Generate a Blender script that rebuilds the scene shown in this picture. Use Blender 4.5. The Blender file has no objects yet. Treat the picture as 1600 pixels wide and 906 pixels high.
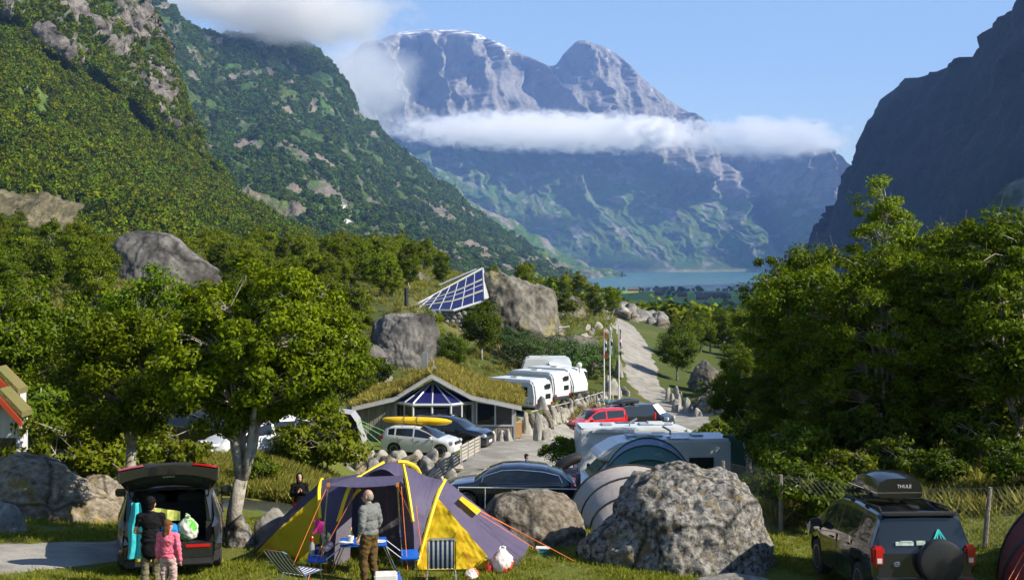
import bpy, bmesh, math, random
import numpy as np
from mathutils import Vector, Matrix

# ------------------------------------------------------------------ camera, light, exposure
F, H0, CZ = 2000.0, 408.0, 5.9          # focal length in photo pixels, horizon row, eye height
scene = bpy.context.scene
cam_d = bpy.data.cameras.new('camera'); cam = bpy.data.objects.new('camera', cam_d)
scene.collection.objects.link(cam); scene.camera = cam
cam.location = (0, 0, CZ); cam.rotation_euler = (math.pi/2, 0, 0)
cam_d.sensor_width = 36; cam_d.lens = 36*F/1600; cam_d.shift_y = -45/1600
cam_d.clip_start = 0.5; cam_d.clip_end = 60000
SUN_AZ, SUN_EL = math.radians(109), math.radians(37)      # azimuth clockwise from +Y
world = bpy.data.worlds.new('World'); scene.world = world; world.use_nodes = True
wn = world.node_tree; bg = wn.nodes['Background']
sky = wn.nodes.new('ShaderNodeTexSky'); sky.sky_type = 'NISHITA'; sky.sun_disc = False
sky.sun_elevation = SUN_EL; sky.sun_rotation = SUN_AZ; sky.air_density = 1.0; sky.dust_density = 0.0; sky.ozone_density = 1.5
wn.links.new(sky.outputs[0], bg.inputs[0]); bg.inputs[1].default_value = 0.088
sun_d = bpy.data.lights.new('sun', 'SUN'); sun_d.energy = 5.0; sun_d.angle = math.radians(0.5); sun_d.color = (1.0, 0.90, 0.74)
sun = bpy.data.objects.new('sun', sun_d); scene.collection.objects.link(sun)
SD = Vector((math.sin(SUN_AZ)*math.cos(SUN_EL), math.cos(SUN_AZ)*math.cos(SUN_EL), math.sin(SUN_EL)))
sun.rotation_euler = (-SD).to_track_quat('-Z', 'Y').to_euler(); sun.location = (40, -20, 60)
vs = scene.view_settings; vs.view_transform = 'Standard'; vs.look = 'None'; vs.exposure = 0.92; vs.gamma = 1.0
scene.render.engine = 'CYCLES'
cy = scene.cycles; cy.use_denoising = True; cy.max_bounces = 8; cy.diffuse_bounces = 2; cy.glossy_bounces = 3
cy.transmission_bounces = 4; cy.transparent_max_bounces = 8; cy.volume_bounces = 6; cy.caustics_reflective = False; cy.caustics_refractive = False
cy.volume_step_rate = 2.0; cy.volume_max_steps = 128; cy.use_adaptive_sampling = True; cy.adaptive_threshold = 0.02
cy.sample_clamp_indirect = 4.0

# ------------------------------------------------------------------ helpers
C = scene.collection
random.seed(7); RNG = np.random.default_rng(7)
def P(u, v, Y): return Vector(((u-800)/F*Y, Y, CZ-(v-H0)/F*Y))
def UX(u, Y): return (u-800)/F*Y

_perm = np.random.default_rng(3).permutation(256); _perm = np.concatenate([_perm, _perm, _perm])
_grad = np.random.default_rng(4).normal(size=(256, 3)); _grad /= np.linalg.norm(_grad, axis=1)[:, None]
def noise3(p):
    p = np.asarray(p, float); i = np.floor(p).astype(int); f = p-i; w = f*f*f*(f*(f*6-15)+10); i &= 255
    out = 0
    for dx in (0, 1):
        for dy in (0, 1):
            for dz in (0, 1):
                h = _perm[_perm[_perm[i[..., 0]+dx]+i[..., 1]+dy]+i[..., 2]+dz]
                d = np.stack([f[..., 0]-dx, f[..., 1]-dy, f[..., 2]-dz], -1)
                out = out+(_grad[h]*d).sum(-1)*(w[..., 0] if dx else 1-w[..., 0])*(w[..., 1] if dy else 1-w[..., 1])*(w[..., 2] if dz else 1-w[..., 2])
    return out*1.5
def fbm(p, octv=4, lac=2.1, gain=.5, ridged=False):
    p = np.asarray(p, float); s = 0; a = 1.0
    for k in range(octv):
        n = noise3(p+17.3*k)
        s = s+a*((1-2*np.abs(n)) if ridged else n); p = p*lac; a *= gain
    return s
def sstep(a, b, x): t = np.clip((x-a)/(b-a), 0, 1); return t*t*(3-2*t)

# materials ---------------------------------------------------------------
MATS = {}
def pm(name, c1, c2=None, scale=5.0, rough=.7, bump=0., bscale=None, metal=0., spec=.4, detail=5, c3=None, coat=0., trans=0., coord='Object', alpha=1., sharp=None, crack=0.):
    """procedural material: noise-mixed colour (+ patches of c3), bump"""
    if name in MATS: return MATS[name]
    m = bpy.data.materials.new(name); m.use_nodes = True; nt = m.node_tree; b = nt.nodes['Principled BSDF']; MATS[name] = m
    b.inputs['Roughness'].default_value = rough; b.inputs['Metallic'].default_value = metal
    b.inputs['Specular IOR Level'].default_value = spec; b.inputs['Coat Weight'].default_value = coat; b.inputs['Coat Roughness'].default_value = .04
    if c2 is None: c2 = tuple(x*.85 for x in c1)
    tc = nt.nodes.new('ShaderNodeTexCoord'); N = nt.nodes.new('ShaderNodeTexNoise'); N.inputs['Scale'].default_value = scale; N.inputs['Detail'].default_value = detail; N.inputs['Roughness'].default_value = .62
    nt.links.new(tc.outputs[coord], N.inputs['Vector'])
    r = nt.nodes.new('ShaderNodeValToRGB'); w = sharp or .14
    r.color_ramp.elements[0].position = .5-w; r.color_ramp.elements[1].position = .5+w
    r.color_ramp.elements[0].color = (*c1, 1); r.color_ramp.elements[1].color = (*c2, 1)
    nt.links.new(N.outputs[0], r.inputs[0]); col = r.outputs[0]
    if c3 is not None:
        N3 = nt.nodes.new('ShaderNodeTexNoise'); N3.inputs['Scale'].default_value = scale*.37; N3.inputs['Detail'].default_value = 7; N3.inputs['Roughness'].default_value = .7
        nt.links.new(tc.outputs[coord], N3.inputs['Vector'])
        r3 = nt.nodes.new('ShaderNodeValToRGB'); r3.color_ramp.elements[0].position = .54; r3.color_ramp.elements[1].position = .62
        nt.links.new(N3.outputs[0], r3.inputs[0])
        mx = nt.nodes.new('ShaderNodeMix'); mx.data_type = 'RGBA'; nt.links.new(r3.outputs[0], mx.inputs[0]); nt.links.new(col, mx.inputs[6]); mx.inputs[7].default_value = (*c3, 1); col = mx.outputs[2]
    ck = None
    if crack:      # fracture lines: edges of warped cells, darker and recessed
        wv = nt.nodes.new('ShaderNodeMix'); wv.data_type = 'VECTOR'; wv.inputs[0].default_value = .22/crack; nz_ = nt.nodes.new('ShaderNodeTexNoise'); nz_.inputs['Scale'].default_value = crack*1.5; nz_.inputs['Detail'].default_value = 5
        nt.links.new(tc.outputs[coord], nz_.inputs['Vector']); nt.links.new(tc.outputs[coord], wv.inputs[4]); nt.links.new(nz_.outputs['Color'], wv.inputs[5])
        vo = nt.nodes.new('ShaderNodeTexVoronoi'); vo.feature = 'DISTANCE_TO_EDGE'; vo.inputs['Scale'].default_value = crack; nt.links.new(wv.outputs[1], vo.inputs['Vector'])
        cr_ = nt.nodes.new('ShaderNodeMapRange'); cr_.inputs[1].default_value = .0; cr_.inputs[2].default_value = .045; cr_.inputs[3].default_value = .3; cr_.inputs[4].default_value = 1.; nt.links.new(vo.outputs['Distance'], cr_.inputs[0]); ck = cr_.outputs[0]
        sc_ = nt.nodes.new('ShaderNodeVectorMath'); sc_.operation = 'SCALE'; nt.links.new(col, sc_.inputs[0]); nt.links.new(ck, sc_.inputs['Scale']); col = sc_.outputs[0]
    nt.links.new(col, b.inputs['Base Color'])
    if bump:
        B = nt.nodes.new('ShaderNodeBump'); B.inputs['Strength'].default_value = min(bump, 1.); B.inputs['Distance'].default_value = .05 if bump <= 1 else .05*bump
        N2 = nt.nodes.new('ShaderNodeTexNoise'); N2.inputs['Scale'].default_value = bscale or scale*3; N2.inputs['Detail'].default_value = 6; N2.inputs['Roughness'].default_value = .65
        nt.links.new(tc.outputs[coord], N2.inputs['Vector']); hgt = N2.outputs[0]
        if ck is not None: ad_ = nt.nodes.new('ShaderNodeMath'); ad_.operation = 'ADD'; nt.links.new(hgt, ad_.inputs[0]); nt.links.new(ck, ad_.inputs[1]); hgt = ad_.outputs[0]
        nt.links.new(hgt, B.inputs['Height']); nt.links.new(B.outputs[0], b.inputs['Normal'])
    if trans:
        t = nt.nodes.new('ShaderNodeBsdfTranslucent'); nt.links.new(col, t.inputs[0]); mxs = nt.nodes.new('ShaderNodeMixShader'); mxs.inputs[0].default_value = trans
        out = nt.nodes['Material Output']; nt.links.new(b.outputs[0], mxs.inputs[1]); nt.links.new(t.outputs[0], mxs.inputs[2]); nt.links.new(mxs.outputs[0], out.inputs[0])
    return m
def paint(name, c, rough=.28, metal=0., coat=.6, scale=2.): return pm(name, c, tuple(x*.9 for x in c), scale, rough, metal=metal, coat=coat)
def leafmat(name, c1, c2, c3, trans=.3, scale=.5, spec=.3, var=.3, hue=.02):
    """foliage: colour per leaf (random per island) blended with a clump noise, some light passing through"""
    m = bpy.data.materials.new(name); m.use_nodes = True; nt = m.node_tree; b = nt.nodes['Principled BSDF']; MATS[name] = m
    b.inputs['Roughness'].default_value = .5; b.inputs['Specular IOR Level'].default_value = spec
    g = nt.nodes.new('ShaderNodeNewGeometry'); r = nt.nodes.new('ShaderNodeValToRGB'); e = r.color_ramp.elements
    e[0].position = 0; e[0].color = (*c1, 1); e[1].position = .9; e[1].color = (*c2, 1); k = e.new(.975); k.color = (*c3, 1)
    oi = nt.nodes.new('ShaderNodeObjectInfo'); tc = nt.nodes.new('ShaderNodeTexCoord')
    N = nt.nodes.new('ShaderNodeTexNoise'); N.inputs['Scale'].default_value = scale; nt.links.new(tc.outputs['Object'], N.inputs['Vector'])
    ma = nt.nodes.new('ShaderNodeMath'); ma.operation = 'MULTIPLY_ADD'; ma.inputs[1].default_value = .6; nt.links.new(g.outputs['Random Per Island'], ma.inputs[0])
    mb = nt.nodes.new('ShaderNodeMath'); mb.operation = 'MULTIPLY_ADD'; mb.inputs[1].default_value = .9; mb.inputs[2].default_value = -.27; nt.links.new(N.outputs[0], mb.inputs[0])
    nt.links.new(mb.outputs[0], ma.inputs[2]); nt.links.new(ma.outputs[0], r.inputs[0])
    hv = nt.nodes.new('ShaderNodeHueSaturation'); nt.links.new(r.outputs[0], hv.inputs['Color'])
    mr = nt.nodes.new('ShaderNodeMapRange'); mr.inputs[3].default_value = 1-var; mr.inputs[4].default_value = 1+var; nt.links.new(oi.outputs['Random'], mr.inputs[0]); nt.links.new(mr.outputs[0], hv.inputs['Value'])
    wn_ = nt.nodes.new('ShaderNodeTexWhiteNoise'); wn_.noise_dimensions = '1D'; nt.links.new(oi.outputs['Random'], wn_.inputs['W']); mh = nt.nodes.new('ShaderNodeMapRange'); mh.inputs[3].default_value = .5-hue*1.3; mh.inputs[4].default_value = .5+hue*.7; nt.links.new(wn_.outputs['Value'], mh.inputs[0]); nt.links.new(mh.outputs[0], hv.inputs['Hue'])
    nt.links.new(hv.outputs[0], b.inputs['Base Color'])
    t = nt.nodes.new('ShaderNodeBsdfTranslucent'); nt.links.new(hv.outputs[0], t.inputs[0]); mxs = nt.nodes.new('ShaderNodeMixShader'); mxs.inputs[0].default_value = trans
    nt.links.new(b.outputs[0], mxs.inputs[1]); nt.links.new(t.outputs[0], mxs.inputs[2]); nt.links.new(mxs.outputs[0], nt.nodes['Material Output'].inputs[0])
    return m
def glassmat(name, tint=(.02, .025, .03), rough=.03, clear=0.):
    m = bpy.data.materials.new(name); m.use_nodes = True; nt = m.node_tree; b = nt.nodes['Principled BSDF']; MATS[name] = m
    b.inputs['Base Color'].default_value = (*tint, 1); b.inputs['Roughness'].default_value = rough; b.inputs['Specular IOR Level'].default_value = .7
    if clear:
        t = nt.nodes.new('ShaderNodeBsdfTransparent'); t.inputs[0].default_value = (.8, .87, .85, 1); mx = nt.nodes.new('ShaderNodeMixShader'); mx.inputs[0].default_value = clear
        nt.links.new(b.outputs[0], mx.inputs[1]); nt.links.new(t.outputs[0], mx.inputs[2]); nt.links.new(mx.outputs[0], nt.nodes['Material Output'].inputs[0])
    return m

# mesh builder -------------------------------------------------------------
def link(name, me, mat=None, parent=None, loc=None, smooth=False):
    o = bpy.data.objects.new(name, me); C.objects.link(o)
    if mat is not None:
        for m in (mat if isinstance(mat, (list, tuple)) else [mat]): me.materials.append(m)
    if parent is not None: o.parent = parent
    if loc is not None: o.location = loc
    if smooth: me.polygons.foreach_set('use_smooth', [True]*len(me.polygons))
    return o
def tag(o, label=None, cat=None, group=None, kind=None):
    if label: o['label'] = label
    if cat: o['category'] = cat
    if group: o['group'] = group
    if kind: o['kind'] = kind
    return o
def empty(name, loc=(0, 0, 0), rz=0., label=None, cat=None, group=None, scale=None):
    o = bpy.data.objects.new(name, None); C.objects.link(o); o.location = loc; o.rotation_euler = (0, 0, rz); o.empty_display_size = .2
    if scale: o.scale = (scale,)*3
    return tag(o, label, cat, group)
def copy_tree(o, parent=None):
    c = o.copy(); C.objects.link(c); c.parent = parent
    for ch in list(o.children): copy_tree(ch, c)
    return c
class MB:
    def __init__(s): s.v = []; s.f = []; s.m = []
    def add(s, vs_, fs, mi=0):
        o = len(s.v); s.v += [tuple(x) for x in vs_]; s.f += [tuple(i+o for i in f) for f in fs]; s.m += [mi]*len(fs); return s
    def box(s, c, d, rz=0., mi=0, rot=None):
        M = rot if rot is not None else Matrix.Rotation(rz, 3, 'Z'); c = Vector(c); h = [x/2 for x in d]
        vs_ = [c+M@Vector((sx*h[0], sy*h[1], sz*h[2])) for sz in (-1, 1) for sy in (-1, 1) for sx in (-1, 1)]
        return s.add(vs_, [(0, 2, 3, 1), (4, 5, 7, 6), (0, 1, 5, 4), (2, 6, 7, 3), (0, 4, 6, 2), (1, 3, 7, 5)], mi)
    def bx(s, x0, x1, y0, y1, z0, z1, mi=0): return s.box(((x0+x1)/2, (y0+y1)/2, (z0+z1)/2), (x1-x0, y1-y0, z1-z0), mi=mi)
    def tube(s, pts, r, n=6, mi=0, cap=True):
        pts = [Vector(p) for p in pts]; rs = r if isinstance(r, (list, tuple)) else [r]*len(pts); rings = []; up = None
        for i, p in enumerate(pts):
            d = (pts[min(i+1, len(pts)-1)]-pts[max(i-1, 0)]).normalized()
            if up is None: up = Vector((0, 0, 1)) if abs(d.z) < .9 else Vector((1, 0, 0))
            a = d.cross(up); a = a.normalized() if a.length > 1e-6 else Vector((1, 0, 0)); b = a.cross(d).normalized(); up = b
            rings.append([p+(a*math.cos(2*math.pi*k/n)+b*math.sin(2*math.pi*k/n))*rs[i] for k in range(n)])
        vs_ = [q for ring in rings for q in ring]; fs = []
        for i in range(len(pts)-1):
            for k in range(n): fs.append((i*n+k, i*n+(k+1) % n, (i+1)*n+(k+1) % n, (i+1)*n+k))
        if cap: fs += [tuple(range(n))[::-1], tuple(range((len(pts)-1)*n, len(pts)*n))]
        return s.add(vs_, fs, mi)
    def lathe(s, prof, n=16, M=None, mi=0):
        vs_ = []; M = M or Matrix()
        for r, z in prof: vs_ += [M@Vector((r*math.cos(2*math.pi*k/n), r*math.sin(2*math.pi*k/n), z)) for k in range(n)]
        fs = [(i*n+k, i*n+(k+1) % n, (i+1)*n+(k+1) % n, (i+1)*n+k) for i in range(len(prof)-1) for k in range(n)]
        fs += [tuple(range(n))[::-1], tuple(range((len(prof)-1)*n, len(prof)*n))]
        return s.add(vs_, fs, mi)
    def prism(s, poly, d0, d1, axis='y', mi=0):
        """poly: 2D points; extruded along axis from d0 to d1. axis y: (x,z); x: (y,z); z: (x,y)"""
        def pt(a, b, d): return (a, d, b) if axis == 'y' else ((d, a, b) if axis == 'x' else (a, b, d))
        n = len(poly); vs_ = [pt(a, b, d0) for a, b in poly]+[pt(a, b, d1) for a, b in poly]
        return s.add(vs_, [tuple(range(n)), tuple(range(2*n-1, n-1, -1))]+[(i, n+i, n+(i+1) % n, (i+1) % n) for i in range(n)], mi)
    def grid(s, pts, mi=0, closed=False):
        """pts: rows of equal length"""
        n = len(pts[0]); o = []
        for r in pts: o += r
        return s.add(o, [(i*n+k, i*n+(k+1) % n, (i+1)*n+(k+1) % n, (i+1)*n+k) for i in range(len(pts)-1) for k in range(n if closed else n-1)], mi)
    def mesh(s, name):
        me = bpy.data.meshes.new(name); me.from_pydata(s.v, [], s.f); me.polygons.foreach_set('material_index', s.m); me.update(); return me
    def build(s, name, mat, parent=None, smooth=False, bevel=0., loc=None, fix=True):
        me = s.mesh(name)
        if fix or bevel:
            bm = bmesh.new(); bm.from_mesh(me)
            if bevel:
                bmesh.ops.remove_doubles(bm, verts=bm.verts, dist=1e-5)
                es = [e for e in bm.edges if len(e.link_faces) == 2 and e.calc_face_angle(0) > .5]
                bmesh.ops.bevel(bm, geom=es, offset=bevel, segments=2, affect='EDGES', clamp_overlap=True)
            bmesh.ops.recalc_face_normals(bm, faces=bm.faces); bm.to_mesh(me); bm.free()
        o = link(name, me, mat, parent, loc, smooth)
        if smooth and bevel == 0 and hasattr(me, 'set_sharp_from_angle'): me.set_sharp_from_angle(angle=math.radians(42))
        return o
def npmesh(name, V, Fq, smooth=True):
    me = bpy.data.meshes.new(name); V = np.asarray(V, np.float32); Fq = np.asarray(Fq, np.int32); k = Fq.shape[1]
    me.vertices.add(len(V)); me.vertices.foreach_set('co', V.ravel()); me.loops.add(Fq.size); me.loops.foreach_set('vertex_index', Fq.ravel())
    me.polygons.add(len(Fq)); me.polygons.foreach_set('loop_start', np.arange(0, Fq.size, k, dtype=np.int32)); me.polygons.foreach_set('loop_total', np.full(len(Fq), k, np.int32))
    if smooth: me.polygons.foreach_set('use_smooth', np.ones(len(Fq), bool))
    me.update(); me.validate(); return me
def gridfaces(n, m):
    i = np.arange(n-1)[:, None]*m+np.arange(m-1)[None, :]; i = i.ravel(); return np.stack([i, i+1, i+m+1, i+m], 1)

# ------------------------------------------------------------------ the ground: one height function through surveyed points
ANCH = [(-400, 12, .6), (200, 12, .35), (800, 12, .2), (1400, 12, .1), (2100, 12, .4),
 (-400, 24, .9), (0, 24, .45), (270, 23, .2), (600, 23, 0), (600, 26, 0), (1000, 23.5, 0), (1440, 21.7, -.03), (1290, 26, -.36), (1230, 28, 0), (1540, 25.3, .1), (1800, 24, .5),
 (100, 31, -.4), (370, 26, .15), (430, 26, .1), (430, 34, -.9), (470, 33, -1.1), (430, 38.5, -1.6), (300, 38, -1.3), (430, 42, -1.3), (310, 47, -1.2), (400, 46, -1.2), (480, 52, -1.9),
 (560, 46, -2.7), (600, 34, -1.2), (560, 52, -3.6), (640, 56, -4.5), (540, 62, -3.5), (650, 66, -4.0), (545, 70, -4.0), (720, 57, -3.75),
 (790, 46, -2.95), (700, 49, -3.2), (800, 56, -3.6), (830, 66, -4.1), (840, 75, -4.7), (690, 77, -4.96), (560, 77, -4.8), (810, 78, -5.0), (860, 31, -.5), (830, 38, -1.8), (950, 30, -.3), (1000, 40, -1.75),
 (1000, 57, -4.6), (1120, 57, -4.3), (1160, 55, -3.1), (930, 94, -6.85), (975, 97, -6.95), (1020, 100, -7.0), (878, 87, -6.2), (1000, 85, -6.8), (1090, 95, -6.9),
 (1060, 110, -6.9), (1010, 122, -5.8), (1000, 140, -4.7), (980, 165, -3.3), (950, 190, -2.4), (930, 215, -2.2), (830, 97, -4.8), (880, 101, -5.2), (925, 114, -5.6), (860, 112, -5.2), (800, 90, -4.9), (965, 119, -5.7),
 (700, 130, .9), (640, 122, .9), (760, 128, -1.4), (820, 124, -3.4), (740, 112, -3.2), (690, 96, -4.4), (890, 132, -1.3), (930, 150, -1.8), (630, 101, -2.9), (700, 160, 2.5), (800, 150, 1.5), (870, 165, .5),
 (450, 80, -3), (300, 80, -1.5), (100, 80, .8), (0, 55, .6), (-250, 60, 2), (0, 120, 4), (200, 130, 3.2), (400, 150, 3), (600, 170, 3.8), (540, 120, .4), (460, 105, -1.5),
 (200, 250, 7), (0, 300, 13), (-400, 200, 14), (400, 300, 7), (600, 300, 5), (720, 230, 3.5), (800, 230, 1),
 (1110, 115, -6.6), (1150, 80, -4.2), (1200, 60, -2.6), (1300, 45, -.8), (1300, 34, -.1), (1500, 36, .2), (1500, 60, -1), (1800, 60, .5), (1300, 100, -5), (1600, 120, -4), (2000, 150, 0),
 (970, 235, -3.0), (1010, 205, -3.6), (1060, 180, -5.2), (1110, 165, -7), (1220, 165, -8),
 (850, 320, -6), (1000, 320, -17), (1200, 320, -20), (1000, 600, -38), (1200, 700, -42), (800, 700, -28), (1100, 1000, -50), (850, 1000, -44), (1000, 1600, -57), (1200, 1600, -56), (1100, 2200, -58.5), (900, 2200, -58), (1000, 2800, -61.5), (1200, 2800, -61.5), (800, 2800, -61), (1000, 3300, -69), (1200, 3300, -69), (850, 3200, -67), (1000, 4500, -85), (1000, 12000, -90), (400, 12000, -90), (1500, 5000, -85), (500, 5000, -80),
 (1500, 600, -30), (1500, 1000, -45), (1500, 2000, -58), (600, 1000, -20), (400, 700, 5), (600, 2000, -50), (1600, 300, -12), (-200, 1000, 10), (100, 2500, -30)]
_A = np.array([[(u-800)/F*Y, Y, z] for u, Y, z in ANCH])
def _ab(x, y): return np.stack([x/(y+30)*2.2, np.log(y+30)], -1)
_K = _ab(_A[:, 0], _A[:, 1])
def _phi(d2): return np.where(d2 > 1e-12, .5*d2*np.log(np.maximum(d2, 1e-12)), 0)
_n = len(_K); _D = ((_K[:, None]-_K[None])**2).sum(-1); _L = np.zeros((_n+3, _n+3)); _L[:_n, :_n] = _phi(_D)+np.eye(_n)*.0006
_Pm = np.column_stack([np.ones(_n), _K]); _L[:_n, _n:] = _Pm; _L[_n:, :_n] = _Pm.T
_W = np.linalg.solve(_L, np.concatenate([_A[:, 2], np.zeros(3)]))
def gz(x, y):
    x = np.asarray(x, float); y = np.asarray(y, float); q = _ab(x, y); sh = q.shape[:-1]; q = q.reshape(-1, 2); out = np.empty(len(q))
    for i in range(0, len(q), 20000):
        b = q[i:i+20000]; out[i:i+20000] = _phi(((b[:, None]-_K[None])**2).sum(-1))@_W[:_n]+_W[_n]+b@_W[_n+1:]
    z = out.reshape(sh)
    return z
def G(u, Y, dz=0.): x = UX(u, Y); return Vector((x, Y, float(gz(x, Y))+dz))
def GP(x, y, dz=0.): return Vector((x, y, float(gz(x, y))+dz))

LAKE = -65.3
def ground_bump(X, Y):
    far = sstep(230, 330, Y); p = np.stack([X/9, Y/9, 0*X], -1)
    return fbm(p, 3)*.5*far*(1-sstep(900, 2200, Y))

# ------------------------------------------------------------------ ground sheet
def colattr(me, name, cols):
    a = me.color_attributes.new(name, 'FLOAT_COLOR', 'POINT'); c = np.ones((len(cols), 4), np.float32); c[:, :3] = cols; a.data.foreach_set('color', c.ravel())
def attrmat(name, attr, scale, rough=.9, amt=.5, bump=.5, bscale=None, coord='Object', spec=.15, bdist=.05):
    m = bpy.data.materials.new(name); m.use_nodes = True; nt = m.node_tree; b = nt.nodes['Principled BSDF']; MATS[name] = m
    b.inputs['Roughness'].default_value = rough; b.inputs['Specular IOR Level'].default_value = spec
    at = nt.nodes.new('ShaderNodeVertexColor'); at.layer_name = attr; tc = nt.nodes.new('ShaderNodeTexCoord')
    N = nt.nodes.new('ShaderNodeTexNoise'); N.inputs['Scale'].default_value = scale; N.inputs['Detail'].default_value = 8; N.inputs['Roughness'].default_value = .7; nt.links.new(tc.outputs[coord], N.inputs['Vector'])
    mr = nt.nodes.new('ShaderNodeMapRange'); mr.inputs[1].default_value = .3; mr.inputs[2].default_value = .7; mr.inputs[3].default_value = 1-amt; mr.inputs[4].default_value = 1+amt; nt.links.new(N.outputs[0], mr.inputs[0])
    mx = nt.nodes.new('ShaderNodeVectorMath'); mx.operation = 'SCALE'; nt.links.new(at.outputs[0], mx.inputs[0]); nt.links.new(mr.outputs[0], mx.inputs['Scale']); nt.links.new(mx.outputs[0], b.inputs['Base Color'])
    B = nt.nodes.new('ShaderNodeBump'); B.inputs['Strength'].default_value = bump; B.inputs['Distance'].default_value = bdist
    N2 = nt.nodes.new('ShaderNodeTexNoise'); N2.inputs['Scale'].default_value = bscale or scale*2; N2.inputs['Detail'].default_value = 7; nt.links.new(tc.outputs[coord], N2.inputs['Vector'])
    nt.links.new(N2.outputs[0], B.inputs['Height']); nt.links.new(B.outputs[0], b.inputs['Normal'])
    return m
na, nb = 320, 380
_a = np.linspace(-1.5, 1.5, na); _b = np.linspace(math.log(30+6), math.log(30+11000), nb)
BB, AA = np.meshgrid(_b, _a, indexing='ij'); YY = np.exp(BB)-30; XX = AA*(YY+30)/2.2
ZZ = gz(XX, YY)+ground_bump(XX, YY)
def ground_colour(X, Y):
    n = fbm(np.stack([X/3, Y/3, X*0], -1), 4); n2 = fbm(np.stack([X/17, Y/17, X*0+5], -1), 3)
    lawn = np.array([.115, .135, .022]); dry = np.array([.22, .185, .07]); heath = np.array([.065, .085, .02]); field = np.array([.22, .36, .05]); wood = np.array([.03, .055, .016])
    c = lawn+(dry-lawn)*sstep(.05, .75, n)[..., None]*.75
    far = sstep(60, 110, Y)[..., None]; c = c*(1-far)+(heath+(dry-heath)*.55*sstep(.1, .7, n2)[..., None])*far
    w = sstep(260, 420, Y)[..., None]; c = c*(1-w)+wood*w
    fl = (sstep(1750, 1950, Y+200*n2)*(1-sstep(3050, 3120, Y)))[..., None]; c = c*(1-fl)+(field*(1+.35*np.sign(np.sin(X/90+Y/300))[..., None]*.5))*fl
    return c
gm = npmesh('ground', np.stack([XX, YY, ZZ], -1).reshape(-1, 3), gridfaces(nb, na)[:, ::-1])
colattr(gm, 'gcol', ground_colour(XX, YY).reshape(-1, 3))
tag(link('ground', gm, attrmat('ground_mat', 'gcol', 9., amt=.45, bump=.9, bscale=30)), kind='structure')
lk = MB().add([(-6000, 2900, LAKE), (6000, 2900, LAKE), (6000, 9500, LAKE), (-6000, 9500, LAKE)], [(0, 1, 2, 3)])
tag(lk.build('lake_water', pm('lake', (.05, .16, .18), (.06, .18, .20), .002, .25, bump=.06, bscale=.05, spec=.5), fix=False), kind='structure')

def strip(name, path, width, mat, dz=.03, n=90, edge=.3):
    """a road laid over the ground along a path of (u, Y) points"""
    pts = np.array([[UX(u, Y), Y] for u, Y in path]); t = np.linspace(0, len(pts)-1, n)
    def cr(t):
        i = np.clip(np.floor(t).astype(int), 0, len(pts)-2); f = (t-i)[:, None]
        p0 = pts[np.maximum(i-1, 0)]; p1 = pts[i]; p2 = pts[i+1]; p3 = pts[np.minimum(i+2, len(pts)-1)]
        return .5*((2*p1)+(p2-p0)*f+(2*p0-5*p1+4*p2-p3)*f**2+(3*p1-p0-3*p2+p3)*f**3)
    c = cr(t); d = np.gradient(c, axis=0); d /= np.linalg.norm(d, axis=1)[:, None]; nn = np.stack([d[:, 1], -d[:, 0]], 1)
    w = np.interp(t, range(len(width)), width) if isinstance(width, (list, tuple)) else np.full(n, width)
    s = np.linspace(-.5, .5, 9); jl = 2*edge*fbm(np.stack([c[:, 0]/3, c[:, 1]/3, 0*t], 1), 3); jr = 2*edge*fbm(np.stack([c[:, 0]/3, c[:, 1]/3, 0*t+9], 1), 3)
    q = c[:, None]+nn[:, None]*(s[None, :]*w[:, None]+(.5-s[None])*jl[:, None]+(.5+s[None])*jr[:, None])[..., None]; z = gz(q[..., 0], q[..., 1])+dz; z[:, 0] -= .05; z[:, -1] -= .05
    o = link(name, npmesh(name, np.concatenate([q, z[..., None]], -1).reshape(-1, 3), gridfaces(n, 9)[:, ::-1]), mat); return tag(o, kind='structure')
gravel = pm('gravel', (.20, .193, .175), (.33, .318, .29), .9, .95, bump=.7, bscale=22, c3=(.20, .19, .15), spec=.1)
strip('gravel_drive', [(-350, 22.3), (-100, 23.2), (60, 24.3), (200, 25.8), (280, 27.6)], [3.4, 3.3, 3.2, 2.6, 1.6], gravel)
strip('gravel_road', [(560, 45), (660, 47.5), (735, 52), (800, 59), (850, 69), (900, 80), (985, 95), (1052, 106), (1062, 111), (1030, 116), (1004, 124), (997, 140), (986, 160), (962, 184), (930, 204), (880, 222)],
      [4, 8, 8, 8, 8, 9, 10, 7, 4.2, 3.8, 3.8, 4.2, 4.4, 5, 4.6, 4.6], gravel, n=200)
strip('gravel_parking', [(760, 76), (850, 74), (900, 72), (960, 68)], [3, 4, 4, 3], gravel, dz=.036)
strip('gravel_path', [(842, 74), (834, 82), (842, 88), (838, 92)], 1.9, gravel, dz=.045, n=40)
wat = pm('stream', (.035, .04, .03), (.06, .065, .05), 2., .08, bump=.8, bscale=5, spec=.6)
strip('stream_water', [(250, 38.5), (350, 38.2), (430, 38.6), (490, 40), (545, 43.5), (590, 49), (640, 55)], [1.6, 1.7, 2.2, 2, 2, 2, 1.6], wat, dz=.03, n=60)

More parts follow.
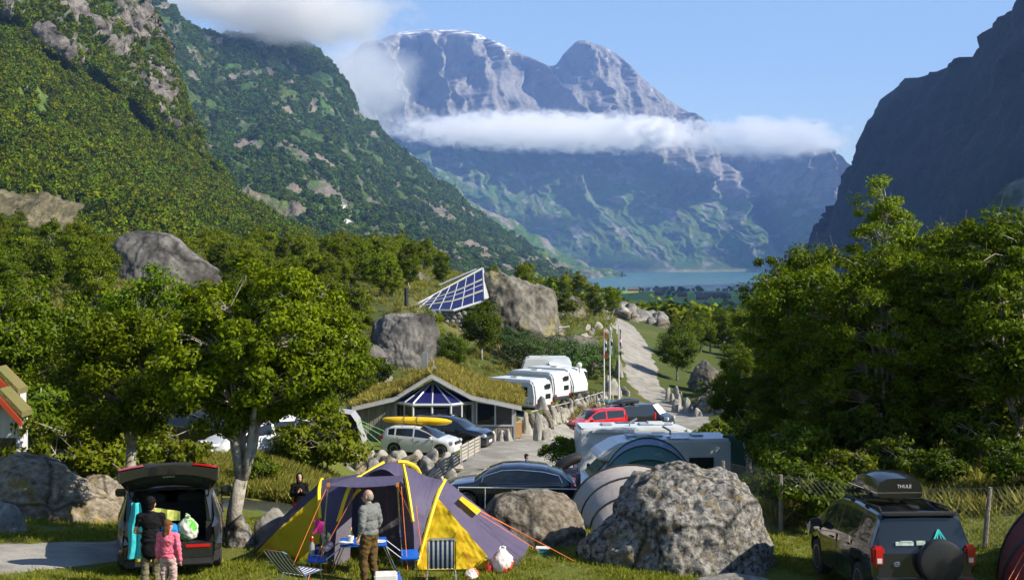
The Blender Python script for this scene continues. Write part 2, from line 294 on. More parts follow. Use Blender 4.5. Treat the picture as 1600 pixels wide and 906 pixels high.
# ------------------------------------------------------------------ mountains: surfaces through ridge and foot lines
def cr1(Pts, t):
    n = len(Pts); i = np.clip(np.floor(t).astype(int), 0, n-2); f = (t-i).reshape((-1,)+(1,)*(Pts.ndim-1))
    p0 = Pts[np.maximum(i-1, 0)]; p1 = Pts[i]; p2 = Pts[i+1]; p3 = Pts[np.minimum(i+2, n-1)]
    return .5*((2*p1)+(p2-p0)*f+(2*p0-5*p1+4*p2-p3)*f**2+(3*p1-p0-3*p2+p3)*f**3)
def netsurf(rows, nu, nv):
    A = np.array([[P(*q) for q in r] for r in rows]); B = cr1(A, np.linspace(0, len(rows)-1, nv)); B = np.swapaxes(B, 0, 1)
    B = cr1(B, np.linspace(0, len(rows[0])-1, nu)); return np.swapaxes(B, 0, 1)      # nv x nu x 3
def normals(S):
    n = np.cross(np.gradient(S, axis=1), np.gradient(S, axis=0)); n /= np.linalg.norm(n, axis=2)[..., None]+1e-9
    return np.where((n[..., 1:2] > 0) & (n[..., 2:3] < .3), -n, n)
def resample(poly, n):
    p = np.array(poly, float); d = np.concatenate([[0], np.cumsum(np.linalg.norm(np.diff(p[:, :2], axis=0), axis=1))]); t = np.linspace(0, d[-1], n)
    return [tuple(np.interp(ti, d, p[:, k]) for k in range(3)) for ti in t]
def mountain(name, foot, ridge, n=14, mids=3, bow=.12, nu=260, nv=220, back=.25):
    f = resample(foot, n); r = resample(ridge, n); rows = []
    for k in range(mids+1):
        t = k/(mids+1); rows.append([tuple(a+(b-a)*t for a, b in zip(p, q)) for p, q in zip(f, r)])
    for k in range(1, mids+1):
        t = k/(mids+1); rows[k] = [(u, v, y*(1+bow*t*(1-t)*4*0.25)) for u, v, y in rows[k]]
    rows.append(r); S = netsurf(rows, nu, nv)
    T = np.broadcast_to(np.linspace(0, 1, nv)[:, None], (nv, nu)).copy(); U = np.broadcast_to(np.linspace(0, 1, nu)[None], (nv, nu)).copy()
    return S, T, U
def close_back(S, drop, push, nb=12):
    """continue over the ridge down the far side"""
    last = S[-1]; rays = last*np.array([1, 1, 0]); rays = rays/np.linalg.norm(rays, axis=1)[:, None]; rows = [last+rays*push*(k/nb)+np.array([0, 0, -1])*drop*(k/nb)**1.3 for k in range(1, nb+1)]
    return np.concatenate([S, np.array(rows)], 0)
def finish(name, S, col, mat, cat_kind='structure'):
    nv, nu = S.shape[:2]; me = npmesh(name, S.reshape(-1, 3), gridfaces(nv, nu)); colattr(me, 'mcol', col.reshape(-1, 3))
    o = link(name, me, mat); return tag(o, kind=cat_kind)
def px(S): return 800+S[..., 0]/S[..., 1]*F, H0-(S[..., 2]-CZ)/S[..., 1]*F
ROCK = np.array([.26, .235, .215]); ROCKD = np.array([.13, .12, .115]); GREEN = np.array([.040, .082, .018]); GREENL = np.array([.095, .135, .03]); HEATH = np.array([.16, .15, .06])
def lerp(a, b, t): return a+(b-a)*t[..., None]
FOREST = []      # (points, size) for the woods on the slopes

# near left mountain with its cliff rib
foot = [(-500, 430, 230), (-150, 425, 300), (0, 415, 360), (150, 410, 430), (300, 408, 520), (400, 404, 620), (500, 402, 730)]
ridge = [(-420, -500, 980), (-60, -420, 1000), (100, -250, 980), (180, -90, 960), (215, 0, 940), (236, 40, 920), (258, 100, 890), (268, 145, 870), (290, 195, 850), (298, 240, 830), (335, 285, 800), (385, 330, 775), (440, 365, 752), (500, 392, 740)]
ridge = [(u_, v_, y_*1.35) for u_, v_, y_ in ridge]
S, T, U = mountain('m1', foot, ridge, 18, 3, .25, 340, 300)
N = normals(S); u, v = px(S)
rn = fbm(S/70, 5, ridged=True); sm = fbm(S/28, 4)
edge = np.interp(v, [-500, 0, 130, 190, 250, 300, 345, 372], [-520, -40, 110, 190, 265, 340, 405, 470])      # line where the rib's flank begins
rib = sstep(0, 26, u-edge+12*fbm(S/60, 3))
S = S+N*((rn-.6)*9+sm*3.5)[..., None]*sstep(0, .12, T)[..., None]*(1-.2*sstep(.93, 1, T))[..., None]
S = S+np.array([.25, -1, .15])*(rib*36*(1-sstep(330, 372, v)))[..., None]
N2 = normals(S); cliff = fbm(S/np.array([38, 38, 60])+9, 5)+.35*rib+.55*(sstep(.5, .9, rib)*(1-sstep(60, 300, v)))-.35*sstep(150, 380, v)
rock = sstep(.36, .52, .7*cliff+.55*fbm(S/15+5, 4)-.17)*sstep(.2, .35, T)
scree = sstep(0, 30, 150-u+30*fbm(S/30, 3))*sstep(325, 345, v+.18*(150-u))*(1-sstep(405, 430, v))
S = S+N2*(rock*fbm(S/np.array([13, 13, 24]), 4, ridged=True)*5)[..., None]
c = lerp(lerp(GREEN, GREENL, sstep(-.3, .5, fbm(S/45+3, 4))), lerp(ROCKD*.45, ROCK*.75, sstep(-.5, .5, fbm(S/np.array([7, 7, 30.]), 4)+.5*fbm(S/4, 3))), rock); c = lerp(c, lerp(np.array([.07, .06, .035]), np.array([.17, .14, .085]), sstep(-.3, .3, fbm(S/6, 3))), scree*.9)
rk1 = np.maximum(rock, scree); pts1 = (S.reshape(-1, 3), rk1.ravel(), T.ravel())
rockmat = attrmat('mountain_near', 'mcol', .12, amt=.5, bump=1., bscale=.25, bdist=3.)
finish('near_mountain', close_back(S, 300, 500), np.concatenate([c, np.repeat(c[-1:], 12, 0)], 0), rockmat)
def sample_surface(S, mask, n, seed):
    rg = np.random.default_rng(seed); nv, nu = S.shape[:2]
    a = np.linalg.norm(np.cross(S[1:, :-1]-S[:-1, :-1], S[:-1, 1:]-S[:-1, :-1]), axis=2)*mask[:-1, :-1]
    p = a.ravel()/a.sum(); k = rg.choice(len(p), n, p=p); i, j = k//(nu-1), k % (nu-1); s, t = rg.random(n)[:, None], rg.random(n)[:, None]
    return S[i, j]*(1-s)*(1-t)+S[i+1, j]*s*(1-t)+S[i, j+1]*(1-s)*t+S[i+1, j+1]*s*t
u, v = px(S); vis = ((u > -160) & (v > -120)).astype(float)
FOREST.append(('hillside_wood', sample_surface(S, (1-rk1)*vis*(1-.55*rib)*sstep(-.75, -.2, fbm(S/40+3, 3)), 42000, 1), 3.7, 'dense green birch wood covering the near slope'))

# second mountain
foot = [(180, 420, 800), (330, 412, 930), (480, 408, 1050), (600, 425, 1250), (700, 436, 1500), (800, 444, 1850), (905, 452, 2500)]
ridge = [(120, 30, 2100), (200, 12, 2150), (235, 6, 2200), (262, 6, 2200), (290, 40, 2250), (330, 55, 2350), (400, 52, 2500), (440, 50, 2550), (480, 68, 2600), (510, 95, 2600), (535, 130, 2600), (552, 165, 2600), (566, 192, 2600), (592, 206, 2600), (620, 238, 2620), (660, 265, 2650), (700, 298, 2680), (740, 328, 2700), (790, 368, 2750), (830, 394, 2800), (862, 414, 2850), (900, 441, 2900), (912, 455, 2950)]
foot = [(u_, v_, y_*1.35) for u_, v_, y_ in foot]; ridge = [(u_, v_, y_*1.5) for u_, v_, y_ in ridge]
S, T, U = mountain('m2', foot, ridge, 22, 3, .15, 380, 300)
N = normals(S); rn = fbm(S/190, 5, ridged=True)
S = S+N*((rn-.6)*30+fbm(S/60, 4)*9)[..., None]*sstep(0, .15, T)[..., None]*(1-.75*sstep(.9, 1, T))[..., None]
u, v = px(S); cl = fbm(S/np.array([120, 120, 90])+4, 5)
gull = np.exp(-((u-np.interp(v, [150, 255, 300, 350, 400], [380, 470, 525, 565, 620]))/(5+4*fbm(S/50, 2)))**2)*sstep(235, 262, v)
low = np.exp(-((v-np.interp(u, [250, 330, 420, 560, 700], [150, 245, 330, 385, 415]))/26)**2)
cl2 = fbm(S/np.array([45, 45, 38])+14, 4); rock = np.clip(sstep(.20, .38, .55*cl+.7*cl2+.32*low)+.9*gull, 0, 1)
fall = np.exp(-((u-np.interp(v, [310, 345, 375, 395], [524, 545, 590, 606]))/3.2)**2)*(sstep(314, 320, v)*(1-sstep(344, 350, v))+sstep(374, 378, v)*(1-sstep(393, 398, v)))
c = lerp(lerp(GREEN*1.2, GREENL*.62, sstep(-.4, .5, fbm(S/90+8, 4))), lerp(ROCKD*.9, np.array([.20, .165, .135]), sstep(-.4, .4, fbm(S/25, 4))), rock); c = lerp(c, HEATH, np.clip(low*sstep(-.2, .3, fbm(S/70+2, 3)), 0, 1)*.5); c = lerp(c, np.array([.8, .82, .85]), np.clip(fall, 0, 1))
finish('second_mountain', close_back(S, 600, 900), np.concatenate([c, np.repeat(c[-1:], 12, 0)], 0), attrmat('mountain_mid', 'mcol', .05, amt=.45, bump=1., bscale=.10, bdist=7.))
FOREST.append(('far_hillside_wood', sample_surface(S, (1-rock)*(u > 180)*(1-np.clip(2*fall+gull, 0, 1))*sstep(-.45, .15, fbm(S/80+8, 3)), 60000, 2), 6.6, 'green wood on the steep second mountain'))

# hazy spur behind it
foot = [(420, 430, 3300), (600, 440, 3400), (760, 446, 3500), (880, 446, 3800), (965, 441, 4600)]
ridge = [(470, 160, 4600), (540, 186, 4700), (560, 173, 4700), (580, 177, 4700), (600, 210, 4700), (660, 262, 4700), (740, 318, 4750), (800, 352, 4800), (860, 392, 4900), (905, 418, 5000), (960, 434, 5000), (1000, 438, 5000)]
foot = [(u_, v_, y_*1.25) for u_, v_, y_ in foot]; ridge = [(u_, v_, y_*1.25) for u_, v_, y_ in ridge]
S, T, U = mountain('m3', foot, ridge, 16, 2, .1, 200, 140)
N = normals(S); S = S+N*((fbm(S/300, 5, ridged=True)-.6)*45)[..., None]*sstep(0, .2, T)[..., None]*(1-.7*sstep(.9, 1, T))[..., None]
c = lerp(GREEN*1.3, ROCK*.7, sstep(.25, .5, fbm(S/160, 5)+.3*sstep(.75, 1, T)))
finish('wooded_spur', close_back(S, 700, 900), np.concatenate([c, np.repeat(c[-1:], 12, 0)], 0), attrmat('mountain_far', 'mcol', .03, amt=.5, bump=1., bscale=.035, bdist=22.))

# far massif across the lake
foot = [(420, 426, 8300), (700, 426, 8350), (900, 425.5, 8400), (1050, 425, 8400), (1180, 424.5, 8300), (1260, 426, 7900), (1330, 430, 7600)]
ridge = [(440, 110, 10300), (540, 96, 10300), (563, 68, 10300), (592, 66, 10300), (602, 54, 10300), (640, 49, 10300), (700, 47, 10300), (742, 52, 10200), (770, 62, 10200), (790, 72, 10200), (830, 93, 10200), (868, 104, 10200), (880, 86, 10200), (890, 70, 10200), (905, 64, 10200), (930, 70, 10100), (960, 82, 10000), (978, 97, 9900), (1000, 120, 9800), (1040, 152, 9700), (1090, 190, 9600), (1140, 214, 9500), (1170, 228, 9400), (1190, 232, 9200), (1230, 224, 9000), (1262, 222, 8900), (1290, 236, 8700), (1312, 265, 8500), (1318, 300, 8300), (1340, 380, 8000)]
S, T, U = mountain('m4', foot, ridge, 40, 4, .0, 560, 300)
u, v = px(S)
# steeper upper cliffs, bench at the cloud line
N = normals(S); bench = sstep(.52, .62, T)-sstep(.62, .95, T)
S = S+np.array([0, -1, 0])*(bench*330*(1-sstep(1080, 1180, u)))[..., None]
wx = 14*fbm(np.stack([u/40, v/28, 0*u+11], -1), 3); rib = fbm(np.stack([(u+.5*wx)/24, v/110, 0*u], -1), 3, gain=.45, ridged=True); rib2 = fbm(np.stack([(u+wx)/78-v/300, v/240, 0*u+7], -1), 3, gain=.4, ridged=True)
S = S+np.array([.25, -1, 0])*(((rib-.5)*60+(rib2-.5)*300+6*fbm(np.stack([u/40, v/3.2, 0*u+5], -1), 3))*sstep(.5, .66, T)*(1-.85*sstep(.93, 1, T)))[..., None]
wl = 30*fbm(np.stack([u/70, v/45, 0*u+21], -1), 4); lo = fbm(np.stack([(u+wl)/85-v/150, v/190, 0*u+3], -1), 5, ridged=True); S = S+np.array([.2, -1, .1])*((lo-.5)*120*sstep(0.02, .2, T)*(1-sstep(.5, .66, T)))[..., None]
gl = np.exp(-((u-np.interp(v, [225, 260, 300, 350, 400], [1140, 1155, 1180, 1205, 1235]))/16)**2)*sstep(.05, .2, T); S = S+np.array([0, 1, -.1])*(gl*330)[..., None]
hi = sstep(.5, .68, T); nz = fbm(np.stack([u/16, v/40, 0*u], -1), 5)
rock = np.clip(hi*sstep(-.75, -.1, nz+.4*hi)+.8*sstep(.34, .5, fbm(np.stack([u/34, v/16, 0*u+2], -1), 5)+.25*sstep(.3, .5, T)), 0, 1)
for a, b in (([225, 290, 350, 425], [1075, 1095, 1130, 1200]), ([250, 300, 380, 425], [870, 905, 985, 1060]), ([230, 270, 340], [790, 800, 860])):
    rock = np.maximum(rock, np.exp(-((u-np.interp(v, a, b)-4*fbm(np.stack([u/12, v/12, 0*u], -1), 2))/(2.+.008*(v-220)))**2)*sstep(a[0], a[0]+20, v)*.95)
c = lerp(lerp(GREEN*1.35, GREENL*.8, sstep(-.3, .5, fbm(np.stack([u/50, v/40, 0*u], -1), 4)+.5*fbm(np.stack([u/5, v/5, 0*u+8], -1), 3))), lerp(np.array([.15, .147, .14]), np.array([.215, .205, .19]), sstep(-.5, .4, nz+.4*fbm(np.stack([u/30, v/2.2, 0*u+4], -1), 3))), rock)
snow = sstep(.1, .3, fbm(np.stack([u/26+v/8, v/2.6, 0*u+1], -1), 4)+.15)*sstep(.955, .985, T)*sstep(598, 640, u)*(1-sstep(775, 812, u)); snow += .8*sstep(.62, .68, fbm(np.stack([u/9, v/6, 0*u], -1), 3))*sstep(.9, .94, T)
c = lerp(c, np.array([.82, .84, .88]), np.clip(snow, 0, 1)); beach = sstep(.045, .01, T); c = lerp(c, np.array([.3, .28, .2]), beach*.6)
finish('lake_massif', close_back(S, 900, 1500), np.concatenate([c, np.repeat(c[-1:], 12, 0)], 0), attrmat('mountain_distant', 'mcol', .02, amt=.3, bump=.5, bscale=.02, bdist=22.))

# shaded right wall of the valley
foot = [(1238, 433, 4300), (1290, 436, 3400), (1385, 440, 2600), (1520, 450, 1950), (1760, 470, 1400), (2150, 520, 1000)]
ridge = [(1286, 352, 4000), (1300, 312, 3850), (1318, 268, 3700), (1338, 226, 3550), (1352, 190, 3450), (1375, 165, 3350), (1402, 140, 3250), (1420, 125, 3200), (1446, 122, 3150), (1460, 113, 3050), (1500, 96, 2900), (1528, 52, 2750), (1560, 22, 2600), (1592, -6, 2450), (1680, -110, 2200), (1900, -420, 1750), (2300, -700, 1400)]
S, T, U = mountain('m5', foot, ridge, 22, 3, .1, 220, 200)
N = normals(S); S = S+N*((fbm(S/240, 5, ridged=True)-.6)*22+fbm(S/70, 4)*7)[..., None]*sstep(0, .15, T)[..., None]*(1-.15*sstep(.93, 1, T))[..., None]
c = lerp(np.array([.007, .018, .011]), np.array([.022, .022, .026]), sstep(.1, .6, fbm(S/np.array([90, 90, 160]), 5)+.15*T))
B2 = S[-1][None]+np.linspace(.1, 1, 12)[:, None, None]*np.array([900, 150, 0])+(np.linspace(.1, 1, 12)**1.2)[:, None, None]*np.array([0, 0, 60])
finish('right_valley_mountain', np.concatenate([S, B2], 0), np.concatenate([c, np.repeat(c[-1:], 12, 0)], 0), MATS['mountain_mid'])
foot = [(1380, 452, 1250), (1500, 465, 1050), (1700, 500, 750)]
ridge = [(1420, 440, 1500), (1500, 372, 1350), (1545, 330, 1280), (1570, 308, 1240), (1600, 288, 1200), (1700, 200, 1100), (1900, 60, 950)]
S, T, U = mountain('m6', foot, ridge, 10, 2, .1, 90, 80)
N = normals(S); S = S+N*((fbm(S/90, 4, ridged=True)-.6)*10)[..., None]*sstep(0, .2, T)[..., None]
c = lerp(GREEN*.8, ROCK*.6, sstep(.3, .5, fbm(S/50, 4)))
finish('right_spur', np.concatenate([S, S[-1][None]+np.linspace(.1, 1, 8)[:, None, None]*np.array([300, 60, 30])], 0), np.concatenate([c, np.repeat(c[-1:], 8, 0)], 0), MATS['mountain_mid'])

# ------------------------------------------------------------------ leaves and woods
def leaf_quads(centres, normals_, size, rg, aspect=.5, droop=.3):
    """one bent leaf (two quads folded along the rib) per centre"""
    n = len(centres); d = rg.normal(size=(n, 3)); d -= (d*normals_).sum(1)[:, None]*normals_; d /= np.linalg.norm(d, axis=1)[:, None]+1e-9
    s = np.cross(normals_, d); L = size*(.7+.6*rg.random(n))[:, None]; W = L*aspect
    a = centres-d*L*.5; b = centres+d*L*.5-normals_*L*droop; m = centres+normals_*L*.06
    V = np.stack([a, m+s*W*.5, b, m-s*W*.5], 1).reshape(-1, 3); Fq = np.arange(4*n).reshape(n, 4); return V, Fq
def proto_crown(name, seed, n, flat=1., size=.34, clumps=26, mat=None):
    """unit crown of leaf clumps for the distant woods"""
    rg = np.random.default_rng(seed); c = rg.normal(size=(clumps, 3)); c /= np.linalg.norm(c, axis=1)[:, None]; c *= (.35+.45*rg.random(clumps)**.6)[:, None]; c[:, 2] *= flat
    k = rg.integers(0, clumps, n); d = rg.normal(size=(n, 3)); d /= np.linalg.norm(d, axis=1)[:, None]; p = c[k]+d*(.22+.22*rg.random(n))[:, None]
    nn = d+np.array([0, 0, .5])+.5*rg.normal(size=(n, 3)); nn /= np.linalg.norm(nn, axis=1)[:, None]
    V, Fq = leaf_quads(p, nn, size, rg, .75); V[:, 2] += .75*flat
    o = bpy.data.objects.new(name, npmesh(name, V, Fq, False)); o.data.materials.append(mat); return o
wood_leaf = leafmat('wood_leaves', (.034, .075, .001), (.155, .205, .004), (.19, .20, .01), .22, .6, .03, .5, .03)
wood_leaf2 = leafmat('wood_leaves_far', (.032, .085, .006), (.10, .172, .012), (.15, .165, .02), .22, .6, .03, .45, .03)
protos = [proto_crown('wood_crown', 11, 170, 1., .42, 20, wood_leaf), proto_crown('wood_crown', 12, 170, 1.35, .42, 18, wood_leaf), proto_crown('wood_crown', 13, 160, .75, .42, 18, wood_leaf)]
protos2 = [proto_crown('wood_crown', 21, 110, 1., .55, 14, wood_leaf2), proto_crown('wood_crown', 22, 110, 1.3, .55, 14, wood_leaf2)]
def scatter(name, protos, pts, size, seed, label=None, mat=None, align=None, smin=.6, smax=1.4):
    rg = np.random.default_rng(seed); n = len(pts); me = bpy.data.meshes.new(name); me.vertices.add(n); me.vertices.foreach_set('co', np.asarray(pts, np.float32).ravel())
    a = me.attributes.new('sc', 'FLOAT', 'POINT'); a.data.foreach_set('value', (size*(smin+(smax-smin)*rg.random(n))).astype(np.float32))
    a = me.attributes.new('rz', 'FLOAT_VECTOR', 'POINT'); r = np.zeros((n, 3), np.float32); r[:, 2] = rg.random(n)*6.283; r[:, :2] = rg.normal(size=(n, 2))*.12; a.data.foreach_set('vector', r.ravel())
    a = me.attributes.new('pk', 'INT', 'POINT'); a.data.foreach_set('value', rg.integers(0, len(protos), n).astype(np.int32))
    o = link(name, me); ng = bpy.data.node_groups.new(name, 'GeometryNodeTree')
    ng.interface.new_socket('Geometry', in_out='INPUT', socket_type='NodeSocketGeometry'); ng.interface.new_socket('Geometry', in_out='OUTPUT', socket_type='NodeSocketGeometry')
    nd = ng.nodes; gi = nd.new('NodeGroupInput'); go = nd.new('NodeGroupOutput'); mp = nd.new('GeometryNodeMeshToPoints'); ip = nd.new('GeometryNodeInstanceOnPoints'); jo = nd.new('GeometryNodeGeometryToInstance')
    for p in protos:
        oi = nd.new('GeometryNodeObjectInfo'); oi.inputs[0].default_value = p; ng.links.new(oi.outputs['Geometry'], jo.inputs[0])
    ip.inputs['Pick Instance'].default_value = True
    def attr(nm, ty): x = nd.new('GeometryNodeInputNamedAttribute'); x.data_type = ty; x.inputs[0].default_value = nm; return x.outputs[0]
    ng.links.new(gi.outputs[0], mp.inputs[0]); ng.links.new(mp.outputs[0], ip.inputs['Points']); ng.links.new(jo.outputs[0], ip.inputs['Instance'])
    ng.links.new(attr('pk', 'INT'), ip.inputs['Instance Index']); ng.links.new(attr('rz', 'FLOAT_VECTOR'), ip.inputs['Rotation']); ng.links.new(attr('sc', 'FLOAT'), ip.inputs['Scale'])
    ng.links.new(ip.outputs[0], go.inputs[0]); md = o.modifiers.new('scatter', 'NODES'); md.node_group = ng
    return tag(o, label, name.split('_')[-1], kind='stuff')
for i, (nm, pts, sz, lab) in enumerate(FOREST): scatter(nm, protos if i == 0 else protos2, pts, sz*.6, 50+i, lab, smin=.35, smax=1.7)
# woods down the valley, gaps left for the fields
rg = np.random.default_rng(77); Yv = np.exp(rg.uniform(math.log(255), math.log(3080), 26000)); uv = rg.uniform(500, 1420, 26000); Xv = UX(uv, Yv)
hed = fbm(np.stack([Xv/130, Yv/60, 0*Xv], -1), 3); fld = (Yv > 1900) & (hed < .62) & (Yv < 2960)
keep = (~fld) & ~((Yv < 420) & (uv < 985) & (uv > 860)); keep &= (rg.random(26000) < np.where(Yv > 2900, .5, 1)); zz_ = gz(Xv, Yv)+ground_bump(Xv, Yv); keep &= zz_ > LAKE+.3; keep &= ~((Yv < 1900) & (H0+(CZ-zz_-6.5)*F/Yv < np.interp(uv, [850, 940, 1200, 1300], [440, 476, 476, 430])))
pv_ = np.stack([Xv, Yv, zz_], -1)[keep]; nr = pv_[:, 1] < 700
scatter('valley_wood', protos, pv_[nr], 3.3, 81, 'nearer part of the valley wood just beyond the stony crest')
scatter('valley_wood', protos2, pv_[~nr], 4.4, 80, 'broad green wood on the valley floor below the camp')

# ------------------------------------------------------------------ haze and clouds
def volmat(name, color, dens, aniso=.0):
    m = bpy.data.materials.new(name); m.use_nodes = True; nt = m.node_tree; nt.nodes.remove(nt.nodes['Principled BSDF'])
    pv = nt.nodes.new('ShaderNodeVolumePrincipled'); pv.inputs['Color'].default_value = (*color, 1); pv.inputs['Density'].default_value = dens; pv.inputs['Anisotropy'].default_value = aniso
    nt.links.new(pv.outputs[0], nt.nodes['Material Output'].inputs['Volume']); return m, nt, pv
hm, _, _ = volmat('haze_air', (.28, .48, 1.0), 5.8e-5, .15)
tag(MB().bx(-9000, 9000, -600, 13500, -95, 2150).build('haze', hm), 'pale blue morning haze filling the valley air', 'haze', kind='stuff')
def cloud(name, u, v, Y, su, sv, sd, label, dens=.02, scale=2.5, seed=0., thr=.44, tilt=0., soft=.09):
    """a bank of cloud: a rounded box whose volume is broken up by noise and thins out towards its edges"""
    c = P(u, v, Y); hx, hy, hz = su/2/F*Y, sd/2, sv/2/F*Y
    m, nt, pv = volmat(name+'_vapour', (.985, .985, .99), 0., .3)
    tc = nt.nodes.new('ShaderNodeTexCoord'); mp = nt.nodes.new('ShaderNodeMapping'); mp.inputs['Scale'].default_value = (hx/400, hy/400, hz/260); mp.inputs['Location'].default_value = (seed, seed*.7, 0)
    nt.links.new(tc.outputs['Object'], mp.inputs['Vector'])
    N = nt.nodes.new('ShaderNodeTexNoise'); N.inputs['Scale'].default_value = scale; N.inputs['Detail'].default_value = 8; N.inputs['Roughness'].default_value = .63; nt.links.new(mp.outputs[0], N.inputs['Vector'])
    ln = nt.nodes.new('ShaderNodeVectorMath'); ln.operation = 'LENGTH'; nt.links.new(tc.outputs['Object'], ln.inputs[0])
    mr = nt.nodes.new('ShaderNodeMapRange'); mr.inputs[1].default_value = .25; mr.inputs[2].default_value = 1.; mr.inputs[3].default_value = .34; mr.inputs[4].default_value = -.42; nt.links.new(ln.outputs['Value'], mr.inputs[0])
    ad = nt.nodes.new('ShaderNodeMath'); ad.operation = 'ADD'; nt.links.new(N.outputs[0], ad.inputs[0]); nt.links.new(mr.outputs[0], ad.inputs[1])
    m2 = nt.nodes.new('ShaderNodeMapRange'); m2.inputs[1].default_value = thr; m2.inputs[2].default_value = thr+soft; m2.inputs[3].default_value = 0; m2.inputs[4].default_value = dens; nt.links.new(ad.outputs[0], m2.inputs[0]); nt.links.new(m2.outputs[0], pv.inputs['Density'])
    o = MB().box((0, 0, 0), (2, 2, 2)).build(name, m); o.location = c; o.scale = (hx, hy, hz); o.rotation_euler = (0, tilt, 0)
    return tag(o, label, 'cloud')
cloud('cloud_bank', 860, 206, 8400, 860, 102, 700, 'long white cloud bank lying across the far mountain', .07, 4.6, 1.3, tilt=.02)
cloud('cloud_bank', 1200, 216, 8000, 420, 110, 500, 'thin cloud trailing over the shoulder at the cloud bank\'s end', .012, 3.2, 4.1, soft=.22)
cloud('summit_cloud', 440, 10, 3500, 620, 180, 700, 'grey white cloud capping the second mountain\'s summit', .016, 2.6, 2.2, tilt=.1, soft=.26)
cloud('summit_cloud', 565, 125, 5400, 300, 260, 900, 'soft cloud hanging in the gap beside the far massif', .0042, 2.4, 6.2, soft=.35)

# ------------------------------------------------------------------ boulders
ICO = {}
def ico(k):
    if k not in ICO:
        bm = bmesh.new(); bmesh.ops.create_icosphere(bm, subdivisions=k, radius=1); ICO[k] = (np.array([v.co[:] for v in bm.verts]), np.array([[v.index for v in f.verts] for f in bm.faces])); bm.free()
    return ICO[k]
def rock_mesh(name, dims, seed, sub=4, cuts=9, rough=.10, fine=.03, flat=-.35, cut=(.62, .92), blocky=0.):
    """a boulder: a ball cut by planes, roughened, with a flat foot; dims = full width, depth, height; origin at the foot"""
    V, Fc = ico(sub); rg = np.random.default_rng(seed); p = V.copy()
    if blocky: q = np.abs(p); p = p/((q**(2+4*blocky)).sum(1)**(1/(2+4*blocky)))[:, None]
    for _ in range(cuts):
        n = rg.normal(size=3); n[2] = abs(n[2])*.8; n /= np.linalg.norm(n); d = rg.uniform(*cut); e = np.maximum(0, p@n-d); p = p-e[:, None]*n*.93
    p = p*(1+rough*fbm(p*1.7+seed, 4)+fine*fbm(p*6+seed, 4, ridged=True))[:, None]
    p[:, 2] = np.maximum(p[:, 2], flat-.1*(flat-p[:, 2])); lo, hi = p.min(0), p.max(0)
    p = (p-[(lo[0]+hi[0])/2, (lo[1]+hi[1])/2, lo[2]])/(hi-lo)*np.array(dims)
    return npmesh(name, p, Fc, True)
R_mot = pm('rock_mottled', (.040, .039, .038), (.30, .29, .27), 9., .9, bump=.8, bscale=22, c3=(.16, .125, .07), sharp=.13, crack=.9, spec=.1)
R_grey = pm('rock_grey', (.12, .115, .105), (.29, .28, .26), 3., .9, bump=.8, bscale=9, spec=.1)
R_brown = pm('rock_brown', (.09, .078, .058), (.22, .19, .15), 7., .9, bump=.8, bscale=16, c3=(.24, .22, .19), spec=.1, crack=.6)
R_pale = pm('rock_pale', (.21, .20, .175), (.38, .36, .32), 2.5, .9, bump=.6, bscale=9, c3=(.17, .16, .145), spec=.1)
R_moss = pm('rock_mossy', (.10, .085, .06), (.32, .28, .22), 4.2, .95, bump=1., bscale=12, c3=(.22, .16, .045), sharp=.14, crack=.7, spec=.05)
R_cliff = pm('rock_cliff', (.07, .066, .055), (.20, .185, .155), .7, .92, bump=1.5, bscale=1.6, c3=(.22, .20, .10), spec=.1, crack=.28)
R_clif2 = pm('rock_cliff_grey', (.07, .068, .064), (.19, .18, .17), .7, .92, bump=2., bscale=1.1, c3=(.13, .125, .115), spec=.1, crack=.25)
def boulder(name, u, Y, dims, seed, mat, label, sub=4, rz=0., sink=.12, group=None, x=None, z=None, **k):
    o = link(name, rock_mesh(name, dims, seed, sub, **k), mat, smooth=True); p = G(u, Y)
    o.location = (p.x, p.y, (p.z if z is None else z)-sink*dims[2]); o.rotation_euler = (0, 0, rz); return tag(o, label, 'rock', group)
# big mottled boulder: shaped profile
def profile_rock(name, pts, Y, depth, seed, mat, label, zb=None, n=110, m=150, rough=.05, fine=.05, cat='rock', lean=.25, roughscale=1.2):
    """a boulder from its upper outline [(u, v)...] at distance Y: rounded fore and aft, depth metres thick"""
    us = np.linspace(pts[0][0], pts[-1][0], n); top = np.array([P(u, np.interp(u, [p[0] for p in pts], [p[1] for p in pts]), Y) for u in us])
    zb = (float(gz(top[n//2, 0], Y)) if zb is None else zb)-.25
    h = np.maximum((top[:, 2]-zb)*.965, .02); td = np.linspace(0, math.pi, 800); qd = np.stack([-np.sign(np.cos(td))*np.abs(np.cos(td))**.75*depth*.5/max(h.max(), .1), np.sin(td)**.62], 1); ld = np.concatenate([[0], np.cumsum(np.linalg.norm(np.diff(qd, axis=0), axis=1))]); th = np.interp(np.linspace(0, ld[-1], m), ld, td); hmax = h.max()
    rows = []
    for i in range(n):
        d = depth*.5*(.25+.75*(h[i]/hmax)**.6)*np.sin(math.pi*(i+.5)/n)**.35
        c, s = np.cos(th), np.sin(th); yy = -np.sign(c)*np.abs(c)**.75*d; zz = zb+h[i]*s**.62
        rows.append(np.stack([np.full(m, top[i, 0])*1., Y+yy+lean*(zz-zb), zz], 1))
    S = np.array(rows); cen = np.array([top[n//2, 0], Y, zb]); q = (S-cen); nr = q/(np.linalg.norm(q, axis=2)[..., None]+1e-6); sc = hmax
    S = S+nr*((rough*fbm(q/sc*roughscale*2+seed, 6, gain=.56)+fine*.8*np.minimum(fbm(q/sc*3.2+seed, 3, ridged=True)-.7, .12)+fine*.25*fbm(q/sc*11+seed, 3))*sc)[..., None]
    S -= np.array([cen[0], cen[1], zb]); o = link(name, npmesh(name, S.reshape(-1, 3), gridfaces(n, m)), mat, loc=tuple(cen)); return tag(o, label, cat)
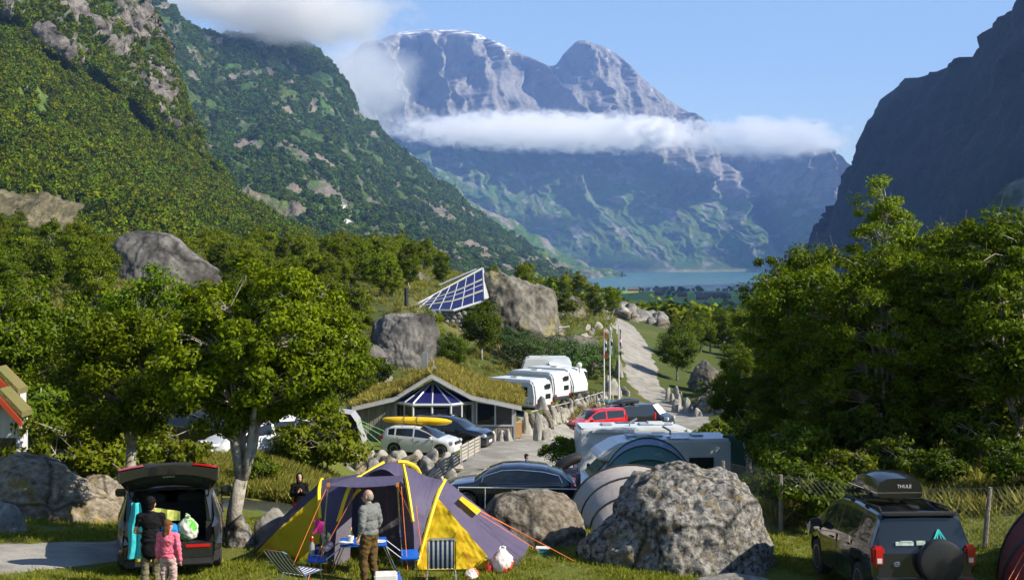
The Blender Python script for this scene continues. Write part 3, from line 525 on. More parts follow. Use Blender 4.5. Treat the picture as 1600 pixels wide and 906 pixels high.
profile_rock('boulder', [(902, 862), (920, 838), (945, 812), (970, 780), (1000, 748), (1030, 734), (1060, 730), (1100, 732), (1135, 738), (1160, 752), (1180, 770), (1192, 800), (1200, 840), (1208, 878)], 25.6, 2.9, 3, R_mot, 'large grey boulder mottled with lichen in the middle of the lawn', zb=.0, rough=.085, fine=.055)
profile_rock('boulder', [(742, 835), (755, 800), (775, 776), (800, 767), (840, 766), (880, 774), (900, 788), (912, 815), (916, 840)], 27.6, 1.7, 8, R_brown, 'smooth brownish boulder beside the tent\'s right end', zb=-.12, rough=.04, fine=.03)
profile_rock('boulder', [(-60, 760), (-20, 722), (20, 708), (60, 716), (100, 738), (130, 752), (160, 775), (180, 800), (188, 822)], 31.5, 2.6, 5, R_moss, 'broad pale rock with ochre moss at the left edge of the lawn', zb=-.45, rough=.07, fine=.06)
profile_rock('boulder', [(130, 745), (160, 745), (185, 762), (205, 790), (215, 815)], 33, 1.6, 25, R_moss, 'mossy rock slab behind the broad pale rock', zb=-.6, rough=.05)
profile_rock('boulder', [(-60, 800), (-20, 782), (10, 790), (30, 812), (42, 838)], 27.5, 1.3, 6, R_grey, 'low dark rock at the far left beside the drive', zb=.1, rough=.06)
boulder('boulder', 428, 26.6, (.95, .8, .85), 31, R_grey, 'rounded grey boulder beside the tent\'s left end', rz=.4, cuts=6)
boulder('boulder', 372, 26.0, (.8, .7, .72), 33, R_mot, 'lichen covered boulder against the rowan\'s foot', rz=1.2, cuts=7)
boulder('boulder', 342, 26.6, (.7, .6, .5), 34, R_brown, 'small brown rock behind the open black car', rz=.2)
boulder('boulder', 722, 35, (1.0, .8, .75), 36, R_pale, 'pale rounded rock beside the black estate\'s front wheel', rz=.2, z=-1.75, cuts=5)
boulder('boulder', 1150, 23.6, (1.6, .5, .28), 37, R_grey, 'flat low rock slab lying in the grass', rz=.1)
# hillside rocks
profile_rock('hillside_rock', [(168, 425), (172, 385), (182, 366), (205, 358), (232, 356), (258, 362), (280, 378), (300, 396), (322, 410), (345, 430)], 140, 8, 12, R_clif2, 'huge grey rock standing on the wooded hillside', zb=1.5, rough=.05, fine=.05)
profile_rock('cliff_rock', [(578, 560), (582, 500), (600, 490), (640, 487), (676, 490), (684, 510), (688, 555)], 104, 5, 14, R_clif2, 'tall square grey rock below the glass roofed house', zb=-3.2, rough=.05, fine=.06)
profile_rock('cliff_rock', [(540, 560), (556, 538), (578, 534), (600, 552), (615, 580)], 98, 4, 15, R_clif2, 'low grey rock at the square rock\'s left foot', zb=-3.0, rough=.07)
profile_rock('cliff_rock', [(742, 470), (756, 424), (768, 420), (790, 426), (820, 436), (850, 446), (866, 458), (870, 490), (874, 530)], 131, 10, 16, R_cliff, 'massive brownish rock against the glass roofed house', zb=-3.4, rough=.05, fine=.07)
profile_rock('cliff_rock', [(800, 590), (812, 535), (850, 528), (900, 524), (935, 530), (946, 560), (950, 590)], 124, 4, 17, R_cliff, 'low broken rock ledge under the massive brownish rock', zb=-4.0, rough=.08, fine=.1)
profile_rock('cliff_rock', [(866, 500), (872, 464), (890, 458), (906, 464), (915, 488)], 150, 4, 18, R_cliff, 'small dark rock to the massive rock\'s right', zb=-.8)
profile_rock('hillside_rock', [(625, 470), (640, 432), (655, 424), (672, 436), (688, 452)], 175, 6, 19, R_cliff, 'pointed rock behind the glass roof', zb=2.0)
profile_rock('cliff_rock', [(1076, 598), (1088, 572), (1104, 562), (1124, 580), (1142, 606)], 122, 3, 20, R_cliff, 'leaning brown rock face right of the climbing road', zb=-5.9)
profile_rock('cliff_rock', [(1078, 658), (1090, 622), (1115, 606), (1145, 612), (1172, 664)], 108, 3.5, 21, R_moss, 'mossy bank rock behind the row of upright stones', zb=-7.2, rough=.08)
profile_rock('hillside_rock', [(-20, 545), (0, 500), (15, 496), (35, 510), (45, 540)], 75, 4, 22, R_clif2, 'dark rock half hidden in trees at the left edge', zb=.5)
rs = [link('stone', rock_mesh('stone', (1, 1, 1), 60+k, 3, cuts=10+k % 4, rough=.09, fine=.015, blocky=.5, cut=(.5, .85)), None) for k in range(6)]; RS = [o.data for o in rs]
for o in rs: bpy.data.objects.remove(o)
RSV = {}
def stone(x, y, dims, mat, label, group, rz=None, z=None, sink=.12, name='stone', tilt=0.):
    k = random.randrange(6); key = (k, mat.name)
    if key not in RSV: me = RS[k].copy(); me.materials.clear(); me.materials.append(mat); RSV[key] = me
    o = bpy.data.objects.new(name, RSV[key]); C.objects.link(o); zz = float(gz(x, y)) if z is None else z
    o.location = (x, y, zz-sink*dims[2]); o.scale = dims; o.rotation_euler = (tilt*random.uniform(-1, 1), tilt*random.uniform(-1, 1), random.uniform(0, 6.28) if rz is None else rz)
    return tag(o, label, 'stone', group)
# row of rounded stones on the terrace edge over the stream, and the wall under it
for i, (u, w, h) in enumerate([(552, 25, 17), (577, 23, 21), (598, 28, 22), (625, 28, 22), (651, 27, 24), (673, 22, 27), (702, 34, 22)]):
    Y = 61.5-i*.15; stone(UX(u, Y), Y, (w/F*Y*1.08, w/F*Y, h/F*Y*1.1), R_pale, 'pale rounded boulder in the row in front of the silver car', 'row of boulders on the terrace edge', z=-3.75, tilt=.2)
for i, (u, v, w, h, mt) in enumerate([(545, 742, 28, 22, R_grey), (560, 728, 22, 20, R_moss), (585, 726, 22, 17, R_grey), (608, 722, 34, 16, R_moss), (640, 722, 36, 18, R_moss), (645, 738, 30, 24, R_moss), (668, 726, 26, 22, R_grey), (690, 728, 24, 26, R_pale), (676, 742, 26, 20, R_grey), (712, 722, 26, 24, R_pale), (536, 722, 22, 18, R_moss), (560, 748, 24, 20, R_grey), (600, 744, 26, 22, R_grey), (622, 748, 22, 18, R_brown), (575, 712, 16, 12, R_brown), (660, 752, 24, 16, R_grey), (688, 748, 22, 17, R_pale), (706, 742, 24, 18, R_pale)]):
    Y = 59.8-.05*(v-710); p = P(u, v+h/2, Y); stone(p.x, Y, (w/F*Y*1.1, w/F*Y, h/F*Y*1.15), mt, 'mossy grey stone in the bank wall below the boulder row', 'stones of the stream bank wall', z=p.z, sink=0, tilt=.3)
for i, (u, w, h) in enumerate([(771, 20, 16), (783, 17, 19), (796, 19, 21)]):
    stone(UX(u, 75.3), 75.3, (w/F*75*1.1, .6, h/F*75*1.1), R_pale, ['low pale stone', 'middle pale stone', 'tallest pale stone'][i]+' of three beneath the grey house\'s window', 'three stones under the window', tilt=.1)
# retaining wall of upright stones under the caravan lawn
for i in range(26):
    t = i/25; u = 822+150*t+random.uniform(-2, 2); Y = 84+32*t; h = (1.25-.3*t)*random.uniform(.75, 1.25); x = UX(u, Y)
    stone(x, Y, (random.uniform(.75, 1.15), .7, h), random.choice([R_grey, R_pale, R_pale, R_brown]), 'upright grey stone in the retaining wall under the caravans', 'upright stones of the retaining wall', rz=random.uniform(-.4, .4), z=float(gz(x, Y))-.05, tilt=.12)
    if i % 1 == 0:
        x2 = UX(u+3, Y-.7); stone(x2, Y-.7, (random.uniform(.7, 1.0), .6, random.uniform(.5, .9)), random.choice([R_pale, R_brown, R_pale]), 'pale stone at the foot of the retaining wall', 'foot stones of the retaining wall', z=float(gz(x2, Y-.7))-.1)
for u, v, Y, w, h, lb in [(842, 688, 76, 16, 46, 'tallest pale stone beside the path steps'), (822, 676, 80, 10, 34, 'narrow pale stone at the grey house\'s corner by the steps'), (848, 640, 82, 20, 22, 'broad stone at the top of the path steps'), (856, 686, 76, 18, 18, 'low square stone right of the tallest path stone')]:
    p = P(u, v, Y); stone(p.x, Y, (w/F*Y, w/F*Y, h/F*Y), R_pale, lb, 'gate stones by the path', z=p.z, sink=0)
# stones along the climbing road
for i, (u, v, h, w) in enumerate([(1044, 614, 22, 11), (1050, 621, 18, 11), (1057, 610, 22, 12), (1058, 628, 24, 12), (1066, 622, 18, 10), (1055, 638, 22, 12), (1073, 640, 26, 13), (1075, 622, 14, 9), (1091, 650, 15, 13), (1062, 612, 14, 10)]):
    Y = 116-(v-610)*.26; p = P(u, v, Y); stone(p.x, Y, (w/F*Y*1.1, w/F*Y, h/F*Y), R_pale, 'pale upright stone lining the climbing road', 'upright stones along the road', sink=.05, tilt=.12)
for u, v, w, h, Y in [(958, 616, 24, 26, 112), (966, 588, 18, 30, 122), (949, 612, 14, 28, 114)]:
    p = P(u, v, Y); stone(p.x, Y, (w/F*Y, w/F*Y*.7, h/F*Y), R_pale, {958: 'large pale boulder behind the flagpoles', 966: 'leaning pale rock at the roadside above the flagpoles', 949: 'narrow pale boulder behind the first flagpole'}[u], 'boulders behind the flagpoles', z=p.z, sink=.05)
for i in range(60):      # broken blocks at the crest of the road
    u = random.uniform(935, 1045); v = np.interp(u, [935, 990, 1045], [494, 498, 515])+random.uniform(-6, 10); Y = random.uniform(195, 232)
    p = P(u, v, Y); s = random.uniform(1.0, 3.0); stone(p.x, Y, (s*1.3, s, s*.8), random.choice([R_grey, R_pale, R_grey, R_brown]), 'broken grey block on the stony crest above the road', 'blocks of stone on the crest', z=max(float(gz(p.x, Y))-.2, p.z-s*.5), tilt=.3)
for i in range(22):
    u = random.uniform(870, 955); v = random.uniform(520, 580); Y = np.interp(v, [520, 580], [150, 122]); p = P(u, v, Y); s = random.uniform(.5, 1.3)
    stone(p.x, Y, (s*1.2, s, s*.8), random.choice([R_grey, R_pale, R_brown]), 'grey rubble block on the slope left of the road', 'rubble on the slope', tilt=.3)

# ------------------------------------------------------------------ trees
BARK = pm('bark_rowan', (.22, .20, .165), (.40, .37, .32), 6., .9, bump=.8, bscale=25, c3=(.13, .12, .06))
BIRCHB = pm('bark_birch', (.50, .47, .42), (.22, .19, .16), 4., .8, bump=.5, bscale=18)
L_row = leafmat('rowan_leaves', (.026, .062, .001), (.175, .235, .004), (.36, .24, .02), .33, .45, .1, .2, .006)
L_row2 = leafmat('rowan_leaves_dark', (.026, .064, .001), (.145, .20, .005), (.20, .18, .03), .3, .45, .1)
L_bir = leafmat('birch_leaves', (.055, .10, .004), (.19, .235, .010), (.23, .22, .02), .32, .5, .06, .3, .01)
L_bush = leafmat('willow_leaves', (.036, .075, .002), (.14, .18, .008), (.18, .19, .04), .3, .8, .1)
L_jun = leafmat('juniper_leaves', (.030, .070, .010), (.070, .135, .020), (.10, .14, .03), .15, .8, .15)
def tree_meshes(name, seed, H, th, R, z0, clumps, leaves, lsize, lmat, bark, stems=4, r0=.11, offs=(0, 0), crs=.5, aspect=.5, inner=.35, flop=1.):
    """trunk with limbs reaching every leaf clump; crown as leaves spread over uneven clumps. z0..H crown, R its radius"""
    rg = np.random.default_rng(seed); cz, rz = (H+z0)/2, (H-z0)/2
    d = rg.normal(size=(clumps, 3)); d /= np.linalg.norm(d, axis=1)[:, None]; rr = (inner+(1-inner)*rg.random(clumps)**.55)*(.78+.34*rg.random(clumps))
    c = d*rr[:, None]*np.array([R, R, rz])*.86+np.array([offs[0], offs[1], cz]); c[:, 2] = np.maximum(c[:, 2], z0*.9)
    crad = crs*(.65+.7*rg.random(clumps)); k = rg.integers(0, clumps, leaves)
    e = rg.normal(size=(leaves, 3)); e /= np.linalg.norm(e, axis=1)[:, None]; p = c[k]+e*(crad[k]*rg.random(leaves)**.45)[:, None]*np.array([1, 1, .62])
    oc = p-np.array([offs[0], offs[1], cz]); oc /= np.linalg.norm(oc, axis=1)[:, None]+1e-6; nn = e*.5+oc*.55+np.array([0, 0, .35])+.45*rg.normal(size=(leaves, 3)); nn /= np.linalg.norm(nn, axis=1)[:, None]
    V, Fq = leaf_quads(p, nn, lsize, rg, aspect, .35*flop); crown = npmesh(name+'_crown', V, Fq, False); crown.materials.append(lmat)
    mb = MB(); tops = []; lean = rg.normal(size=2)*.06*H
    mb.tube([(0, 0, -.3), (lean[0]*.1, lean[1]*.1, th*.5), (lean[0]*.3, lean[1]*.3, th)], [r0*1.35, r0, r0*.9], 9)
    st = []
    for s in range(stems):
        a = 2*math.pi*s/stems+rg.uniform(-.4, .4); q = R*.24*rg.uniform(.5, 1.1); top = Vector((offs[0]*.7+math.cos(a)*q, offs[1]*.7+math.sin(a)*q, z0+(H-z0)*rg.uniform(.55, .8)))
        b = Vector((lean[0]*.3, lean[1]*.3, th*rg.uniform(.86, .98))); mid = b.lerp(top, .45)+Vector((math.cos(a), math.sin(a), 0))*q*.25+Vector(rg.normal(size=3)*.05); q1 = b.lerp(mid, .5)+Vector((math.cos(a), math.sin(a), -.2))*q*.12
        pts = [b, q1, mid, mid.lerp(top, .55)+Vector(rg.normal(size=3)*.08), top]; rad = [r0*.62, r0*.5, r0*.38, r0*.24, r0*.08]; mb.tube(pts, rad, 7); st.append((pts, rad))
    for i in range(clumps):
        ci = Vector(c[i]); best = None
        for pts, rad in st:
            for j in range(1, 5):
                dd = (pts[j]-ci).length+max(0, pts[j].z-ci.z)*1.5
                if best is None or dd < best[0]: best = (dd, pts[j], rad[j])
        b = best[1]; m = b.lerp(ci, .55)+Vector((0, 0, .12*(ci-b).length))+Vector(rg.normal(size=3)*.06); mb.tube([b, m, ci], [max(best[2]*.5, .014), .013, .005], 5, cap=False)
        for _ in range(3):
            t = ci+Vector(rg.normal(size=3))*crad[i]*.5; mb.tube([m.lerp(ci, .6), t], [.008, .003], 3, cap=False)
    tm = mb.mesh(name+'_trunk'); tm.materials.append(bark); tm.polygons.foreach_set('use_smooth', [True]*len(tm.polygons)); return tm, crown
def plant(meshes, name, p, label, cat='tree', group=None, rz=0., s=1., sz=None):
    o = empty(name, p, rz, label, cat, group); o.scale = (s, s, sz or s)
    for nm, me in zip(('trunk', 'crown') if cat == 'tree' else ('stem', 'foliage'), meshes): link(nm, me, None, o)
    return o
row1 = tree_meshes('rowan', 1, 5.9, 1.35, 2.5, 2.1, 230, 44000, .105, L_row, BARK, 5, .155, (.4, 0), .34, inner=.45)
row2 = tree_meshes('rowan', 2, 5.6, 1.9, 1.95, 1.8, 160, 28000, .108, L_row, BARK, 3, .13, (0, 0), .34, inner=.45)
row3 = tree_meshes('rowan', 3, 6.8, 1.0, 3.0, .8, 320, 54000, .112, L_row, BARK, 7, .11, (0, 0), .37, inner=.45)
bir1 = tree_meshes('birch', 4, 9.8, 2.8, 1.75, 3.6, 95, 11000, .11, L_bir, BIRCHB, 3, .11, (0, 0), .38, .6, flop=2)
birs = [tree_meshes('birch', 30+k, 6.3, 1.2, 1.9, .5, 80, 7000, .18, L_bir, BIRCHB, 2, .09, (0, 0), .55, .65, flop=1.5) for k in range(3)]
dks = [tree_meshes('broadleaf', 40+k, 6.0, 1.2, 2.6, .9, 110, 12000, .165, L_row2, BARK, 4, .12, (0, 0), .62, .6) for k in range(2)]
bush = [tree_meshes('bush', 50+k, 1.5, .1, 1.0, .15, 42, 3600, .11, L_bush, BARK, 6, .025, (0, 0), .26, .5) for k in range(3)]
jun = [tree_meshes('juniper', 60+k, 2.6, .2, 2.0, .1, 60, 4200, .17, L_jun, BARK, 5, .05, (0, 0), .5, .35) for k in range(2)]
plant(row1, 'rowan_tree', G(362, 26.3), 'rowan with a thick pale trunk forking low beside the open black car', rz=.3)
plant(row2, 'rowan_tree', G(202, 30), 'smaller rowan with a slim trunk left of the open black car', rz=1.2)
plant(row3, 'rowan_tree', G(1385, 36.5), 'broad multi stemmed rowan behind the dark car with a roof box', rz=.5)
plant(row3, 'rowan_tree', G(1585, 34.5), 'rowan filling the right edge of the picture', rz=2.6, s=1.08)
plant(row2, 'rowan_tree', G(1262, 41), 'slender rowan leaning left in front of the blue mountain', rz=3., s=1.12, sz=1.25)
plant(row1, 'rowan_tree', G(1172, 51), 'low rowan behind the dark green tent', rz=4., s=.66, sz=.8)
plant(row3, 'rowan_tree', G(1480, 46), 'rowan standing back between the two broad rowans', rz=4.4, s=1.1, sz=1.15)
for u_, Y_, s_, l_ in [(1300, 38.5, .5, 'young rowan filling the gap under the broad rowan\'s left side'), (1425, 40.5, .55, 'young rowan between the broad rowan\'s stems and the fence'), (1535, 38, .5, 'young rowan under the right hand rowan'), (1240, 43, .6, 'young rowan left of the slender rowan\'s trunk'), (1350, 43, .6, 'young rowan behind the broad rowan\'s foot')]: plant(row3, 'young_rowan', G(u_, Y_), l_, rz=u_, s=s_)
plant(bir1, 'birch_tree', G(1378, 47.5), 'tall airy birch rising above the rowans', rz=.5, s=1.0)
plant(row3, 'rowan_tree', GP(15.3, 20.8), 'rowan beyond the picture\'s right side shading the dark car', rz=1., s=.9)
plant(row3, 'rowan_tree', G(1255, 54.5), 'tall rowan right of the dark green tent', rz=5.2, s=1.05, sz=1.3)
plant(dks[0], 'broadleaf_tree', G(245, 62), 'dark round broadleaf tree under the huge hillside rock', rz=.4, s=1.15)
for i, (u, Y, k, s) in enumerate([(60, 48, 1, .95), (-20, 46, 0, .9), (130, 43, 1, .7), (330, 74, 1, 1.), (480, 68, 0, .85), (410, 60, 1, .8), (545, 84, 0, .8)]):
    plant(dks[k], 'broadleaf_tree', G(u, Y), ['dark broadleaf tree above the broad mossy rock', 'leafy tree over the red gabled cabins', 'low dark tree behind the slim rowan', 'leafy tree behind the rowan\'s crown', 'dark leafy tree left of the small grey awning tent', 'leafy tree above the white car', 'small dark tree beside the grey house\'s turf roof'][i], rz=i*1.3, s=s)
plant(dks[1], 'broadleaf_tree', G(1058, 129), 'dark bushy tree right of the climbing road', rz=1, s=.95)
plant(dks[0], 'broadleaf_tree', G(752, 116), 'dark shrubby tree growing in front of the massive brownish rock', rz=2, s=.95)
plant(dks[1], 'broadleaf_tree', G(705, 104), 'leafy bush tree between the turf roof and the massive rock', rz=3, s=.62)
for i, (u, Y, s) in enumerate([(672, 108, .7), (820, 165, .8), (905, 172, .85), (930, 165, .75), (955, 180, .9), (885, 185, .8), (690, 165, .7), (770, 190, .6)]):
    plant(birs[i % 3], 'birch_tree', G(u, Y), ['small birch right of the tall square rock', 'birch on top of the massive rock', 'first birch right of the massive rock', 'second birch right of the massive rock', 'birch beside the crest of the road', 'birch behind the small dark rock', 'birch behind the glass roof', 'low birch behind the massive rock'][i], rz=i, s=s)
random.seed(21); nb_ = 0
while nb_ < 85:      # open birch wood on the left hillside
    u = random.uniform(-60, 700); Y = math.exp(random.uniform(math.log(88), math.log(300)))
    if (150 < u < 350 and Y < 140) or (520 < u and Y < 150) or (u > 620 and Y < 175): continue
    plant(birs[nb_ % 3] if random.random() < .75 else dks[nb_ % 2], 'birch_tree', G(u, Y), 'yellow green tree in the open birch wood on the left hillside', group='birch wood on the left hillside', rz=random.uniform(0, 6.28), s=random.uniform(.65, 1.05)); nb_ += 1
nb_ = 0
while nb_ < 90:
    u = random.uniform(250, 650); Y = random.uniform(92, 190)
    if (u > 560 and Y < 130) or (u < 350 and Y < 142): continue
    plant(birs[nb_ % 3], 'birch_tree', G(u, Y), 'yellow green birch on the grassy slope left of the glass roofed house', group='birches left of the glass roofed house', rz=random.uniform(0, 6.28), s=random.uniform(.6, .95)); nb_ += 1
nb_ = 0
while nb_ < 60:      # trees falling away to the valley on the right
    u = random.uniform(1010, 1330); Y = math.exp(random.uniform(math.log(105), math.log(300)))
    if u < 1060 and Y < 165 or (u < 1125 and Y < 150): continue
    hm_ = CZ-(np.interp(u, [1000, 1200, 1260], [486, 478, 420])-H0)*Y/F-G(u, Y).z; s_ = min(random.uniform(.8, 1.25), hm_/6.4)
    if s_ < .45: continue
    plant(birs[nb_ % 3] if random.random() < .6 else dks[nb_ % 2], 'birch_tree', G(u, Y), 'green tree in the wood falling away right of the road', group='wood right of the climbing road', rz=random.uniform(0, 6.28), s=s_); nb_ += 1
BL = [(1262, 28.4, 0, 1.05, 'leafy bush growing through the fence right of the large boulder'), (1225, 30, 1, 1., 'dark bush behind the first fence post'), (1320, 31, 2, 1., 'bush behind the dark car\'s roof box'), (1470, 31.5, 1, .8, 'low bush behind the wire fence'), (1590, 30, 0, 1., 'bush behind the fence at the right edge'), (1240, 39, 2, 1.2, 'dense dark bush at the low rowan\'s foot'),
 (1205, 45, 0, 1., 'dark bush right of the dark green tent'), (505, 46, 1, 1.9, 'tall leafy bush between the white car and the boulder row'), (470, 45, 2, 1.4, 'leafy bush right of the white car'), (402, 40.6, 0, .85, 'round green bush on the stream bank behind the rowan'), (110, 35, 1, 1.7, 'grey green willow bush behind the broad mossy rock'), (60, 41, 2, 1.8, 'willow bush in front of the red gabled cabins'),
 (185, 36, 0, 1.5, 'willow bush behind the slim rowan'), (270, 41, 1, 1.3, 'willow bush in front of the black parked estate'), (880, 62, 2, 1.2, 'flowering bush beside the motorhome\'s nose'), (1112, 112, 1, 1.5, 'bush under the dark tree by the road'), (590, 96, 0, 1.6, 'bush beside the low grey rock'), (880, 140, 1, 2.2, 'bush on the ledge right of the massive rock'), (30, 31.8, 0, .7, 'bush above the mossy rock at the left edge'), (1400, 33, 2, 1., 'bush in the shade behind the fence')]
BL += [(u_, Y_, k_ % 3, s_, lab_) for k_, (u_, Y_, s_, lab_) in enumerate([(1210, 46, 1.8, 'big dark bush left of the slender rowan'), (1290, 47, 2.0, 'big dark bush behind the slender rowan'), (1350, 52, 2.2, 'big bush in the shade under the tall birch'), (1430, 50, 2.0, 'big bush between the rowan trunks'), (1540, 48, 2.2, 'big bush behind the right hand rowan'), (1620, 44, 2.0, 'big dark bush at the far right under the trees'), (1500, 40, 1.4, 'bush under the broad rowan\'s right side'), (1325, 38, 1.4, 'bush under the broad rowan\'s left side'), (1250, 35, 1.3, 'dense bush behind the fence bush'), (1130, 60, 1.9, 'bush between the motorhome and the low rowan'), (1185, 75, 2.0, 'bush beside the road\'s lower bend'), (1570, 36, 1.2, 'bush at the right hand rowan\'s foot'), (1395, 35.5, 1.5, 'broad bush under the broad rowan\'s middle'), (1455, 37, 1.5, 'broad bush right of the broad rowan\'s foot'), (1525, 34, 1.3, 'broad bush behind the leaning fence post')])]
for u, Y, k, s, lab in BL: plant(bush[k], 'leafy_bush', G(u, Y), lab, 'bush', rz=u*.1, s=s)
for i, (u, Y, s) in enumerate([(800, 121, .9), (835, 117, 1.), (865, 119, 1.), (895, 117, 1.), (925, 119, .95), (940, 124, .7)]):
    plant(jun[i % 2], 'juniper_bush', G(u, Y), ['leftmost', 'second from left', 'third from left', 'fourth from left', 'fifth from left', 'rightmost'][i]+' juniper in the dense hedge behind the caravans', 'bush', 'juniper hedge behind the caravans', rz=i*1.7, s=s*1.45)
# grass
def tuft(name, n, h, w, spread, seed, mat):
    rg = np.random.default_rng(seed); b = rg.normal(size=(n, 2))*spread; a = rg.uniform(0, 6.28, n); ln = rg.normal(size=(n, 2))*.35*h; hh = h*rg.uniform(.55, 1.2, n); s = np.stack([np.cos(a), np.sin(a)], 1)*w
    z = np.zeros(n); V = np.stack([np.column_stack([b-s, z]), np.column_stack([b+s, z]), np.column_stack([b+s*.6+ln*.4, hh*.6]), np.column_stack([b+ln, hh])], 1).reshape(-1, 3)
    o = bpy.data.objects.new(name, npmesh(name, V, np.arange(4*n).reshape(n, 4), False)); o.data.materials.append(mat); return o
M_gr = leafmat('grass_blades', (.12, .17, .012), (.25, .27, .03), (.34, .30, .10), .3, .4, .15)
M_tall = leafmat('meadow_blades', (.14, .17, .02), (.28, .26, .055), (.40, .33, .14), .3, .4, .15)
tf = [tuft('grass_tuft', 16, .07, .006, .07, k, M_gr) for k in range(3)]; tt = [tuft('meadow_tuft', 26, .55, .012, .14, 10+k, M_tall) for k in range(3)]
rg = np.random.default_rng(5); n = 42000; Y = 19.5+14*rg.random(n)**1.3; u = rg.uniform(-30, 1640, n); X = UX(u, Y); k = ~((u < 215+(Y-24)*20) & (np.abs(Y-(23.8+.0075*(u-0)))< 1.55)); k &= rg.random(n) < .55+.9*fbm(np.stack([X/2, Y/2, 0*X], -1), 3)
scatter('lawn_grass', tf, np.stack([X, Y, gz(X, Y)], -1)[k], 1., 6, 'short sunlit lawn grass between the tent and the cars')
n = 9000; Y = rg.uniform(39.6, 47, n); u = rg.uniform(240, 570, n); X = UX(u, Y)
n2 = 800; Y2 = rg.uniform(28.5, 38, n2); u2 = rg.uniform(1205, 1650, n2); X2 = UX(u2, Y2)
scatter('meadow_grass', tt, np.concatenate([np.stack([X, Y, gz(X, Y)], -1), np.stack([X2, Y2, gz(X2, Y2)], -1)[u2 > 1205]]), .68, 7, 'tall yellow green meadow grass along the stream and the fence')
n = 9000; Y = rg.uniform(82, 240, n); u = rg.uniform(-60, 960, n); X = UX(u, Y); ok = ~((u > 520) & (u < 900) & (Y < 95))
scatter('hillside_grass', tt, np.stack([X, Y, gz(X, Y)], -1)[ok], .85, 8, 'dry yellow green grass on the hillside between the birches')

# ------------------------------------------------------------------ vehicles
GL = glassmat('car_glass', (.012, .016, .02)); GLC = glassmat('clear_car_glass', (.02, .03, .03), clear=.45)
TYRE = pm('tyre_rubber', (.02, .02, .02), (.03, .03, .03), 20, .85); RIM = pm('alloy_rim', (.45, .45, .46), (.35, .35, .36), 5, .35, metal=.8); PLAS = pm('black_plastic', (.022, .022, .024), (.03, .03, .032), 8, .55)
DARK = pm('dark_inside', (.012, .012, .013), (.018, .018, .018), 5, .8); CHROME = pm('chrome_trim', (.6, .6, .62), (.5, .5, .52), 5, .2, metal=1.); RED = paint('tail_red', (.45, .012, .012), .15); HEADL = paint('headlamp_glass', (.6, .63, .65), .1); WHITEP = paint('white_paint', (.72, .73, .73), .3); PLATE = pm('number_plate', (.75, .75, .74), (.7, .7, .68), 4, .5)
def interp(pts, x): return float(np.interp(x, [p[0] for p in pts], [p[1] for p in pts]))
_wm = {}
def wheel_meshes(r, w):
    key = (round(r, 3), w)
    if key not in _wm:
        M = Matrix.Rotation(math.pi/2, 4, 'X'); t = MB().lathe([(r*.62, -w/2), (r*.93, -w/2), (r, -w/2+.03), (r, w/2-.03), (r*.93, w/2), (r*.62, w/2)], 24, M); tm = t.mesh('wheel'); tm.materials.append(TYRE)
        q = MB().lathe([(r*.63, -w/2+.03), (r*.66, -w/2-.004), (r*.60, -w/2-.004), (r*.57, -w/2+.05)], 24, M); q.lathe([(r*.14, -w/2+.02), (r*.14, -w/2+.005)], 10, M); q.lathe([(r*.57, -w/2+.09), (r*.57, -w/2+.085)], 18, M, 1)
        for k in range(5):
            a = 2*math.pi*k/5; c, s = math.cos(a), math.sin(a); q.box((c*r*.36, w/2-.035, s*r*.36), (r*.5, .03, r*.13), rot=Matrix.Rotation(-a, 3, 'Y')); q.box((c*r*.36, -w/2+.035, s*r*.36), (r*.5, .03, r*.13), rot=Matrix.Rotation(-a, 3, 'Y'))
        q.lathe([(r*.63, w/2-.03), (r*.66, w/2+.004), (r*.60, w/2+.004), (r*.57, w/2-.05)], 24, M)
        rm = q.mesh('rim'); rm.materials.append(RIM); rm.materials.append(DARK)
        for me in (tm, rm): me.polygons.foreach_set('use_smooth', [True]*len(me.polygons)); me.set_sharp_from_angle(angle=.6)
        _wm[key] = (tm, rm)
    return _wm[key]
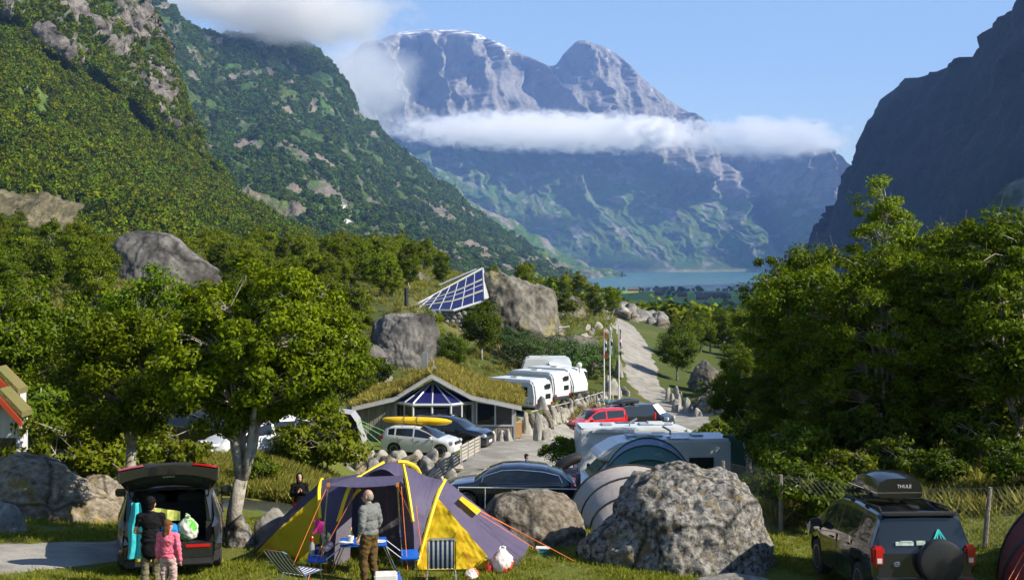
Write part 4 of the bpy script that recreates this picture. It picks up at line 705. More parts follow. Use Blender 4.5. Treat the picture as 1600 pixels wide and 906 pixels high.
def car(name, sp, loc, head, col, label, cat='car', group=None, pitch=0., openrear=False):
    """sp: profile dictionary; the car points along +x in its own space"""
    L, W = sp['L'], sp['W']; top, belt, hwp = sp['top'], sp['belt'], sp['hw']; r = sp['r']; xs_w = sp['axles']; sill = sp.get('sill', .24); wmax = W/2; H = max(z for _, z in top)
    root = empty(name, loc, math.atan2(head[1], head[0]), label, cat, group); root.rotation_euler[1] = pitch
    Ra = r+.07
    def zb(x):
        z = sill+sp.get('tuck', .10)*max(0, abs(x)-L/2+.45)
        for a in xs_w:
            d = abs(x-a)
            if d < Ra: z = max(z, r*.96+math.sqrt(Ra*Ra-d*d)*.98)
        return z
    def sec(x):
        zt = interp(top, x); zl = min(interp(belt, x), zt-.02); b = min(zb(x), zl-.08); hw = wmax*interp(hwp, x); gh = max(zt-zl, 0); tum = sp.get('tumble', .26); wr = hw*.985-tum*gh-.04
        rows = [(hw*.95, b), (hw, b+.3*(zl-b)), (hw*1.0, b+.72*(zl-b)), (hw*.975, zl)]
        e = Vector((wr, zt-.10*min(gh, .5)-.01)); a = Vector(rows[3])
        rows += [tuple(a.lerp(e, .07)), tuple(a.lerp(e, .86)), tuple(e), (wr*.86, zt-.012*(1 if gh > .15 else .5)), (0, zt)]
        return rows
    keyx = sorted(set([-L/2, L/2]+[p[0] for p in top]+[w for q in sp['win'] for w in q]+list(sp.get('ws', ()))+list(sp.get('rw', ()))+[a+s*Ra*math.cos(t) for a in xs_w for s in (-1, 1) for t in np.linspace(0, 1.55, 7)]+list(np.linspace(-L/2, L/2, 34))))
    xs = [keyx[0]]
    for x in keyx[1:]:
        if x-xs[-1] > .012: xs.append(x)
    S = [sec(x) for x in xs]; nr = 9; ring = lambda i: [(xs[i], y, z) for y, z in S[i]]+[(xs[i], -y, z) for y, z in S[i][-2::-1]]
    V = [q for i in range(len(xs)) for q in ring(i)]; n = 2*nr-1
    body = MB(); groups = {}; bf = []; bmi = []
    for i in range(len(xs)-1):
        xm = (xs[i]+xs[i+1])/2
        for k in range(n-1):
            f = (i*n+k, i*n+k+1, (i+1)*n+k+1, (i+1)*n+k); kk = k if k < nr-1 else n-2-k; g = None
            if kk == 4:
                for w, (a, b) in enumerate(sp['win']):
                    if a <= xm <= b and interp(top, xm)-interp(belt, xm) > .1: g = ('side_window', w, k < nr-1)
            if kk in (6, 7) and 'ws' in sp and sp['ws'][0] <= xm <= sp['ws'][1]: g = ('windscreen', 0, 0)
            if kk in (6, 7) and 'rw' in sp and sp['rw'][0] <= xm <= sp['rw'][1]:
                if openrear: continue
                g = ('rear_window', 0, 0)
            if openrear and kk >= 3 and xm < sp['rw'][1] and kk in (6, 7): continue
            if g: groups.setdefault(g, []).append(f)
            else: bf.append(f); bmi.append(1 if (kk == 0 and sp.get('clad')) else 0)
    body.add(V, bf); body.m = bmi
    for end, i in ((0, 0), (1, len(xs)-1)):      # close the ends
        if openrear and end == 0: continue
        for k in range(nr-1): a, b = i*n+k, i*n+n-1-k; body.f.append((a, a+1, b-1, b) if k < nr-2 else (a, a+1, b)); body.m.append(0)
    bo = body.build('body', [col, PLAS], root, smooth=True); bo.data.set_sharp_from_angle(angle=.55)
    for (g, w, s), fs in sorted(groups.items(), key=str):
        mb = MB(); ids = sorted({i for f in fs for i in f}); mp = {j: q for q, j in enumerate(ids)}; mb.add([V[j] for j in ids], [tuple(mp[j] for j in f) for f in fs]); mb.build(g, sp.get('glass', GL), root, smooth=True)
    # underside and wheel wells
    u = MB(); u.bx(-L/2+.15, L/2-.15, -wmax+.28, wmax-.28, .2, .42); u.bx(-L/2+.3, L/2-.25, -wmax+.12, wmax-.12, .42, min(z for _, z in belt)-.08 if not openrear else .5); u.build('underbody', DARK, root)
    tm, rm = wheel_meshes(r, sp.get('tw', .22))
    for a in xs_w:
        for s in (-1, 1): o = link('wheel', tm, None, root, (a, s*(wmax*.98-.12), r)); link('rim', rm, None, o)
    # trim: lights, plates, mirrors, handles, seams
    ht, hf = interp(belt, -L/2+.1), interp(belt, L/2-.2)
    for s in (-1, 1):
        tl = sp.get('tail')
        if tl: MB().box((-L/2+.07, s*(wmax*interp(hwp, -L/2+.07)-.07), tl[0]), (.2, .2, tl[1])).build('tail_light', RED, root, bevel=.03)
        hl = sp.get('headl')
        if hl: MB().box((L/2-.2, s*(wmax*interp(hwp, L/2-.2)-.14), hl[0]), (.36, .3, hl[1])).build('headlight', HEADL, root, bevel=.04)
        mx = sp.get('mirror', 0)
        if mx: MB().box((mx, s*(wmax+.09), interp(belt, mx)+.07), (.12, .2, .15)).box((mx+.02, s*(wmax-.02), interp(belt, mx)), (.05, .14, .05)).build('wing_mirror', sp.get('mirmat', col), root, bevel=.03)
        for x in sp.get('seams', ()): MB().bx(x-.004, x+.004, s*wmax*.9, s*(wmax+.003), sill+.15, interp(belt, x)-.02).build('door_seam', DARK, root)
        for x in sp.get('handles', ()): MB().box((x, s*(wmax*.995+.012), interp(belt, x)-.11), (.2, .03, .03)).build('door_handle', sp.get('hmat', col), root, bevel=.008)
        if sp.get('chrome'):
            c0, c1 = sp['chrome']; up = [sec(x)[5] for x in np.linspace(c0+.12, c1-.1, 22)]; pts = [(c0, s*(sec(c0)[3][0]+.008), sec(c0)[3][1]+.03)]+[(x, s*(y+.012), z+.015) for x, (y, z) in zip(np.linspace(c0+.12, c1-.1, 22), up)]+[(x, s*(sec(x)[4][0]+.012), sec(x)[4][1]) for x in np.linspace(c1, c0, 9)]
            MB().tube(pts, .02, 4).build('window_trim', CHROME, root)
        if sp.get('rails'): a, b = sp['rails']; yy = wmax-.04-sp.get('tumble', .26)*(H-interp(belt, (a+b)/2))-.1; MB().tube([(a, s*yy, interp(top, a)-.02), (a+.1, s*yy, interp(top, a)+.04), (b-.1, s*yy, interp(top, b)+.04), (b, s*yy, interp(top, b)-.02)], .018, 6).build('roof_rail', sp.get('railmat', PLAS), root)
    if not openrear: MB().box((-L/2-.004, 0, sp.get('plz', .75)), (.02, .52, .12)).build('number_plate', PLATE, root)
    MB().box((L/2+.0, 0, .5), (.02, .52, .12)).build('number_plate', PLATE, root)
    MB().bx(L/2-.05, L/2+.008, -wmax*.5, wmax*.5, .58, .58+sp.get('grille', .18)).build('grille', PLAS, root, bevel=.02)
    return root
def roofbox(loc, dims, head, label, parent=None):
    """a streamlined roof box: loft of rounded sections; flat tail at -x"""
    L, W, H = dims; rows = []
    for t in np.linspace(0, 1, 14):
        x = -L/2+L*t; w = W/2*(.93+.07*math.sin(math.pi*min(t*2, 1)))*(1-.55*max(0, (t-.55)/.45)**2); h = H*(.82+.18*math.sin(math.pi*min(1, t*1.6)))*(1-.8*max(0, (t-.5)/.5)**2)
        rows.append([(x, w*c, .02 if z < 0 else .02+h*z) for c, z in ((-.9, -1), (-1, .12), (-1, .45), (-.88, .82), (-.55, .97), (0, 1), (.55, .97), (.88, .82), (1, .45), (1, .12), (.9, -1))])
    o = empty('roof_box', loc, math.atan2(head[1], head[0]), label, 'roof box'); m = MB().grid(rows)
    m.f.append(tuple(range(10, -1, -1))); m.m.append(0); m.f.append(tuple(range(13*11, 14*11))); m.m.append(0)
    m.build('shell', paint('roofbox_black', (.012, .012, .014), .22), o, smooth=True); MB().bx(-L/2-.004, L/2*.6, -W/2*.985, W/2*.985, .02+H*.20, .02+H*.235).build('rim_seam', CHROME, o)
    for x in (-L*.25, L*.2): MB().bx(x-.035, x+.035, -W*.62, W*.62, -.05, .02).build('crossbar', PLAS, o)
    return o
SUV = dict(L=4.63, W=1.9, r=.36, axles=(-1.38, 1.43), sill=.27, clad=True, top=[(-2.31, .95), (-2.22, 1.05), (-1.98, 1.52), (-1.7, 1.63), (-.6, 1.69), (.2, 1.66), (.75, 1.5), (1.25, 1.13), (1.9, 1.03), (2.2, .9), (2.31, .72)], belt=[(-2.31, .93), (-1.9, 1.06), (0, 1.02), (1.2, .98), (2.0, .88), (2.31, .7)],
    hw=[(-2.31, .84), (-2.15, .95), (-1.5, 1), (1.5, 1), (2.1, .93), (2.31, .74)], win=[(-1.75, -1.2), (-1.12, -.1), (-.02, .8)], ws=(.25, 1.2), rw=(-2.2, -1.85), tail=None, headl=(.83, .17), mirror=.85, seams=(-1.0, -.06, .95), handles=(-.75, .2), rails=(-1.7, .3))
# Open black car with its luggage
AUDI = paint('car_graphite', (.018, .019, .022), .2, coat=1.)
hd = Vector((-.235, 1, 0)).normalized(); q5 = G(270, 25.1); q5.z = .2
sp = dict(SUV); sp['rails'] = (-1.75, .3)
root = car('black_car', sp, q5, hd, AUDI, 'black car seen from behind with its tailgate open and boot full', openrear=True)
mb = MB(); mb.bx(-2.2, -.9, -.66, .66, .62, .66).bx(-.92, -.88, -.66, .66, .66, 1.15).bx(-2.2, -.9, -.76, -.64, .62, 1.0).bx(-2.2, -.9, .64, .76, .62, 1.0).bx(-1.95, 1.0, -.62, .62, 1.56, 1.58); mb.build('boot_lining', DARK, root)
MB().bx(-2.33, -2.2, -.80, .80, .36, .66).build('rear_bumper', AUDI, root, bevel=.04); MB().bx(-2.335, -2.25, -.78, .78, .26, .42).build('bumper_skirt', PLAS, root, bevel=.03)
for s in (-1, 1): MB().bx(-2.345, -2.3, s*.50-.22, s*.50+.22, .575, .635).build('bumper_light', RED, root, bevel=.012); MB().add([(-2.28, s*.80, .62), (-2.24, s*.93, .62), (-1.95, s*.72, 1.55), (-1.98, s*.62, 1.55), (-2.2, s*.70, .66), (-2.1, s*.9, .7), (-1.8, s*.7, 1.5), (-1.85, s*.6, 1.5)], [(0, 1, 2, 3), (0, 3, 7, 4), (1, 5, 6, 2)]).build('rear_pillar', AUDI, root)
for y in (-.36, .36): MB().box((-.78, y, 1.05), (.14, .5, .5)).box((-.8, y, 1.38), (.1, .26, .18)).build('rear_seat', pm('seat_cloth', (.03, .03, .033), (.05, .05, .05), 20, .9), root, bevel=.05)
tg = MB(); pr = [(-1.86, 1.58, .66, .03), (-2.05, 1.72, .77, .04), (-2.28, 1.86, .83, .05), (-2.50, 1.97, .86, .07), (-2.68, 2.03, .86, .09), (-2.80, 2.02, .82, .12)]
rows = [[(x, w*a, z+.09*(1-a*a)+.02) for a in np.linspace(-1, 1, 13)] for x, z, w, _ in pr]; rows2 = [[(x+.03, w*a, z-t-.02+.09*(1-a*a)-.05*abs(a)**4) for a in np.linspace(-1, 1, 13)] for x, z, w, t in pr]
tg.grid(rows); tg.grid(rows2, mi=1)
tg.add([q for r_ in (rows[-1], rows2[-1]) for q in r_], [(i, i+1, 13+i+1, 13+i) for i in range(12)])
for e in (0, 12): tg.add([r_[e] for r_ in rows]+[r_[e] for r_ in rows2], [(i, i+1, 6+i+1, 6+i) for i in range(5)])
t_o = tg.build('tailgate', [AUDI, DARK], root, smooth=True)
MB().grid([[(x+.02, w*a*.78, z-t-.035+.09*(1-a*a*.6)) for a in np.linspace(-1, 1, 9)] for x, z, w, t in pr[1:4]]).build('tailgate_window', glassmat('tailgate_glass', (.05, .07, .075), .08), t_o, smooth=True)
for s in (-1, 1): MB().grid([[(x, s*w*a, z+.045+.09*(1-a*a)) for a in np.linspace(.5, 1.0, 6)] for x, z, w, _ in pr[3:]]).build('tail_light', RED, t_o)
MB().bx(-2.74, -2.5, -.42, .42, 2.10, 2.14).build('roof_spoiler', PLAS, t_o, bevel=.015)
for s in (-1, 1): MB().tube([(-1.92, s*.66, 1.35), (-2.3, s*.72, 1.72)], .014, 6).build('gas_strut', PLAS, root)
# dark car with spare wheel and roof box
RAVP = paint('car_anthracite', (.016, .018, .024), .15, coat=1.)
RV = dict(L=4.35, W=1.82, r=.345, axles=(-1.28, 1.28), sill=.27, top=[(-2.17, .98), (-2.12, 1.05), (-1.98, 1.55), (-1.8, 1.64), (-.6, 1.70), (.2, 1.67), (.75, 1.5), (1.3, 1.16), (1.85, 1.04), (2.1, .9), (2.17, .72)], belt=[(-2.17, .96), (-1.9, 1.07), (0, 1.02), (1.2, .98), (1.9, .88), (2.17, .7)], hw=[(-2.17, .88), (-2.05, .97), (-1.4, 1), (1.4, 1), (1.95, .93), (2.17, .76)],
    win=[(-1.8, -1.25), (-1.17, -.15), (-.07, .85)], ws=(.25, 1.25), rw=(-2.12, -1.86), headl=(.8, .18), mirror=.92, seams=(-1.0, -.11, .95), handles=(-.75, .2), rails=(-1.75, .35), railmat=PLAS, plz=.45, mirmat=PLAS)
hr = Vector((-.045, 1, 0)).normalized(); rl = G(1380, 23.9); rl.z = -.16
rv = car('dark_car', RV, rl, hr, RAVP, 'dark grey car seen from behind with a spare wheel on its tailgate', pitch=.055)
M = Matrix.Translation((-2.19, -.22, .85))@Matrix.Rotation(-math.pi/2, 4, 'Y'); MB().lathe([(.30, -.02), (.365, .0), (.385, .05), (.385, .15), (.36, .19), (.30, .205), (.0, .21)], 32, M).build('spare_wheel_cover', pm('wheel_cover_black', (.016, .016, .018), (.026, .026, .028), 3, .38), rv, smooth=True)
for s in (-1, 1):
    tl = MB().box((-2.10, s*.79, .93), (.2, .2, .34)).build('tail_light', RED, rv, bevel=.04); MB().box((-2.175, s*.79, .86), (.06, .12, .12)).build('reversing_lamp', HEADL, tl, bevel=.02); MB().bx(-2.235, -2.2, s*.72-.08, s*.72+.08, .46, .56).build('reflector', RED, rv, bevel=.01)
MB().bx(-2.23, -2.05, -.88, .88, .32, .62).build('rear_bumper', RAVP, rv, bevel=.05); MB().bx(-2.06, -1.86, -.62, .62, 1.585, 1.625).build('rear_spoiler', RAVP, rv, bevel=.015); MB().bx(-2.0, -1.88, -.66, .66, 1.61, 1.64).build('spoiler_lip', PLAS, rv)
em = MB()
for a_, b_ in ((.055, .038), (.022, .038), (.04, .016)): em.tube([(-2.195, .49+a_*math.cos(t), .80+b_*math.sin(t)+(.012 if b_ < .02 else 0)) for t in np.linspace(0, 6.283, 17)], .006, 4)
em.build('badge', CHROME, rv)
st = MB()      # turquoise tent shaped sticker on the rear window
for y0, z0, y1, z1, w in ((-.28, 1.36, -.40, 1.16, .03), (-.28, 1.36, -.17, 1.16, .03), (-.28, 1.34, -.33, 1.16, .018), (-.28, 1.34, -.23, 1.16, .018), (-.42, 1.165, -.15, 1.165, .012)):
    f_ = lambda z: -2.135+(z-1.05)/.5*.14-.022
    d_ = Vector((0, y1-y0, z1-z0)).normalized(); n_ = Vector((0, -d_.z, d_.y))*w/2
    st.add([(f_(z0), y0+n_.y, z0+n_.z), (f_(z0), y0-n_.y, z0-n_.z), (f_(z1), y1-n_.y, z1-n_.z), (f_(z1), y1+n_.y, z1+n_.z)], [(0, 1, 2, 3)])
st.build('window_sticker', pm('sticker_turquoise', (.02, .45, .45), None, 3, .6), rv, fix=False)
MB().box((-2.12, .33, 1.13), (.02, .32, .07)).box((-2.125, .30, 1.165), (.02, .22, .03)).box((-2.12, .05, 1.14), (.02, .16, .08)).build('luggage', pm('luggage_cloth', (.35, .5, .45), (.6, .62, .6), 14, .8, sharp=.05), rv, bevel=.008)
rbx = rl+Vector((hr.x*-.25, hr.y*-.25, 1.80)); rbo = roofbox(rbx+Vector((-.12, 0, 0)), (2.0, .86, .42), hr, 'glossy black roof box on the dark car with the spare wheel'); rbo.rotation_euler[1] = .055
def text(name, s, size, loc, rot, mat, parent=None, extr=.002):
    cu = bpy.data.curves.new(name, 'FONT'); cu.body = s; cu.size = size; cu.extrude = extr; cu.align_x = 'CENTER'; cu.align_y = 'CENTER'; cu.resolution_u = 2
    o = bpy.data.objects.new(name, cu); C.objects.link(o); dg = bpy.context.evaluated_depsgraph_get(); me = bpy.data.meshes.new_from_object(o.evaluated_get(dg)); bpy.data.objects.remove(o)
    me.materials.clear(); o = link(name, me, mat, parent); o.location = loc; o.rotation_euler = rot; return o
text('lettering', 'THULE', .085, (-1.006, -.08, .22), (math.pi/2, 0, -math.pi/2), pm('letter_silver', (.6, .6, .6), None, 3, .4), rbo)
# parked cars
EST = dict(L=4.8, W=1.88, r=.36, axles=(-1.42, 1.45), sill=.25, top=[(-2.4, .92), (-2.33, 1.0), (-1.95, 1.33), (-1.3, 1.53), (-.4, 1.61), (.2, 1.58), (.7, 1.40), (1.2, 1.08), (1.9, .98), (2.25, .86), (2.4, .66)], belt=[(-2.4, .9), (-1.9, 1.03), (0, .98), (1.2, .94), (2.1, .82), (2.4, .64)], hw=[(-2.4, .82), (-2.2, .94), (-1.5, 1), (1.5, 1), (2.2, .92), (2.4, .7)],
    win=[(-1.75, -1.22), (-1.15, -.16), (-.08, .85)], ws=(.2, 1.18), rw=(-2.3, -1.4), tail=(.88, .16), headl=(.75, .16), mirror=.85, seams=(-1.1, -.12, .95), handles=(-.85, .2), chrome=(-1.95, .95))
car('black_estate', EST, P(794, 408, 46)*1+Vector((0, 0, -2.95-CZ)), (-1, .04), paint('car_midnight', (.010, .013, .028), .15, coat=1.), 'glossy midnight blue car with a chrome window line behind the tent')
HAT = dict(L=3.95, W=1.72, r=.31, axles=(-1.22, 1.28), sill=.22, top=[(-1.97, .9), (-1.9, 1.05), (-1.72, 1.38), (-1.3, 1.48), (-.3, 1.51), (.1, 1.46), (.55, 1.28), (1.05, 1.0), (1.6, .88), (1.87, .76), (1.97, .6)], belt=[(-1.97, .88), (-1.6, 1.02), (0, .93), (1.2, .87), (1.7, .76), (1.97, .58)], hw=[(-1.97, .84), (-1.8, .96), (-1.2, 1), (1.2, 1), (1.75, .9), (1.97, .7)],
    win=[(-1.55, -1.2), (-1.12, -.2), (-.12, .8)], ws=(.15, 1.2), rw=(-1.9, -1.5), tail=(.9, .2), headl=(.72, .16), mirror=.8, seams=(-1.0, -.16, .9), handles=(-.8, .15))
hs = Vector((.96, -.28, 0)).normalized(); sv = GP(UX(659, 66), 66); car('silver_hatchback', HAT, sv, hs, paint('car_silver', (.64, .65, .67), .25, metal=.15), 'small silver hatchback parked behind the row of boulders')
k_ = empty('kayak', sv+Vector((-.15, 0, 1.72)), math.atan2(hs.y, hs.x), 'long yellow kayak strapped on the silver car\'s roof', 'kayak'); yel = pm('kayak_yellow', (.85, .55, .01), (.78, .48, .01), 2, .35)
MB().grid([[(x, w*math.cos(a), h*math.sin(a)*(1 if math.sin(a) < 0 else .8)) for a in np.linspace(0, 6.283, 13)[:-1]] for x, w, h in [(-2.0, .05, .07), (-1.8, .18, .15), (-1.1, .30, .21), (0, .34, .24), (1., .30, .23), (1.5, .18, .17), (1.8, .04, .06)]], closed=True).build('hull', yel, k_, smooth=True)
for x in (-.7, .0): MB().tube([(x, .35*math.cos(a), .245*math.sin(a)) for a in np.linspace(0, 6.283, 15)], .018, 4).build('strap', PLAS, k_)
for x in (-.7, .0): MB().bx(x-.02, x+.02, -.6, .6, -.28, -.24).build('roof_bar', PLAS, k_)
XC = dict(SUV, L=4.9, H=1.78, W=1.95, top=[(x*1.06, z*1.06) for x, z in SUV['top']], belt=[(x*1.06, z*1.06) for x, z in SUV['belt']], hw=[(x*1.06, w) for x, w in SUV['hw']], axles=(-1.45, 1.5), win=[(a*1.06, b*1.06) for a, b in SUV['win']], ws=(.27, 1.27), rw=(-2.33, -1.96), tail=(1.1, .3), rails=(-1.8, .3))
car('black_car', XC, GP(UX(700, 70.5), 70.5), hs, paint('car_black', (.008, .009, .014), .15, coat=1.), 'black four wheel drive parked behind the silver hatchback')
car('dark_estate', dict(EST, r=.33), GP(UX(316, 47.6), 47.6), Vector((.93, -.36, 0)).normalized(), paint('car_darkgrey', (.022, .024, .028), .25), 'dark estate car with a roof box half hidden by the rowans')
roofbox(GP(UX(308, 48.2), 48.2, 1.68), (2.2, .8, .36), (-.93, .36), 'black roof box on the dark estate behind the rowans')
car('white_car', dict(HAT, L=4.3, headl=(.72, .14)), GP(UX(405, 46.2), 46.2), Vector((-.78, -.62, 0)).normalized(), WHITEP, 'white car half hidden behind the thick rowan trunk')
VAN = dict(L=4.95, W=1.93, r=.33, axles=(-1.55, 1.55), sill=.25, top=[(-2.47, 1.0), (-2.44, 1.8), (-2.3, 1.92), (-.5, 1.97), (.9, 1.93), (1.15, 1.8), (1.75, 1.18), (2.2, 1.05), (2.4, .9), (2.47, .6)], belt=[(-2.47, .98), (-2.3, 1.12), (0, 1.1), (1.7, 1.06), (2.3, .9), (2.47, .58)], hw=[(-2.47, .93), (-2.3, 1), (1.8, 1), (2.3, .92), (2.47, .76)], win=[(-2.2, -1.05), (-.97, .25), (.35, 1.35)], ws=(1.0, 1.75), tail=(1.05, .5), headl=(.85, .22), mirror=1.35, seams=(-.9, .3, 1.4), handles=(.2, .6), tumble=.16)
REDP = paint('car_red', (.50, .012, .018), .2, coat=.8)
CVN = dict(VAN, L=4.4, W=1.83, top=[(-2.2, 1.0), (-2.15, 1.65), (-2.0, 1.78), (-.4, 1.82), (.3, 1.76), (.8, 1.52), (1.35, 1.12), (1.9, 1.0), (2.12, .85), (2.2, .6)], belt=[(-2.2, .98), (-1.9, 1.08), (0, 1.04), (1.3, 1.0), (2.0, .84), (2.2, .58)], hw=[(-2.2, .92), (-2, 1), (1.5, 1), (2.0, .92), (2.2, .74)], win=[(-1.95, -.45), (-.35, .85)], ws=(.5, 1.3), axles=(-1.35, 1.35), seams=(-.4, .9), mirror=.95)
car('red_van', CVN, P(931, 676, 94), Vector((-.86, -.5, 0)).normalized(), REDP, 'red van parked behind the motorhomes', 'van')
bvh = Vector((-.88, -.47, 0)).normalized(); bv = P(972, 672, 97.5); car('black_van', VAN, bv, bvh, paint('van_black', (.010, .010, .013), .2, coat=.8), 'black van with a roof box beside the red van', 'van')
roofbox(bv+Vector((.1, -.1, 2.03)), (2.3, .9, .40), bvh, 'black roof box on the black van')
tv = P(1003, 668, 101); tr = car('teal_van', dict(VAN, headl=(.9, .26)), tv, Vector((.9, -.43, 0)).normalized(), paint('van_teal', (.012, .028, .034), .25), 'dark teal van with a white windscreen cover beside the climbing road', 'van')
MB().add([(1.08, -.62, 1.90), (1.08, .62, 1.90), (1.74, .76, 1.215), (1.74, -.76, 1.215)], [(0, 1, 2, 3)]).build('windscreen_cover', pm('cover_white', (.75, .76, .78), None, 4, .5), tr, loc=(.015, 0, .012), fix=False)
MB().box((-2.95, 0, 1.98), (1.05, 1.6, .05), rot=Matrix.Rotation(.08, 3, 'Y')).build('raised_tailgate', paint('van_teal_lid', (.05, .10, .13), .25), tr, bevel=.02)

# motorhomes and caravans -------------------------------------------------------
VANW = pm('motorhome_white', (.62, .64, .64), (.56, .58, .58), 1.5, .35, coat=.3); VANR = pm('motorhome_roof', (.60, .64, .66), (.50, .55, .60), 2., .35)
def shell(root, prof, W, mat, bevel=.09, name='body'):
    return MB().prism(prof, -W/2, W/2, 'y').build(name, mat, root, bevel=bevel)
def side_win(root, x0, x1, z0, z1, W, s=(-1, 1), name='side_window'):
    for k in s: o = MB().bx(x0-.04, x1+.04, k*(W/2+.002)-.006, k*(W/2+.002)+.006, z0-.04, z1+.04).build(name+'_frame', PLAS, root, bevel=.004); MB().bx(x0, x1, k*(W/2+.012)-.004, k*(W/2+.012)+.004, z0, z1).build('pane', GL, o)
def wheels(root, xs, W, r=.33):
    tm, rm = wheel_meshes(r, .22)
    for a in xs:
        for s in (-1, 1): o = link('wheel', tm, None, root, (a, s*(W/2-.1), r)); link('rim', rm, None, o)
def motorhome(loc, head, label, L=7.0, H=2.85, low=False):
    W = 2.3; r = empty('motorhome', loc, math.atan2(head[1], head[0]), label, 'motorhome'); b = -L/2; f = L/2
    prof = [(b, .45), (b-.02, 1.2), (b+.05, H-.12), (b+.2, H), (f-2.6, H), (f-1.9, H-.12), (f-1.2, H-.42 if low else H-.5), (f-.95, H-.72), (f-1.15, H-.86), (f-1.9, H-.9), (f-1.9, .45)]
    shell(r, prof, W, VANW); MB().bx(b+.15, f-2.5, -W/2+.12, W/2-.12, H-.015, H+.02).build('roof', VANR, r, bevel=.008)
    cab = [(f-2.0, .4), (f-2.0, 1.9), (f-1.45, 1.92), (f-.75, 1.22), (f-.15, 1.05), (f, .8), (f, .42)]; shell(r, cab, 1.98, VANW, .07, 'cab')
    MB().add([(f-1.40, -.88, 1.90), (f-1.40, .88, 1.90), (f-.76, .92, 1.26), (f-.76, -.92, 1.26)], [(0, 1, 2, 3)]).build('windscreen', GL, r, loc=(.025, 0, .02), fix=False)
    for s in (-1, 1): MB().prism([(f-1.85, 1.2), (f-1.85, 1.8), (f-1.5, 1.8), (f-.95, 1.2)], s*.99, s*1.005, 'y').build('cab_window', GL, r); MB().box((f-.95, s*1.16, 1.4), (.14, .2, .3)).build('wing_mirror', PLAS, r, bevel=.04); MB().box((f-.12, s*.75, .85), (.2, .3, .2)).build('headlight', HEADL, r, bevel=.04)
    side_win(r, b+1.0, b+2.0, 1.45, 2.05, W); side_win(r, f-3.5, f-2.5, 1.45, 2.05, W)
    for s in (-1, 1): MB().prism([(b+2.1, 1.45), (b+2.9, 1.45), (b+3.1, 1.75), (b+2.1, 1.75)], s*(W/2+.001), s*(W/2+.006), 'y').build('decal', DARK, r)
    MB().bx(b+.6, f-2.9, -W/2-.12, -W/2-.002, H-.2, H-.04).build('awning_case', VANW, r, bevel=.03)
    for x, d in ((b+1.2, .5), (b+3.0, .7), (b+4.2, .4)): MB().bx(x, x+d, -.35, .35, H+.018, H+.1).build('roof_hatch', pm('hatch_grey', (.35, .4, .45), (.3, .34, .38), 3, .3), r, bevel=.03)
    MB().bx(b+2.0, b+2.9, .45, 1.0, H+.018, H+.05).build('solar_panel', GL, r, bevel=.006); MB().tube([(b+2.5, -.5, H), (b+2.5, -.5, H+.18), (b+2.85, -.5, H+.38)], .05, 6).build('antenna', pm('antenna_grey', (.3, .32, .35), None, 3, .5), r)
    MB().bx(f-3.6, f-2.8, -.3, .3, H+.018, H+.16).build('air_unit', WHITEP, r, bevel=.04)
    MB().bx(b+.1, f-.3, -W/2+.08, W/2-.08, .28, .5).build('chassis', PLAS, r)
    for s in (-1, 1): MB().bx(b-.04, b+.02, s*.95-.1, s*.95+.1, .7, 1.3).build('tail_light', RED, r, bevel=.02)
    wheels(r, (b+1.5, f-1.05), 2.1); return r
motorhome(P(1016, 408, 56)+Vector((0, 0, -4.62-CZ)), (-1, -.10), 'nearer white motorhome with a sloping nose behind the big boulder')
motorhome(P(1014, 408, 61)+Vector((0, 0, -4.75-CZ)), (1, .06), 'farther white motorhome parked behind the first', low=True)
def caravan(loc, head, label, L=5.0, W=2.2, H=2.4, round_=True, wins=True):
    r = empty('caravan', loc, math.atan2(head[1], head[0]), label, 'caravan'); b, f = -L/2, L/2
    prof = [(b, .5), (b-.03, 1.3), (b+.12, H-.25), (b+.4, H), (f-.9, H), (f-.5, H-.12), (f-.12, 1.5), (f, 1.1), (f-.05, .5)]
    shell(r, prof, W, VANW, .12); side_win(r, b+.7, b+1.5, 1.3, 1.9, W); side_win(r, f-1.9, f-.9, 1.3, 1.9, W)
    MB().bx(b+.5, f-.9, -W/2+.15, W/2-.15, H-.01, H+.03).build('roof', VANR, r, bevel=.01); MB().bx(-.3, .3, -.3, .3, H+.028, H+.12).build('roof_hatch', HEADL, r, bevel=.03)
    if wins:
        for z in (1.05, 1.75): MB().bx(b-.06, b-.02, -.72, -.12, z, z+.35).build('rear_window', GL, r, bevel=.01)
    for s in (-1, 1): MB().bx(b-.06, b-.01, s*.9-.12, s*.9+.12, .62, .8).build('tail_light', RED, r, bevel=.02); MB().bx(b+.2, f-.3, s*(W/2+.001), s*(W/2+.006), .78, .84).build('side_stripe', pm('stripe_blue', (.05, .07, .2), None, 3, .5), r)
    MB().prism([(f-.06, -.8), (f-.06, .8), (f+1.0, 0)], .42, .5, 'z').build('drawbar', PLAS, r); MB().tube([(f+.9, 0, 0), (f+.9, 0, .6)], .03, 6).build('jockey_wheel', PLAS, r); MB().bx(b+.1, f-.1, -W/2+.1, W/2-.1, .34, .52).build('chassis', PLAS, r)
    wheels(r, (-.1,), W-.1, .31); return r
caravan(G(806, 92), (-.80, .60), 'white caravan half hidden behind the turf roof')
caravan(G(838, 98), (-.78, .62), 'white caravan with two small stacked windows and red tail lamps')
caravan(G(868, 104), (.80, -.60), 'white caravan with a rounded nose nearest the street lamp', wins=False)
cv = G(852, 110); cv4 = caravan(cv, (-1, 0), 'white camper with an extended awning behind the caravans', L=4.6, H=2.8, wins=False)
aw = empty('awning', G(888, 108), 0, 'pale blue awning stretched out beside the white camper', 'awning'); ap = G(888, 108)
